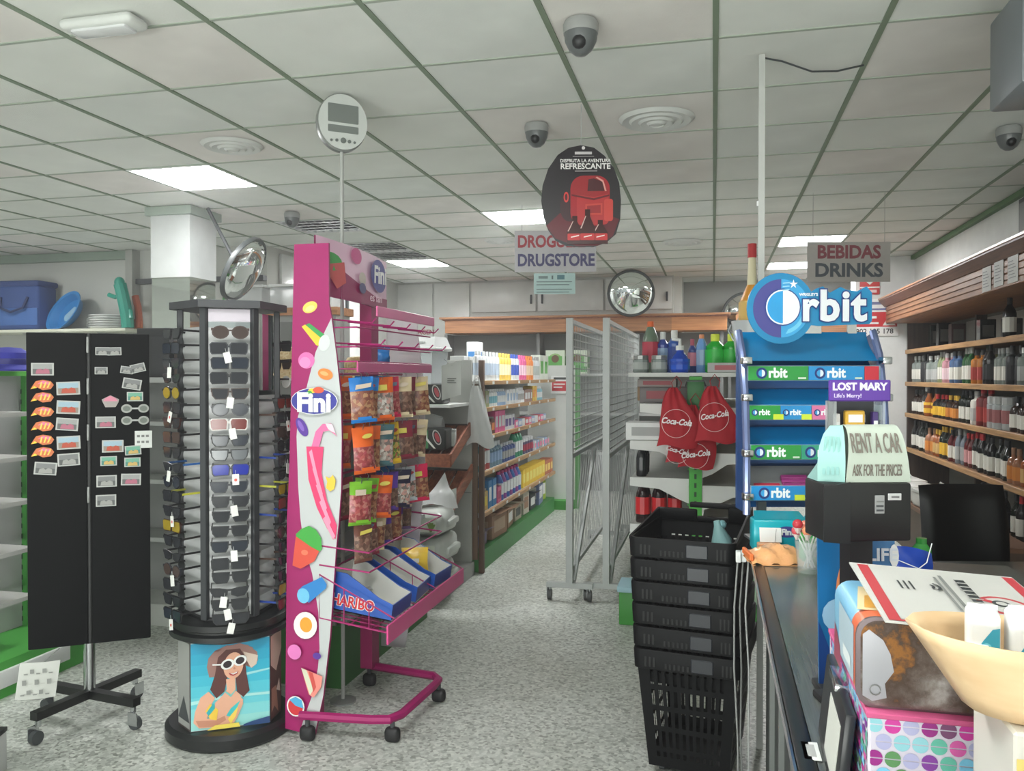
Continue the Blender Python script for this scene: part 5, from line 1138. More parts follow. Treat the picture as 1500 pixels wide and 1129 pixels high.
for s_ in (-1, 1):
    for z, d in ((1.30, .34), (1.07, .40), (.84, .40), (.55, .40)) if s_ < 0 else ((1.28, .34), (1.16, .34), (1.0, .34), (.80, .40), (.52, .40)):
        sh_ = MB().box(min(s_*.04, s_*d), max(s_*.04, s_*d), -.01, 2.4, z, z+.02, C(188, 190, 184, .5)).build('shelf', mg)
        poly = [(s_*.04, z-.125), (s_*.10, z-.10), (s_*d*.55, z-.04), (s_*d, z-.025), (s_*d, z+.028), (s_*.04, z+.028)]
        MB().prism(poly, .011, .016, C(214, 216, 212, .45), face((0, 0, 0))).build('bracket', sh_)
def on_mg(x, y, z): return (-.105+x, 5.2+y, z)
MGL = 'middle gondola'
carton('price_box', .26, .2, .11, on_mg(-.30, .12, 1.098), WHITE, LGREY, 'white flat box on the middle gondola beside the grid racks', 'box', None)
carton('carton', .2, .2, .14, on_mg(-.30, .6, 1.331), C(150, 118, 84), C(110, 90, 76), 'brown carton on the upper shelf behind the cola bags', 'box', None)
carton('carton', .3, .22, .1, on_mg(-.2, .2, 1.331), C(110, 104, 104), C(150, 70, 76), 'dark grey folded carton on the upper shelf behind the cola bags', 'box', None)
carton('carton', .24, .2, .05, on_mg(-.24, .16, 1.4311), C(140, 132, 128), C(150, 70, 76), 'flat grey tray lying on the dark folded carton', 'box', None)
for k in range(5): bottle('cola_bottle', 'litre', .045, .27, on_mg(-.33+.10*(k % 3), .10+.11*(k//3), .571), C(40, 22, 24, .2), RED, C(206, 42, 48, .35), 'dark cola bottle with red label on the bottom shelf, ' + ('front one by the racks', 'front one in the middle', 'front one by the green upright', 'back one by the racks', 'back one in the middle')[k], 'bottle', 'cola bottles on the bottom shelf')
for k in range(3): bottle('soda_bottle', 'litre', .033, .20, on_mg(-.34+.0*k, .12+.12*k, .861), C(30, 32, 34, .3), DGREY, C(44, 46, 50, .3), 'dark ribbed bottle on the middle gondola, '+nth(k+1)+' back from the shelf end', 'bottle', 'dark ribbed bottles')
# top of the gondola
for x, z, kind, r, h, b_, c_, l_, nm, d_ in ((-.30, 1.521, 'litre', .055, .34, C(110, 130, 110, .3), C(236, 110, 50), C(190, 60, 80), 'cleaner_bottle', 'tall cleaner bottle with orange and pink cap'), (-.22, 1.521, 'spray', .04, .27, C(60, 80, 160, .3), WHITE, LB, 'spray_bottle', 'blue spray bottle with white trigger top'), (-.145, 1.521, 'spray', .048, .28, C(50, 90, 170, .3), WHITE, C(40, 70, 150), 'spray_bottle', 'taller blue spray bottle with dark label'), (.03, 1.521, 'litre', .04, .25, C(110, 160, 220, .3), C(230, 150, 110), LB, 'spray_bottle', 'light blue bottle with pink cap'), (-.03, 1.521, 'spray', .03, .22, C(60, 80, 150, .3), C(190, 90, 110), C(220, 140, 160), 'spray_bottle', 'small navy bottle with pink cap')):
    bottle(nm, kind, r, h, on_mg(x, .34, z), b_, c_, l_, d_+' on top of the middle gondola', 'bottle', 'cleaners on the middle gondola top')
t = bottle('spray_bottle', 'flask', .062, .17, on_mg(-.1, .09, 1.521), C(24, 70, 180, .15), WHITE, C(30, 84, 196, .2), 'squat royal blue trigger spray in front on the middle gondola top', 'bottle', None)
MB().tube([(0, 0, .16), (0, 0, .205), (-.05, 0, .212)], .012, WHITE, 6).build('trigger', t)
for k in range(2): bottle('glass_jar', 'jar', .05, .11, on_mg(-.345+k*.115, .12, 1.521), C(130, 140, 136, .15), C(150, 152, 150, .3, .5), C(160, 166, 162), 'small glass jar on the middle gondola top, '+('nearer the racks', 'nearer the blue spray')[k], 'jar', 'glass jars')
for k in range(4):
    bottle('softener_bottle', 'spray', .062, .25, on_mg(.115+k*.105, .30, 1.521) if k < 3 else on_mg(.36, .52, 1.521), C(30, 170, 50, .25), C(214, 226, 70), C(44, 184, 66, .3), 'bright green yellow-capped bottle on the middle gondola top, '+nth(k+1)+' from the blue sprays', 'bottle', 'green bottles on the middle gondola top', .8)
MB_ = carton('price_rail_box', .3, .06, .06, on_mg(.22, .03, 1.521), LGREY, C(170, 90, 96), 'low grey tray with red print at the edge of the middle gondola top', 'box', None)
# red drawstring bags with white script in a ring
hk = MB().tube([(-.06, -.03, 1.44), (-.05, -.10, 1.47), (.05, -.10, 1.47), (.06, -.03, 1.44)], .005, DGREY, 5).build('bag_hook', mg)
MB().rbox(-.05, .05, -.05, -.032, 1.30, 1.47, C(50, 110, 60), .006).build('header_card', mg)
RB = C(168, 24, 38, .75, var=.14, scale=14)
def red_bag(label, px, pz, wd, ht, rz, dy, ringx=0, ringz=.45, sz=.062, rot=0):
    t = thing('drawstring_bag', label, 'bag', on_mg(px, -.13-dy, pz), R(rz), 'red cola drawstring bags')
    def fn(s):
        def f(u, v):
            ww = wd*(.22+.78*min(1, (1-v)*1.7)**.8)
            th = .035*math.sin(PI*u)*(.4+.6*(1-v))
            return ((u-.5)*ww+.02*math.sin(v*5), s*th+.010*math.sin(u*19)*v+.004*math.sin(u*13+v*17), ht*v+.012*math.sin(u*6)*(1-v))
        return f
    b = MB(); b.grid(fn(-1), 14, 12, RB); b.grid(fn(1), 14, 12, RB); b.build('pouch', t, sharp=60)
    F = face((ringx, -.047, ht*ringz)) @ Matrix.Rotation(R(rot), 4, 'Z')
    rg = wd*.36
    pts = [(rg*math.cos(2*PI*i/36), rg*math.sin(2*PI*i/36), 0) for i in range(36)]
    r_ = MB(); r_.tube([F @ Vector((x, y, .016*(abs(x)/rg)**2*-1)) for x, y, z in pts], .0016, C(236, 214, 214), 4, closed=True); r_.build('ring_print', t)
    text('Coca-Cola', sz, C(240, 232, 232), t, F @ Matrix.Translation((0, .01, .001)), .03, shear=.35, sx=.82)
    MB().tube([(-.02, 0, ht*.98), (-.03, .01, ht+.03), (0, .02, ht+.07), (.03, .01, ht+.03), (.02, 0, ht*.98)], .003, C(150, 24, 36), 5).build('drawstring', t)
red_bag('red cola drawstring bag hanging on the grid rack side', -.11, 1.075, .235, .355, 0, .02, 0, .40, .05, -6)
red_bag('red cola drawstring bag hanging on the gum rack side', .115, 1.11, .235, .33, 8, .04, -.01, .45, .046, 10)
red_bag('red cola drawstring bag tucked low under the grid rack side bag', -.085, .97, .19, .35, -4, -.05, -.02, .2, .04, -14)
red_bag('red cola drawstring bag low in the middle of the hanging cluster', -.0, .945, .21, .38, 2, -.035, 0, .2, .048, 8)
# ice bucket and big orange bottle dummy beyond the gum rack
t = tag(MB().lathe([(0, 0), (.085, 0), (.125, .32), (.12, .32), (.08, .01), (0, .01)], C(210, 214, 216, .3), 24).build('ice_bucket', None, (.232, 5.35, 1.521)), 'pale grey ice bucket on the middle gondola top behind the gum rack', 'bucket')
MB().tube([(-.125, 0, .30), (-.14, 0, .26), (-.11, 0, .2)], .006, STEEL, 6).build('handle', t)
t = thing('display_bottle', 'tall orange display bottle with white neck and red cap behind the gum rack pole', 'bottle', (.232, 5.35, 1.535))
MB().lathe([(0, 0), (.075, 0), (.08, .36), (.07, .44), (.03, .53)], C(232, 160, 60, .3), 20).build('body', t)
MB().lathe([(.03, .53), (.024, .66), (.022, .70)], C(236, 228, 190, .3), 18).build('neck', t); MB().lathe([(.027, .70), (.027, .785), (0, .79)], C(200, 50, 54), 18).build('cap', t)
MB().lathe([(.0812, .30), (.0815, .42), (.0725, .43)], C(236, 196, 110, .3), 20).build('label', t)

# ------------------------------------------------------------------ stack of black shopping baskets
BK = C(13, 14, 16, .5, var=.05, spec=.2)
def basket_mesh(depth, rows):
    """tapered slotted body: local z 0 at the rim, going down"""
    b = MB(); tx, ty = .185, .25; tap = .085
    def half(z): f = 1-(-z)*tap/.185; return tx*f, ty*f
    def wall(pt, n, zs, solid):
        for i in range(n):
            for j in range(len(zs)-1):
                if not solid(i, j):
                    continue
                a0, a1 = i/n, (i+1)/n
                b.add([pt(a0, zs[j]), pt(a1, zs[j]), pt(a1, zs[j+1]), pt(a0, zs[j+1])], [(0, 1, 2, 3)], BK)
    zs = [0]+[-(.02+k*.02) for k in range(int(depth/.02))]
    for side in range(4):
        def pt(a, z, side=side):
            hx, hy = half(z)
            if side == 0: return (-hx+2*hx*a, -hy, z)
            if side == 1: return (hx, -hy+2*hy*a, z)
            if side == 2: return (hx-2*hx*a, hy, z)
            return (-hx, hy-2*hy*a, z)
        n = 25 if side % 2 == 0 else 33
        def solid(i, j, n=n):
            if j < 2 or j >= len(zs)-3: return True
            row = (j-2) % 4
            if row in (0, ): return True
            if i < 2 or i >= n-2: return True
            return i % 2 == 0
        wall(pt, n, zs, solid)
    hx, hy = half(zs[-1]); b.add([(-hx, -hy, zs[-1]), (hx, -hy, zs[-1]), (hx, hy, zs[-1]), (-hx, hy, zs[-1])], [(0, 1, 2, 3)], BK)
    return b.mesh('body', 0)
def rim_mesh():
    b = MB(); pts = rrect(-.192, -.257, .192, .257, .03, 3)
    n = len(pts)
    def ring(s, z): return [(x*s, y*s, z+(.035 if False else 0)) for x, y in pts]
    rings = [ring(.965, -.002), ring(.965, .012), ring(1.02, .014), ring(1.03, .006), ring(1.015, -.058), ring(1.0, -.06), ring(1.0, -.004)]
    vs = sum(rings, []); fs = []
    for k in range(len(rings)-1): fs += [(k*n+i, k*n+(i+1) % n, (k+1)*n+(i+1) % n, (k+1)*n+i) for i in range(n)]
    b.add(vs, fs, BK)
    return b.mesh('rim', 40)
BODY = basket_mesh(.45, 6); RIM = rim_mesh()
SHORT = basket_mesh(.20, 3)
LABP = MB().rbox(-.04, .04, -.005, 0, -.05, .0, C(40, 43, 49, .35), .003, 1).mesh('handle_boss')
SLOT = MB()
for k in range(3): SLOT.box(-.15+k*.016, -.143+k*.016, -.0015, 0, -.048, -.012, C(14, 15, 16, .6))  # rim slots as dark strips, their shade put into the colour
for k in range(7): SLOT.box(-.075+k*.016, -.068+k*.016, -.0015, 0, -.05, -.03, C(14, 15, 16, .6))
for k in range(3): SLOT.box(.13+k*.014, .136+k*.014, -.0015, 0, -.05, -.01, C(14, 15, 16, .6))
SLOT = SLOT.mesh('rim_slot')
NB = 6; BX, BY, BZ, STEP = -.075, 3.335, .885, .0815
for k in range(NB):
    z = BZ-k*STEP
    t = thing('shopping_basket', ('topmost black shopping basket of the stack with raised rear grip', *['black shopping basket, %s from the top of the stack' % nth(i+1) for i in range(1, NB-1)], 'lowest black shopping basket, its whole slotted side in view')[k], 'basket', (BX+.004*k, BY-.006*k, z), R(-9), 'nested black shopping baskets')
    ob('body', BODY if k == NB-1 else SHORT, t); ob('rim', RIM, t)
    ob('handle_boss', LABP, t, (.06, -.262, .0)); ob('rim_slot', SLOT, t, (0, -.2625, .0))
    sl = MB()
    for j in range(9): sl.add([(.1962, -.2+j*.048, -.05), (.1962, -.185+j*.048, -.05), (.1975, -.165+j*.048, -.008), (.1975, -.18+j*.048, -.008)], [(0, 1, 2, 3)], C(14, 15, 16, .6))  # slanting side slots laid on as dark faces instead of openings
    sl.build('side_slot', t, sharp=0)
    if k == NB-1:
        for s_ in (-1, 1):
            for u_ in (-1, 1): MB().cyl((s_*.11-.01, u_*.14, -.4655), (s_*.11+.01, u_*.14, -.4655), .0115, DGREY).build('wheel', t)
    if k == 0:
        gb = MB()
        prof = [(-.192, .012), (.192, .012), (.198, .07), (.15, .082), (-.02, .082), (-.12, .062), (-.198, .03)]
        for (x0, x1, z0, z1) in ((-.192, -.03, .0, .05), (.10, .192, .0, .075), (-.03, .10, .0, .022), (-.06, .192, .058, .08)): gb.rbox(x0, x1, .235, .262, z0, z1, BK, .006, 2)
        for s_, h0, h1 in ((-1, .014, .05), (1, .014, .075)):
            gb.add([(s_*.19, -.24, h0), (s_*.198, -.24, h0), (s_*.198, .26, h1), (s_*.19, .26, h1), (s_*.19, -.24, .0), (s_*.198, -.24, .0), (s_*.198, .26, .0), (s_*.19, .26, .0)], [(0, 1, 2, 3), (0, 4, 7, 3), (1, 5, 6, 2)], BK)
        gb.build('rear_grip', t)
t = tag(MB().lathe([(0, 0), (.035, 0), (.04, .05), (.015, .11), (.012, .13), (0, .13)], C(150, 196, 196, .4), 12, M=Matrix.Rotation(R(-14), 4, 'Y')).build('cloth_scrap', None, (.045, 3.37, .80)), 'pale turquoise crumpled cloth inside the topmost basket', 'cloth')
MB().ball((-.01, .01, .11), .018, C(130, 180, 184), 8).build('knot', t)

# ------------------------------------------------------------------ counter
cnr = thing('shop_counter', 'long dark shop counter with reflective grey top and black metal edge', 'counter', (.5, 1.3, 0))
def m_top():
    m = bpy.data.materials.new('brushed grey counter top'); n, L, p = nodes_of(m)
    tc = n.new('ShaderNodeTexCoord'); mp = n.new('ShaderNodeMapping'); mp.inputs['Scale'].default_value = (60, 2, 1); L.new(tc.outputs['Object'], mp.inputs['Vector'])
    no = n.new('ShaderNodeTexNoise'); no.inputs['Scale'].default_value = 4; L.new(mp.outputs[0], no.inputs['Vector'])
    r = ramp(n, L, no.outputs['Fac'], [(.3, (92, 96, 94)), (.7, (112, 116, 112))]); L.new(r.outputs[0], p.inputs['Base Color'])
    p.inputs['Metallic'].default_value = .35; p.inputs['Roughness'].default_value = .2
    return m
CT = m_top()
MB().box(-.355, .33, -1.6, 1.36, .925, .95, CT).build('worktop', cnr)
MB().rbox(-.385, -.355, -1.6, 1.375, .915, .953, C(22, 24, 25, .3), .006).build('edge_strip', cnr); MB().cyl((-.388, -1.6, .948), (-.388, 1.37, .948), .004, CHROME, n=6).build('edge_trim', cnr)
MB().box(-.34, .3, -1.6, 1.34, .0, .924, C(44, 47, 47, .5)).build('body', cnr)
for k in range(9): MB().box(-.352, -.34, -1.5+k*.31, -1.47+k*.31, .02, .9, C(120, 124, 122, .4, .4)).build('side_strip', cnr)
# service pole and cables beside the counter end
t = thing('cable_pole', 'thin white service pole from ceiling to floor at the counter end', 'pole', (.185, 3.46, 0))
MB().box(-.012, .012, -.012, .012, 0, 2.782, C(178, 180, 176, .5)).build('conduit', t); MB().box(-.018, -.012, -.008, .008, 2.18, 2.2, WHITE).build('clip', t)
MB().tube([(.0, 0, 2.772), (.08, .04, 2.765), (.2, .1, 2.735), (.3, .14, 2.742), (.41, .19, 2.775)], .004, DGREY, 5).build('cable', t)
for k in range(3):
    x = .080+.017*k
    c_ = tag(MB().tube([(x, 2.76+.01*k, .93), (x-.012, 2.765, .75), (x+.006*(k-2), 2.77, .55), (x-.008*(k % 2), 2.78, .32), (x+.004, 2.79, .05), (x-.06*(k-2), 2.83+.05*k, .006)], .003, (C(150, 152, 150), MGREY, LGREY, DGREY, OFFW)[k], 6).build('power_cable', None), ('pale', 'mid grey', 'light grey', 'dark', 'ivory')[k]+' cable hanging down the end of the counter beside the baskets', 'cable', 'cables at the counter end')
    MB().rbox(x-.008, x+.008, 2.745+.01*k, 2.775+.01*k, .9, .935, WHITE, .002, 1).build('plug', c_)

# ------------------------------------------------------------------ chewing gum rack
gr = thing('gum_rack', 'blue tiered chewing gum rack with big blue sign standing on the counter', 'display rack', (.322, 2.86, .95), R(13.7)); gr.scale = (.965, 1, 1)
GB = C(24, 132, 196, .3); GBD = C(20, 92, 160, .35); TUBE = C(120, 134, 176, .2, .5)
for s_ in (-1, 1):
    MB().tube([(s_*.235, -.02, .10), (s_*.235, -.02, .30), (s_*.235, .0, .48), (s_*.235, .035, .62), (s_*.235, .085, .70)], .013, TUBE, 8).build('side_tube', gr)
    MB().prism([(-.015, .10), (-.015, .30), (.005, .48), (.04, .62), (.09, .69), (.13, .68), (.13, .10)], s_*.228-.003, s_*.228+.003, C(40, 84, 150, .2, alpha=.6), Matrix.Rotation(R(90), 4, 'Z') @ Matrix.Rotation(R(90), 4, 'X')).build('side_panel', gr)
    for z in (.16, .30, .48, .60): MB().rbox(s_*.235-.016, s_*.235+.016, -.05+.06*max(0, z-.25), -.01+.06*max(0, z-.25), z-.012, z+.012, CHROME, .004).build('tube_clip', gr)
MB().box(-.225, .225, .13, .136, .10, .69, GBD).build('back_panel', gr)
for s_ in (-1, 1): MB().box(s_*.16-.014, s_*.16+.014, .05, .075, 0, .13, STEEL).build('foot', gr)
MB().box(-.20, .20, .0, .13, .0, .008, STEEL).build('base', gr)
gp = MB(); gp.grid(lambda u, v: (-.226+.452*u, .02+.10*v+.02*math.sin(PI*v), .60+.10*v), 6, 6, C(20, 124, 180, .2)); gp.build('canopy', gr)
tiers = [(.548, .012), (.420, -.005), (.292, -.022), (.160, -.026)]
for i, (z, y) in enumerate(tiers):
    tr = MB().box(-.222, .222, y, .13, z-.004, z, GBD).build('tier', gr)
    MB().grid(lambda u, v: (-.222+.444*u, .02+y+.10*v, z+.001+.085*v), 2, 3, (C(20, 124, 184, .3) if i < 3 else C(150, 152, 150, .4))).build('tier_slope', tr)
    MB().rbox(-.226, .226, y-.006, y-.003, z-.014, z+.036, C(200, 226, 236, .1, alpha=.35), .001, 1).build('clear_lip', tr)
GG = C(44, 150, 66, .35); GT = C(50, 162, 128, .35); GP_ = C(214, 116, 160, .35); GO = C(238, 178, 76, .35); GBL = C(34, 142, 206, .35)
strips = [[(GG, .205, 'Orbit'), (GBL, .19, 'Orbit'), (C(206, 50, 66, .35), .05, '')], [(GG, .105, 'Orbit'), (GBL, .105, 'Orbit'), (GP_, .105, 'Orbit'), (GO, .105, 'Orbit')], [(GG, .17, 'Orbit'), (GT, .17, 'Orbit'), (GG, .1, 'Orbit')], [(GBL, .20, 'Orbit'), (GP_, .2, 'Orbit'), (GBL, .04, '')]]
for (z, y), st in zip(tiers, strips):
    x = -.224
    for j, (m_, wd, s_) in enumerate(st):
        sp_ = MB().rbox(x, x+wd-.002, y-.010, y-.007, z-.012, z+.034, m_, .001, 1).build('price_strip', gr)
        sz = .044 if wd > .15 else .026
        if s_:
            xx = x+wd*(.46 if wd > .15 else .44)
            pr_ = Print(.0004); pr_.p(ell(xx-sz*1.12, z+.011, sz*.42), C(30, 52, 120)); pr_.p(ell(xx-sz*1.12, z+.011, sz*.26), C(224, 232, 240)); pr_.p(ell(xx-sz*1.12, z+.011, sz*.26, n=10, a0=90, a1=270), C(60, 160, 216)); pr_.r(x+wd*.82, z-.008, x+wd*.95, z-.002, C(200, 220, 200)); pr_.put('print', sp_, face((0, y-.010, 0)))
            text('rbit', sz, C(240, 244, 248), sp_, face((xx-sz*.62, y-.0108, z+.011)), .035, 'LEFT')
        x += wd
    if z in (.42, .16):
        for xx in ((-.145, -.05, .06) if z == .42 else (-.08, .06)):
            MB().rbox(xx, xx+.034, y-.0135, y-.011, z-.012, z+.006, C(206, 224, 60, .4), .0005, 1).build('price_tag', gr)
# gum packets lying in the lower tier
for j, (x, m1, nm) in enumerate(((-.155, C(206, 60, 84, .3), 'red'), (-.055, C(176, 70, 140, .3), 'magenta'), (.045, C(228, 190, 110, .3), 'cream'), (.145, C(190, 90, 130, .3), 'rose'))):
    for k in range((2, 4, 3, 2)[j]):
        p = gr.matrix_basis @ Vector((x, .010+.012*k, .162+.012*k+.0105))
        t = thing('gum_packet', '%s gum packet in the lowest gum rack tier, %s from the front' % (nm, nth(k+1)), 'gum packet', p, R(13.7), 'gum packets in the rack')
        Mx = Matrix.Rotation(R(38), 4, 'X'); MB().rbox(-.043, .043, -.008, .008, -.008, .011, m1, .002, 1, M=Mx).build('wrapper', t)
        pr_ = Print(.0006); pr_.p(ell(0, .002, .03, .006, 12), C(238, 220, 226)); pr_.put('print', t, Mx @ face((0, -.008, 0)))
# sign: blue round-headed board with ring and word
GS = face((.0, .015, .772)) @ Matrix.Diagonal((.93, .93, 1, 1))
sg = [(-.13, .115)]
import itertools
arc = ell(-.118, .0, .125, n=30, a0=28, a1=332)
board = arc+[(.02, -.062), (.205, -.055), (.215, -.045), (.215, .055), (.195, .078), (.16, .06), (.12, .066), (.10, .076), (.06, .055), (.035, .078), (.01, .07)]
MB().prism(board, -.006, 0, C(22, 128, 178, .35), GS).build('sign_board', gr)
pr_ = Print(.0008, .0007); c0 = (-.118, 0)
pr_.p(ell(*c0, .103, n=30, a0=90, a1=270), C(70, 70, 140, .3)); pr_.p(ell(*c0, .103, n=30, a0=-90, a1=90), C(60, 160, 214, .3)); pr_.p(ell(c0[0], c0[1], .092, n=24, a0=-80, a1=20), C(110, 196, 230, .3)); pr_.p(ell(c0[0], c0[1], .078, n=24, a0=-90, a1=0), C(60, 160, 214, .3))
pr_.p(ell(-.113, .004, .066), C(40, 66, 140, .3)); pr_.p(ell(-.113, .004, .062), C(226, 232, 238, .3)); pr_.p(ell(-.113, .004, .057, n=20, a0=90, a1=270), C(40, 150, 210, .3))
st = []
for k in range(10): a = R(36*k+90); rd = (.017, .006)[k % 2]; st.append((-.075+rd*math.cos(a), .085+rd*math.sin(a)))
pr_.p(st, C(236, 232, 240, .3))
for a in range(3): pr_.p([(-.115, .062+a*.012), (-.09, .064+a*.012), (-.09, .068+a*.012), (-.115, .066+a*.012)], C(150, 206, 232, .3))
pr_.put('print', gr, GS)
text('rbit', .150, C(34, 58, 126), gr, GS @ Matrix.Translation((-.046, .004, .005)), .060, 'LEFT', name='lettering', sx=1.0, space=1.08)
text('rbit', .150, C(222, 226, 230), gr, GS @ Matrix.Translation((-.046, .004, .0065)), .032, 'LEFT', name='lettering', sx=1.0, space=1.08)
text("WRIGLEY'S", .014, C(236, 240, 244), gr, GS @ Matrix.Translation((-.02, .048, .0066)), .03, name='lettering')
MB().box(-.03, .03, .02, .03, .69, .80, CHROME).build('sign_mast', gr); MB().box(.12, .15, .02, .03, .69, .76, CHROME).build('sign_mast', gr)

# violet topped vape display in front of the gum rack
t = thing('vape_display', 'narrow clear display case with a violet lettered header before the gum rack', 'display case', (.365, 2.28, .95), R(12))
VI = C(96, 56, 160, .35)
MB().rbox(-.078, .078, -.008, .004, .485, .54, VI, .003, 1).build('header', t)
text('LOST MARY', .026, C(238, 234, 244), t, face((-.002, -.0086, .522)), .04); text("Life's Merry!", .014, C(220, 208, 238), t, face((-.032, -.0086, .499)), .02)
MB().box(-.06, .06, .055, .06, 0, .485, C(60, 62, 66)).build('back_panel', t); MB().box(-.064, .064, -.02, .065, 0, .02, C(40, 40, 44)).build('base', t)
for s_ in (-1, 1): MB().box(s_*.062-.003, s_*.062+.003, -.005, .06, .02, .485, C(200, 206, 206, .1, alpha=.4)).build('side_pane', t)
for z in (.36, .18): MB().box(-.059, .059, -.0, .055, z, z+.006, LGREY).build('shelf', t)
for k, (x, z, ww, h, c, nm) in enumerate(((-.005, .42, .05, .04, C(214, 168, 60, .3), 'yellow'), (-.03, .367, .04, .05, C(150, 60, 70, .3), 'dark red'), (.015, .367, .045, .05, C(40, 110, 72, .3), 'green'), (.047, .367, .014, .09, C(70, 50, 110, .3), 'slim violet'), (-.05, .367, .012, .085, C(214, 210, 206, .3), 'slim white'))):
    p = t.matrix_basis @ Vector((x, .02, z)); b_ = carton('vape_box', ww, .02, h, p, c, WHITE, nm+' little box inside the violet headed display case', 'box', None, R(12))
MB().box(-.035, .03, .0, .05, .414, .419, CLEAR).build('riser', t)

# goods at the far end of the counter
t = thing('orange_pouch', 'shiny orange sweets pouch lying on the counter end', 'packet', (.185, 2.56, .951), R(10))
OG = C(238, 176, 120, .18, bump=.35, scale=40)
MB().grid(lambda u, v: (-.085+.17*u, -.06+.13*v, .002+.046*math.sin(PI*u)**.5*math.sin(PI*v)**.5+.006*math.sin(20*u+9*v)), 14, 10, OG).build('pouch', t); MB().box(-.085, .085, -.065, .07, 0, .002, OG).build('bottom_film', t); MB().rbox(-.09, -.078, -.05, .06, .01, .03, C(230, 120, 60), .003, 1).build('seal', t)
TB = C(24, 170, 186, .25)
for k, (x, y, lb_) in enumerate(((.20, 2.735, 'turquoise sweets box with maker oval behind the orange pouch'), (.345, 2.66, 'turquoise sweets box half hidden behind the payment display'))):
    t = thing('candy_box', lb_, 'box', (x, y, .951 if k else .951), R(8-6*k))
    MB().rbox(-.082, .082, -.035, .035, .0, .10 if k == 0 else .085, TB, .008, 2).build('body', t)
    MB().add([(-.08, -.03, .10), (.08, -.03, .10), (.07, .03, .118), (-.07, .03, .118)], [(0, 1, 2, 3)], C(30, 150, 166, .3)).build('flap', t)
    pr_ = Print(); pr_.p(ell(.02, .062, .032, .016), C(60, 56, 130)); pr_.p(ell(.02, .062, .034, .0175)[::-1], C(60, 56, 130)); pr_.put('print', t, face((0, -.035, 0)))
    text('Fini', .026, WHITE, t, face((.02, -.0368, .061)), .04)
t = thing('price_card', 'blank white card leaning on the turquoise box', 'card', (.175, 2.685, .982), R(6)); MB().rbox(-.033, .033, -.002, .0, .0, .045, WHITE, .0006, 1, M=Matrix.Rotation(R(-14), 4, 'X')).build('sheet', t)
MB().cyl((.012, -.004, .002), (.018, .008, .04), .0008, MGREY, n=4).build('pen_mark', t)
t = carton('card_box', .07, .05, .03, (.17, 2.68, .951), C(232, 160, 110, .3), C(200, 120, 80), 'low orange packet under the blank white card', 'packet', None, R(6))
t = thing('green_pouch', 'green sweets pouch on the counter behind the glass of lollipops', 'packet', (.305, 2.52, .951), R(-8))
ob('pouch', bag_mesh(C(60, 170, 80, .15), C(90, 180, 100, .15), .13, .10, 55, .3), t, (0, 0, .10)); MB().rbox(-.02, .02, -.024, -.02, .03, .05, WHITE, .001, 1).build('label', t)
t = thing('drinking_glass', 'clear drinking glass holding lollipops on the counter end', 'glass', (.262, 2.44, .951))
GL = C(214, 222, 222, .05, alpha=.28)
MB().lathe([(0, 0), (.030, 0), (.031, .008), (.039, .088), (.036, .088), (.0285, .012), (0, .012)], GL, 24).build('tumbler', t)
LOL = [C(226, 110, 96, .2), C(206, 40, 60, .2), C(232, 140, 120, .2), C(220, 90, 100, .2), C(196, 60, 70, .2), C(236, 150, 110, .2)]
for k in range(7):
    a = 2*PI*k/7; bx_, by_ = .015*math.cos(a+2.6), .015*math.sin(a+2.6); tx_, ty_ = .034*math.cos(a), .03*math.sin(a); h = (.118, .13, .125, .112, .135, .12, .128)[k]
    l_ = thing('lollipop', 'lollipop in the glass with %s wrapped head, %s round the rim' % (('salmon', 'scarlet', 'peach', 'rose', 'dark red', 'apricot', 'coral')[k], nth(k+1)), 'lollipop', (.262, 2.44, .951), 0, 'lollipops in the glass')
    MB().cyl((bx_, by_, .014), (tx_, ty_, h-.012), .0022, C(232, 232, 230), n=6).build('stick', l_); MB().ball((tx_*1.05, ty_*1.05, h), .0145, LOL[k % 6], 10).build('head', l_)
    MB().lathe([(.003, h-.026), (.007, h-.018), (.0125, h-.009)], C(236, 220, 214, .3), 8, (tx_*1.03, ty_*1.03, 0)).build('wrapper', l_)
t = thing('green_pouch', 'dark green foil pouch behind the payment display', 'packet', (.40, 2.45, .951), R(10)); ob('pouch', bag_mesh(C(40, 120, 60, .15), C(30, 96, 50, .2), .14, .13, 56, .3), t, (0, 0, .13)); MB().rbox(-.02, .02, -.027, -.022, .05, .08, WHITE, .001, 1).build('label', t)
t = thing('blue_bag', 'royal blue carrier bag with white handles behind the blue card stand', 'bag', (.49, 2.36, .951), R(6)); t.scale = (.7, 1, .75)
MB().grid(lambda u, v: (-.10+.20*u, -.04*math.sin(PI*u)*(1-.5*v)+.01*math.sin(8*u+5*v), .13*v*(.75+.3*math.sin(PI*u*.8+.3))), 10, 8, C(30, 70, 176, .3)).build('front_film', t); MB().grid(lambda u, v: (-.10+.20*u, .05*math.sin(PI*u), .12*v*(.8+.2*math.sin(PI*u))), 8, 5, C(30, 70, 176, .3)).build('back_film', t)
MB().tube([(-.085, -.03, .07), (-.05, -.05, .10), (-.01, -.052, .085), (.03, -.05, .07), (.06, -.045, .09), (.09, -.02, .15)], .002, WHITE, 5).build('handle', t); MB().rbox(.06, .085, -.038, -.034, .04, .055, C(226, 110, 60), .001, 1).build('print', t)
t = tag(MB().lathe([(0, 0), (.022, 0), (.026, .02), (.026, .075), (.014, .09), (.014, .105), (0, .105)], C(60, 150, 66, .25), 14).build('green_bottle', None, (.555, 2.46, .951)), 'bright green plastic bottle behind the royal blue bag', 'bottle'); MB().lathe([(.0265, .03), (.0265, .065)], C(40, 140, 60), 14).build('label', t)

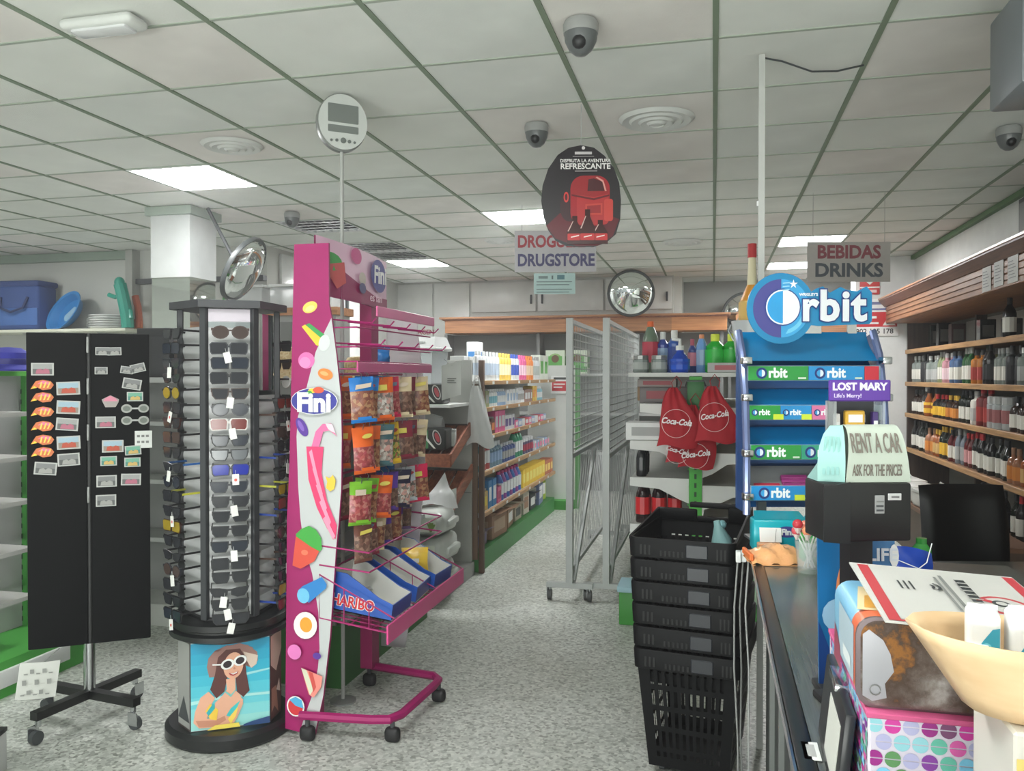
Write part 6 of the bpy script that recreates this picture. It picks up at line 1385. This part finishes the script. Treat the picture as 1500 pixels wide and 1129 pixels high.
# ------------------------------------------------------------------ customer display with the car hire tent
t = thing('customer_display', 'black customer display box on a square post behind the biscuit tin', 'display', (.230, 1.46, .95), R(16)); t.scale = (.86, .86, .975)
BX_ = C(14, 15, 16, .5)
MB().rbox(-.085, .082, -.05, .04, .292, .388, BX_, .004, 2).build('housing', t)
MB().prism([(-.085, 0), (-.085, .09), (-.035, .098), (-.035, -.004)], 0, .004, C(24, 26, 28, .45), face((0, -.049, .292))).build('side_cover', t)
MB().box(-.022, .022, -.022, .022, .01, .295, C(22, 23, 24, .4)).build('post', t); MB().rbox(-.06, .06, -.06, .06, 0, .014, BX_, .004).build('base', t)
MB().rbox(.012, .03, -.0515, -.0495, .338, .368, C(150, 152, 152, .4), .0005, 1).build('label_sticker', t); MB().rbox(.037, .062, -.0515, -.0495, .360, .371, C(196, 198, 198, .4), .0004, 1).build('badge', t)
pr_ = Print(); pr_.r(.014, .349, .028, .352, DGREY); pr_.r(.014, .342, .028, .345, DGREY); pr_.r(.014, .357, .028, .359, MGREY); pr_.r(.042, .364, .057, .367, C(110, 112, 112)); pr_.put('print', t, face((0, -.0515, 0)))
tn = thing('paper_tent', 'arched translucent paper tent advertising car hire on the black customer display', 'sign', (.230, 1.46, 1.3288), R(16)); tn.scale = (.86, .86, .93)
PAP = C(178, 188, 176, .5); PTL = C(140, 184, 178, .5)
def arch(u, x0, x1, zt=.098):
    # u along the arch from front bottom over the top to the back bottom
    a = u*PI; y = -.042*math.cos(a); z = zt*math.sin(a)**.62
    return y, z
am = MB(); am.grid(lambda u, v: ((-.040+.125*u)+(.012*(1-2*u))*(math.sin(v*PI)**.6), *arch(v, 0, 0)), 8, 18, PAP); am.build('sheet', tn, sharp=60)
em = MB(); pts = [( -.040+.012*math.sin(v*PI)**.6, *arch(v, 0, 0)) for v in [k/18 for k in range(19)]]
ext_ = [(-.083, -.030, 0), (-.084, -.02, .03), (-.078, -.008, .06), (-.065, .0, .082), (-.045, .005, .094)]
em.add([(-.041, -.042, .0), (-.040, -.0415, .035), (-.038, -.035, .062), (-.034, -.022, .083), (-.029, -.004, .097), (-.084, -.02, .0), (-.084, -.019, .032), (-.078, -.012, .06), (-.067, -.006, .082), (-.052, .0, .096)], [(0, 5, 6, 1), (1, 6, 7, 2), (2, 7, 8, 3), (3, 8, 9, 4)], PTL); em.add([(-.029, -.004, .0975), (-.052, .0, .0965), (-.05, .03, .07), (-.03, .03, .08)], [(0, 1, 2, 3)], PAP)
em.add([(-.084, -.02, 0), (-.084, -.019, .032), (-.078, -.012, .06), (-.067, -.006, .082), (-.052, .0, .096), (-.05, .04, .0), (-.08, .04, 0)], [(0, 1, 2, 3, 4, 5, 6)], PTL)
em.build('end_sheet', tn)
INK = C(112, 104, 96, .6)
text('RENT A CAR', .050, INK, tn, Matrix.Translation((.019, -.0385, .066)) @ Matrix.Rotation(R(68), 4, 'X'), .015, sx=.335, name='lettering'); text('ASK FOR THE PRICES', .028, INK, tn, face((.020, -.0436, .020), 0, -2), .012, sx=.36)
pr_ = Print(.0012); [pr_.p([(-.016+.009*q, .045), (-.012+.009*q, .045), (-.008+.007*q, .078), (-.012+.007*q, .078)], C(124, 172, 168)) for q in range(4)]; [pr_.r(-.016+.008*q, .012, -.011+.008*q, .026, C(124, 172, 168)) for q in range(4)]; pr_.put('print', tn, face((-.062, -.031, 0), -27, 9))
# blue display card with base
t = thing('card_stand', 'tall blue advertising card in a black holder behind the biscuit tin', 'card stand', (.245, 1.535, .952), R(10))
CBL = C(26, 104, 160, .3)
MB().prism(rrect(-.066, 0, .066, .272, .01), 0, .004, CBL, face((0, 0, 0), 0, 3)).build('card', t)
pr_ = Print(.0046); pr_.p([(-.066, .0), (-.02, .0), (-.066, .12)], C(30, 66, 130, .3)); pr_.p(ell(-.022, .19, .012, .045, 14, rot=-10), C(226, 140, 90, .3)); pr_.p(ell(-.03, .13, .03, .03, 14), C(150, 190, 220, .3)); pr_.p(ell(.064, .235, .008, .02, 12), WHITE); pr_.put('print', t, face((0, 0, 0), 0, 3))
text('LIFE', .03, C(214, 220, 226), t, face((.044, .012, .235), 0, 3) @ Matrix.Translation((0, 0, .006)), .03)
MB().rbox(-.07, .07, -.03, .03, -.001, .012, BLACK, .003).build('holder', t)
t = thing('clip_board', 'black edged slab with a white paper strip standing beside the petal patterned box', 'holder', (.165, 1.22, .951), R(-2))
MB().rbox(-.012, .002, -.12, .12, 0, .125, C(34, 36, 38, .35), .004, M=Matrix.Rotation(R(6), 4, 'Y')).build('slab', t); MB().box(-.0135, -.0125, -.10, .02, .02, .10, C(196, 198, 190), Matrix.Rotation(R(6), 4, 'Y')).build('paper', t)
MB().rbox(-.016, .004, -.03, .05, .118, .130, CHROME, .003, M=Matrix.Rotation(R(6), 4, 'Y')).build('clip', t)
t = tag(MB().rbox(-.012, .012, -.03, .03, 0, .0015, WHITE, .0005, 1).build('paper_slip', None, (.140, 1.27, .9515)), 'small white paper slip lying near the counter edge', 'paper'); MB().box(-.006, .006, -.02, .02, .0016, .0019, LGREY).build('print', t)

# ------------------------------------------------------------------ petal box, biscuit tin, sign, tray
t = thing('petal_box', 'white cardboard box printed with rows of coloured petals under the biscuit tin', 'box', (.335, 1.215, .951))
MB().rbox(-.155, .16, -.165, .17, 0, .148, C(206, 200, 214, .45), .003, 1).build('body', t)
petals = [C(*c, .4) for c in ((120, 190, 220), (150, 206, 214), (150, 40, 130), (140, 196, 206), (92, 164, 214), (120, 70, 110), (126, 60, 150), (206, 90, 160), (170, 170, 206), (196, 60, 150), (200, 120, 170), (96, 180, 160), (70, 90, 180), (90, 140, 90))]
def petal(cx, cz, r, lower):
    pts = [(cx-r, cz)]
    for k in range(1, 8): a = PI-PI*k/8; pts.append((cx+r*math.cos(a), cz+(-1 if lower else 1)*r*.98*math.sin(a)))
    pts.append((cx+r, cz))
    return pts
rp = random.Random(3); pr_ = Print(.0004, .000012)
for row_ in range(8):
    for k in range(16):
        x = -.148+.0200*k+(.0100 if row_ % 2 else 0); z = .136-.0198*row_
        if x > .15: continue
        c1 = petals[(rp.randrange(14))]
        for lw in (0, 1):
            pp_ = [(min(.157, max(-.153, a)), max(.001, b)+(-.0007 if lw else .0007)) for a, b in petal(x, z, .0090, lw)]; pr_.p(pp_, c1)
pr_.put('print', t, face((0, -.165, 0)))
sidep = Print(.0004, .000012)
for row_ in range(8):
    for k in range(16):
        x = -.148+.0200*k+(.0100 if row_ % 2 else 0); z = .136-.0198*row_
        for lw in (0, 1): sidep.p([(min(.163, max(-.163, a)), max(.001, b)+(-.0007 if lw else .0007)) for a, b in petal(x, z, .0090, lw)], petals[rp.randrange(14)])
sidep.put('side_print', t, face((-.155, 0, 0), -90))
MB().rbox(-.157, .162, -.167, .172, .143, .1495, C(196, 84, 130, .45), .001, 1).build('lid_edge', t)
tin = thing('biscuit_tin', 'worn blue and orange biscuit tin with rusty bare metal end on the petal box', 'tin', (.295, 1.17, 1.1008))
TBL = C(120, 176, 206, .3); TOR = C(214, 106, 70, .3)
def tin_sec(y, mat, s=1.0): pass
sec = rrect(-.125*1, 0, .125, .108, .022, 5)
MB().prism(sec, -.085, .06, TBL, Matrix.Translation((0, 0, 0)) @ Matrix.Rotation(R(90), 4, 'X') ).build('body', tin)
MB().prism([(x*1.001, y*1.002) for x, y in sec], .06, .0995, TOR, Matrix.Rotation(R(90), 4, 'X')).build('band', tin)
MB().prism([(x*1.012, (y-.054)*1.02+.054) for x, y in sec], .0985, .104, C(120, 108, 110, .35, .6), Matrix.Rotation(R(90), 4, 'X')).build('seam', tin)
MB().prism([(x*.97, (y-.054)*.95+.054) for x, y in sec], .104, .1046, m_rust(), Matrix.Rotation(R(90), 4, 'X')).build('metal_end', tin)
MB().prism([(-.119, .014), (-.108, .008), (-.092, .013), (-.094, .03), (-.084, .045), (-.088, .066), (-.096, .082), (-.112, .094), (-.119, .088)], .1048, .1052, C(176, 176, 182, .3, .5), Matrix.Rotation(R(90), 4, 'X')).build('bare_patch', tin)
MB().tube([Vector((-.105+.006*math.cos(a*.6), -.1066, .022+.006*math.sin(a*.6))) for a in range(11)], .0008, MGREY, 4).build('stamp_ring', tin)
pr_ = Print(.0006, .0003); pr_.r(-.04, .02, .08, .09, C(176, 196, 206, .3)); pr_.p([(-.085, .0), (-.02, .0), (-.03, .03), (-.08, .05)], C(150, 70, 90, .3)); pr_.r(.0, .03, .06, .045, C(206, 214, 214)); pr_.put('print', tin, face((-.125, 0, 0), -90))
pt_ = Print(.0006, .0003); pt_.p([(-.12, -.07), (.05, -.07), (.05, .04), (-.1, .05)], C(226, 206, 160, .3)); pt_.p([(-.11, -.06), (-.05, -.06), (-.06, .02), (-.1, .0)], C(214, 160, 70, .3)); pt_.put('top_print', tin, Matrix.Translation((0, 0, .108)))
# notice lying on the tin
from mathutils import Vector as V
P0, P1, P3 = V((.187, 1.275, 1.2265)), V((.405, 1.275, 1.2165)), V((.195, 1.035, 1.2105))
ex = (P1-P0).normalized(); ey = (P0-P3); ey = (ey-ex*ey.dot(ex)).normalized(); ez = ex.cross(ey)
NF = Matrix(((ex.x, ey.x, ez.x, P3.x), (ex.y, ey.y, ez.y, P3.y), (ex.z, ey.z, ez.z, P3.z), (0, 0, 0, 1))) @ Matrix.Translation((0, 0, .0045)) @ Matrix.Diagonal((.88, 1, 1, 1))
t = tag(ob('table_sign', MB().prism([(0, 0), (.24, 0), (.235, .24), (-.005, .24)], -.002, 0, C(196, 196, 192, .35)).mesh('table_sign')), 'white notice with thick red border lying aslant on the biscuit tin', 'sign'); t.matrix_basis = NF
pr_ = Print(.0003, .0002); RD = C(184, 62, 70, .4)
pr_.r(.006, .006, .022, .234, RD); pr_.r(.218, .006, .234, .234, RD); pr_.r(.006, .004, .234, .009, RD)
pr_.r(.0225, .012, .2175, .234, C(192, 192, 187, .35))
o_ = (.178, .10)
pr_.p(ell(*o_, .036), RD); pr_.p(ell(*o_, .029), C(192, 192, 187, .35)); pr_.p([(o_[0]-.028, o_[1]+.014), (o_[0]-.022, o_[1]+.022), (o_[0]+.028, o_[1]-.014), (o_[0]+.022, o_[1]-.022)], RD); pr_.p(ell(o_[0]-.003, o_[1]+.006, .012), DGREY); pr_.p(ell(o_[0]-.003, o_[1]+.006, .007), C(192, 192, 187, .35))
for k in range(3): pr_.p([(.05+.008*k, .13), (.053+.008*k, .13), (.053+.008*k, .165), (.05+.008*k, .165)], DGREY)
for r_ in (.012, .02): pr_.p(ell(.088, .148, r_, n=12, a0=-50, a1=50)+ell(.088, .148, r_-.004, n=12, a0=50, a1=-50), DGREY)
me = pr_.mesh('print', 0); ob('print', me, t)
pr_ = Print(.0034, .0002)
for x0, x1, y0, y1, c in ((.136, .150, .052, .105, DGREY), (.136, .150, .112, .190, DGREY), (.116, .121, .035, .20, MGREY), (.107, .111, .055, .19, MGREY)): pr_.r(x0, y0, x1, y1, c)
for q in range(9): pr_.r(.134, .060+q*.015, .152, .063+q*.015, C(192, 192, 187, .35))
ob('lettering_print', pr_.mesh('print', 0), t)
# wooden boat tray with tissue packs on a small white carton
t = thing('white_display_box', 'white and yellow display carton with a red edge under the wooden tray', 'box', (.345, .955, .951))
MB().rbox(-.062, .12, -.07, .06, 0, .205, C(204, 200, 190, .4), .003, 1).build('body', t); MB().rbox(-.046, -.042, -.0715, -.07, .0, .205, C(190, 50, 80), .0004, 1).build('red_edge', t)
pr_ = Print(); pr_.r(-.060, .04, -.050, .18, C(214, 190, 110)); [pr_.p(ell(-.02+.035*k, .1+.04*(k % 2), .018, .022, 12), (C(226, 196, 90), C(190, 160, 190), C(214, 120, 120))[k % 3]) for k in range(4)]; pr_.put('print', t, face((0, -.07, 0)))
tr = thing('wooden_tray', 'pale boat shaped thin wooden tray holding tissue packs', 'tray', (.34, .945, 1.1565), R(-4))
TAN = m_wood('pale birch veneer', (214, 180, 138), (226, 196, 156), axis='X', rough=.6)
def boat(s, o=0):
    def f(u, v):
        x = -1+2*u; e = max(0, 1-abs(x)**2.6)**.5
        top = v
        xx = x*(.085+.055*top); yy = s*(.052+.018*top)*e
        return (xx, yy, .003+(.075+.006*x*x)*top)
    return f
b = MB(); b.grid(boat(-1), 24, 5, TAN); b.grid(boat(1), 24, 5, TAN); 
bt = [boat(-1)(k/24, 0) for k in range(25)]+[boat(1)(k/24, 0) for k in range(23, 0, -1)]
b.add(bt, [tuple(range(len(bt)))], TAN); o_ = b.build('hull', tr, sharp=60); md = o_.modifiers.new('thickness', 'SOLIDIFY'); md.thickness = .0022; md.offset = 0
WT = C(232, 233, 232, .35); TEALP = C(60, 160, 186, .3)
for k in range(5):
    p = tr.matrix_basis @ V((-.066+.037*k, .006-.004*(k % 2), .012+.002*(k % 2)))
    t = thing('tissue_pack', 'white and teal pocket tissue pack standing in the wooden tray, %s from the tray tip' % nth(k+1), 'tissue pack', p, R(-12+3*k), 'tissue packs in the wooden tray')
    bm = MB().rbox(-.0155, .0155, -.02, .02, 0, .088, WT, .006, 3).build('pouch', t)
    pr_ = Print(.0004); pr_.p([(-.0145, .012), (.0145, .012), (.0145, .074), (.008, .072), (.0, .06), (-.0145, .034)], TEALP); pr_.p(ell(.003, .048, .006, .01, 12), C(120, 200, 214)); pr_.p(ell(.003, .048, .0045, .008, 12), TEALP); pr_.put('print', t, face((0, -.02, 0)))
    MB().box(-.014, .014, -.001, .001, .0875, .0925, C(238, 238, 238)).build('seal', t)
p = tr.matrix_basis @ V((-.082, -.012, .046))
t = thing('paper_leaflet', 'small white and blue leaflet leaning in the tip of the wooden tray', 'leaflet', p, R(-20)); MB().rbox(-.013, .018, -.001, .001, -.004, .022, WHITE, .0004, 1).build('sheet', t); MB().box(-.008, .006, -.0016, -.001, .004, .015, C(60, 130, 180)).build('print', t)

# ------------------------------------------------------------------ desk and chair behind the counter
dk = thing('desk', 'low dark grey work desk behind the counter', 'desk', (1.15, 3.55, 0), R(12))
MB().rbox(-.4, .65, -.35, .16, .72, .75, C(88, 90, 86, .25, .2), .004).build('top', dk)
for x, y in ((-.36, -.31), (.6, -.31), (-.36, .12), (.6, .12)): MB().box(x-.02, x+.02, y-.02, y+.02, 0, .72, DGREY).build('leg', dk)
MB().box(-.34, .58, -.33, -.315, .3, .72, DGREY).build('modesty_panel', dk)
cs = thing('card_machine', 'flat dark till box with a glossy top on the nearer edge of the desk', 'till', (1.18, 2.98, .0), R(11))
MB().rbox(-.32, .5, -.2, .2, 0, .80, C(40, 43, 46, .35), .01).build('body', cs); MB().rbox(-.32, .5, -.2, .2, .801, .815, C(70, 72, 74, .15), .003).build('glass_top', cs); MB().rbox(-.30, .1, -.206, -.2, .6, .76, C(30, 32, 36), .003).build('drawer', cs)
t = thing('blue_pen', 'blue pen lying on the desk', 'pen', (1.02, 3.35, .7575), R(20)); MB().cyl((-.06, 0, 0), (.06, 0, 0), .006, C(44, 50, 180, .3), n=8).build('barrel', t); MB().cyl((.06, 0, 0), (.08, 0, 0), .0065, C(30, 36, 140), n=8).build('cap', t)
t = thing('loose_paper', 'crumpled white receipt slips on the desk beside the blue card', 'paper', (.86, 3.30, .752)); MB().grid(lambda u, v: (-.06+.12*u, -.05+.1*v, .012+.012*math.sin(9*u)*math.cos(7*v)), 7, 6, WHITE).build('sheet', t); MB().grid(lambda u, v: (-.02+.1*u, -.03+.05*v, .034+.008*math.sin(8*u+4*v)), 6, 4, OFFW).build('slip', t)
t = thing('red_pack', 'small dark red pack on the desk under the receipt slips', 'packet', (.80, 3.42, .751)); MB().rbox(-.04, .04, -.03, .03, 0, .03, C(150, 50, 56), .004).build('body', t); MB().box(-.03, .03, -.0305, -.03, .008, .02, OFFW).build('label', t)
ch = thing('office_chair', 'black padded office chair with tall curved back behind the desk', 'chair', (1.165, 4.34, 0), R(14))
BKL = C(14, 15, 17, .4)
def chb(s):
    def f(u, v):
        x = (u-.5)*.42*(1-.05*abs(v-.5)); e = (max(0, 1-abs(2*u-1)**5)*max(0, 1-abs(2*v-1)**7))**.5
        return (x, .02+.05*(2*u-1)**2*-1+s*.05*e+.06*v*v, .50+.475*v)
    return f
b = MB(); b.grid(chb(-1), 14, 14, BKL); b.grid(lambda u, v: chb(1)(1-u, v), 14, 14, BKL); b.build('backrest', ch, sharp=60)
MB().rbox(-.24, .24, -.42, -.02, .42, .52, BKL, .04, 3).build('seat', ch); MB().cyl((0, -.25, .12), (0, -.25, .42), .025, DGREY).build('gas_column', ch); MB().box(-.03, .03, -.05, .08, .46, .56, DGREY).build('back_bracket', ch)
for a in range(5):
    A = R(72*a+20); c = MB().tube([(0, -.25, .12), (.28*math.cos(A), -.25+.28*math.sin(A), .07)], .018, BLACK, 6).build('foot', ch)
    MB().cyl((.28*math.cos(A)-.015, -.25+.28*math.sin(A), .028), (.28*math.cos(A)+.015, -.25+.28*math.sin(A), .028), .028, BLACK).build('wheel', c)

# ------------------------------------------------------------------ liquor wall
lw = thing('liquor_shelving', 'long wall of wooden liquor shelves with a deep moulded cornice', 'shelving', (2.2, 7.3, 0))
Y0, Y1 = -4.2, 2.30
MB().box(.22, .245, Y0, Y1, 0, 2.1, C(110, 114, 106, .7)).build('back_panel', lw)
for k, yy in enumerate([Y0+.02, -2.9, -1.55, -.2, 1.05, Y1-.03]): MB().box(-.19 if k in (0, 5) else .13, .22, yy-.02, yy+.02, 0, 2.08, DARKWOOD).build('upright', lw)
LZ = [1.775, 1.435, 1.105, .74, .36]
for z in LZ:
    s_ = MB().box(-.18, .22, Y0, Y1, z-.03, z, m_wood('brown shelf board', (96, 68, 46), (136, 100, 66))).build('shelf', lw); MB().rbox(-.205, -.18, Y0, Y1, z-.04, z+.004, m_wood('amber shelf edge', (140, 100, 58), (190, 146, 92)), .003, 1).build('shelf_edge', s_)
MB().box(-.40, .22, Y0, Y1-.05, 2.06, 2.24, WOOD).build('fascia', lw)
for k in range(4): MB().box(-.408, -.40, Y0, Y1-.05, 2.065+k*.043, 2.098+k*.043, WOOD).build('fascia_board', lw)
MB().prism([(-.41, 0), (-.47, .06), (-.47, .09), (.22, .09), (.22, 0)], Y0, Y1, m_wood('reddish cornice', (92, 56, 42), (124, 80, 58)), Matrix.Translation((0, 0, 2.24)) @ Matrix(((1, 0, 0, 0), (0, 0, 1, 0), (0, 1, 0, 0), (0, 0, 0, 1)))).build('cornice', lw)
MB().box(-.478, -.47, Y0, Y1, 2.315, 2.33, C(176, 120, 90, .3)).build('cornice_lip', lw)
for k, yy in enumerate((-.15, .48, 1.12)): MB().box(.205, .219, yy, yy+.5, 1.84, 2.03, C(178, 180, 174)).build('wall_tile', lw)
for k, (yy, zz) in enumerate(((-1.62, 2.075), (-1.36, 2.08), (-1.12, 2.07))):
    t = thing('paper_notice', 'white printed sheet taped to the liquor cornice, '+nth(k+1)+' of three counted from the counter', 'notice', (2.2-.4095, 7.3+yy, zz)); MB().box(-.002, 0, -.09, .09, 0, .165, C(190, 190, 184)).build('sheet', t)
    pr_ = Print(.0026); [pr_.r(-.07, .03+q*.02, .06-(q % 3)*.02, .036+q*.02, MGREY) for q in range(6)]; pr_.put('print', t, face((0, 0, 0), -90))
t = thing('black_speaker', 'black speaker standing on the liquor cornice', 'speaker', (2.02, 5.75, 2.3305), R(0)); MB().rbox(-.1, .06, -.08, .08, 0, .26, BLACK, .008).build('cabinet', t); MB().cyl((-.1, 0, .17), (-.108, 0, .17), .055, DGREY, n=16).build('cone', t); MB().cyl((-.1, 0, .06), (-.106, 0, .06), .03, DGREY, n=14).build('tweeter', t)
t = thing('dark_frame', 'dark upright frame leaning on the liquor cornice', 'frame', (2.0, 6.05, 2.3305)); MB().rbox(-.03, .0, -.1, .1, 0, .34, C(40, 42, 44), .004).build('border', t); MB().box(-.032, -.03, -.08, .08, .03, .31, MGREY).build('picture', t)
DG = C(20, 30, 24, .12); DBR = C(44, 26, 18, .12); BLK = C(18, 18, 20, .2); AMB = C(150, 80, 30, .12); CLR = C(150, 160, 154, .08, alpha=.75); GRN = C(34, 86, 44, .12); REDW = C(90, 18, 24, .15); PINKB = C(206, 150, 160, .15, alpha=.85); BLUG = C(70, 100, 140, .12); HON = C(190, 120, 46, .12)
LW = C(220, 218, 208, .5); LY = C(226, 180, 50, .5); LR = C(170, 50, 44, .5); LBK = C(40, 40, 44, .5); LO = C(206, 130, 50, .5); LG2 = C(150, 170, 60, .5)
shelf_nm = ['top', 'second', 'third', 'fourth', 'bottom']
kinds = {
 1: [('spirit', .042, .27, CLR, LGREY, LW, 'clear spirit bottle with white label'), ('spirit', .042, .28, C(40, 44, 46, .3), BLACK, LBK, 'black gin bottle with dark label'), ('spirit', .046, .26, CLR, WHITE, LGREY, 'clear wide bottle with grey label'), ('wine', .038, .29, C(150, 160, 120, .1, alpha=.85), LGREY, LW, 'pale green bottle with white label'), ('spirit', .045, .27, PINKB, WHITE, C(226, 200, 206), 'pink gin bottle with pale label'), ('spirit', .048, .28, BLUG, DGREY, LW, 'blue grey bottle with white diamond label'), ('wine', .04, .30, GRN, C(190, 192, 188), LW, 'green bottle with silver cap'), ('spirit', .045, .27, HON, DGREY, LR, 'amber bottle with red label'), ('wine', .038, .31, BLK, BLACK, LBK, 'slim black bottle')],
 2: [('squat', .05, .25, DBR, BLACK, LW, 'dark squat bottle with white oval label'), ('spirit', .042, .28, BLK, WHITE, LW, 'black bottle with white stripe label'), ('flask', .055, .27, AMB, BLACK, LY, 'amber liqueur bottle with yellow label'), ('squat', .05, .22, BLK, RED, LY, 'short black bottle with yellow label'), ('squat', .05, .22, DBR, LY, LO, 'short brown bottle with orange label'), ('spirit', .042, .27, DG, BLACK, LW, 'dark green bottle with white label'), ('spirit', .05, .27, LW, LGREY, C(180, 180, 176), 'white carton like bottle'), ('spirit', .055, .30, C(120, 34, 36, .4), RED, LR, 'red boxed bottle'), ('jar', .06, .24, C(200, 206, 206, .1, alpha=.7), LGREY, C(150, 90, 90), 'clear boxed gift bottle')],
 3: [('wine', .04, .29, BLK, BLACK, LW, 'black bottle with big white label'), ('wine', .04, .29, DG, BLACK, LW, 'green wine bottle with white label'), ('squat', .045, .25, C(160, 110, 80, .12), C(150, 110, 80), LO, 'rosé brown bottle'), ('squat', .045, .25, AMB, LY, C(206, 170, 110), 'amber brandy bottle'), ('wine', .038, .29, DG, LY, LY, 'green wine bottle with yellow label'), ('wine', .038, .28, REDW, BLACK, LW, 'red wine bottle with pale label'), ('wine', .038, .30, C(120, 130, 140, .2), LGREY, LGREY, 'silver bottle'), ('wine', .038, .28, REDW, RED, C(206, 150, 150), 'red wine bottle with spotted label'), ('wine', .04, .3, BLK, RED, LW, 'dark wine bottle with red cap')],
 4: [('wine', .038, .30, BLK, BLACK, LBK, 'black wine bottle with dark label'), ('wine', .038, .30, DG, BLACK, LW, 'dark wine bottle with cream label'), ('wine', .038, .31, BLK, RED, LW, 'black wine bottle with red cap')]}
rl = random.Random(21); cl_ = {}
def put_bottle(i, y, it, x=None, xw=''):
    kind, r, h, b_, c_, l_, d_ = it
    cl_[(i, d_, xw)] = cl_.get((i, d_, xw), 0)+1
    bottle('liquor_bottle', kind, r, h, (x if x else 2.08+rl.uniform(-.012, .02), y, LZ[i]+.001), b_, c_, l_, '%s, %s such from the pillar, %s liquor shelf%s' % (d_, nth(cl_[(i, d_, xw)]), shelf_nm[i], xw), 'bottle', 'bottles on the liquor shelves', rz=rl.uniform(0, 6))
for i in (1, 2, 3):
    seq = []
    for it in kinds[i]: seq += [it]*(3 if it[6][:5] in ('clear', 'dark ', 'short', 'green') else 2)
    y = 9.45; k = 0
    while y > 5.75:
        it = seq[k % len(seq)]
        put_bottle(i, y, it); k += 1; y -= 2*it[1]+rl.uniform(.012, .05)
for k in range(9): put_bottle(4, 7.2-k*.17, kinds[4][k % 3])
for k in range(16): put_bottle(1, 9.2-k*.21, (kinds[1][0], kinds[1][2], kinds[1][3])[k % 3], 2.26, ' behind') if all(abs(9.2-k*.21-(7.3+u)) > .09 for u in (-.2, 1.05, -1.55)) else None
bottle('wine_bottle', 'wine', .045, .275, (2.03, 6.5, LZ[0]+.001), BLK, C(30, 32, 30), LW, 'single big black wine bottle on the top liquor shelf', 'bottle', None)
for k, (y, c, h) in enumerate(((9.2, DG, .3), (8.9, BLK, .3), (8.45, C(60, 40, 36), .26), (7.6, DG, .24), (7.0, C(70, 74, 70), .2))):
    carton('gift_carton', .12, .1, h*.8, (2.2, y, LZ[0]+.001), c, C(90, 92, 88), 'dark gift carton on the top liquor shelf, '+nth(k+1)+' from the far pillar', 'box', 'gift cartons on the top liquor shelf')
# low shelf goods behind the counter: white trays and bags
lo = thing('low_ledge', 'low wooden ledge in front of the liquor shelves behind the counter', 'ledge', (1.72, 6.9, 0))
MB().box(-.12, .22, -1.2, 2.2, .40, .43, C(120, 84, 60, .5)).build('board', lo); MB().box(-.10, .2, -1.2, 2.2, 0, .40, C(84, 66, 52)).build('front_panel', lo)
for k in range(5):
    t = thing('foam_tray', 'white packed tray in the row on the low ledge, '+nth(k+1)+' from the far end', 'tray', (1.72, 8.55-k*.42, .431), R(rl.uniform(-8, 8)), 'white trays on the low ledge')
    MB().rbox(-.1, .1, -.18, .18, 0, .12, C(206, 204, 198, .4), .02, 3).build('tub', t); MB().rbox(-.105, .105, -.185, .185, .118, .14, C(216, 216, 212, .25), .006).build('lid', t)
for k in range(4):
    t = thing('plastic_bag', 'crumpled pale plastic bag on the low ledge, '+nth(k+1)+' beyond the chair', 'bag', (1.66, 6.7-k*.28, .431), R(40*k), 'pale bags on the low ledge')
    MB().ball((0, 0, .11), .11, C(190, 188, 180, .35, alpha=.92), 10, (1, 1.1, .95)).build('pouch', t); MB().tube([(0, 0, .2), (.02, .01, .25), (-.02, .03, .27)], .014, OFFW, 5).build('knot', t)
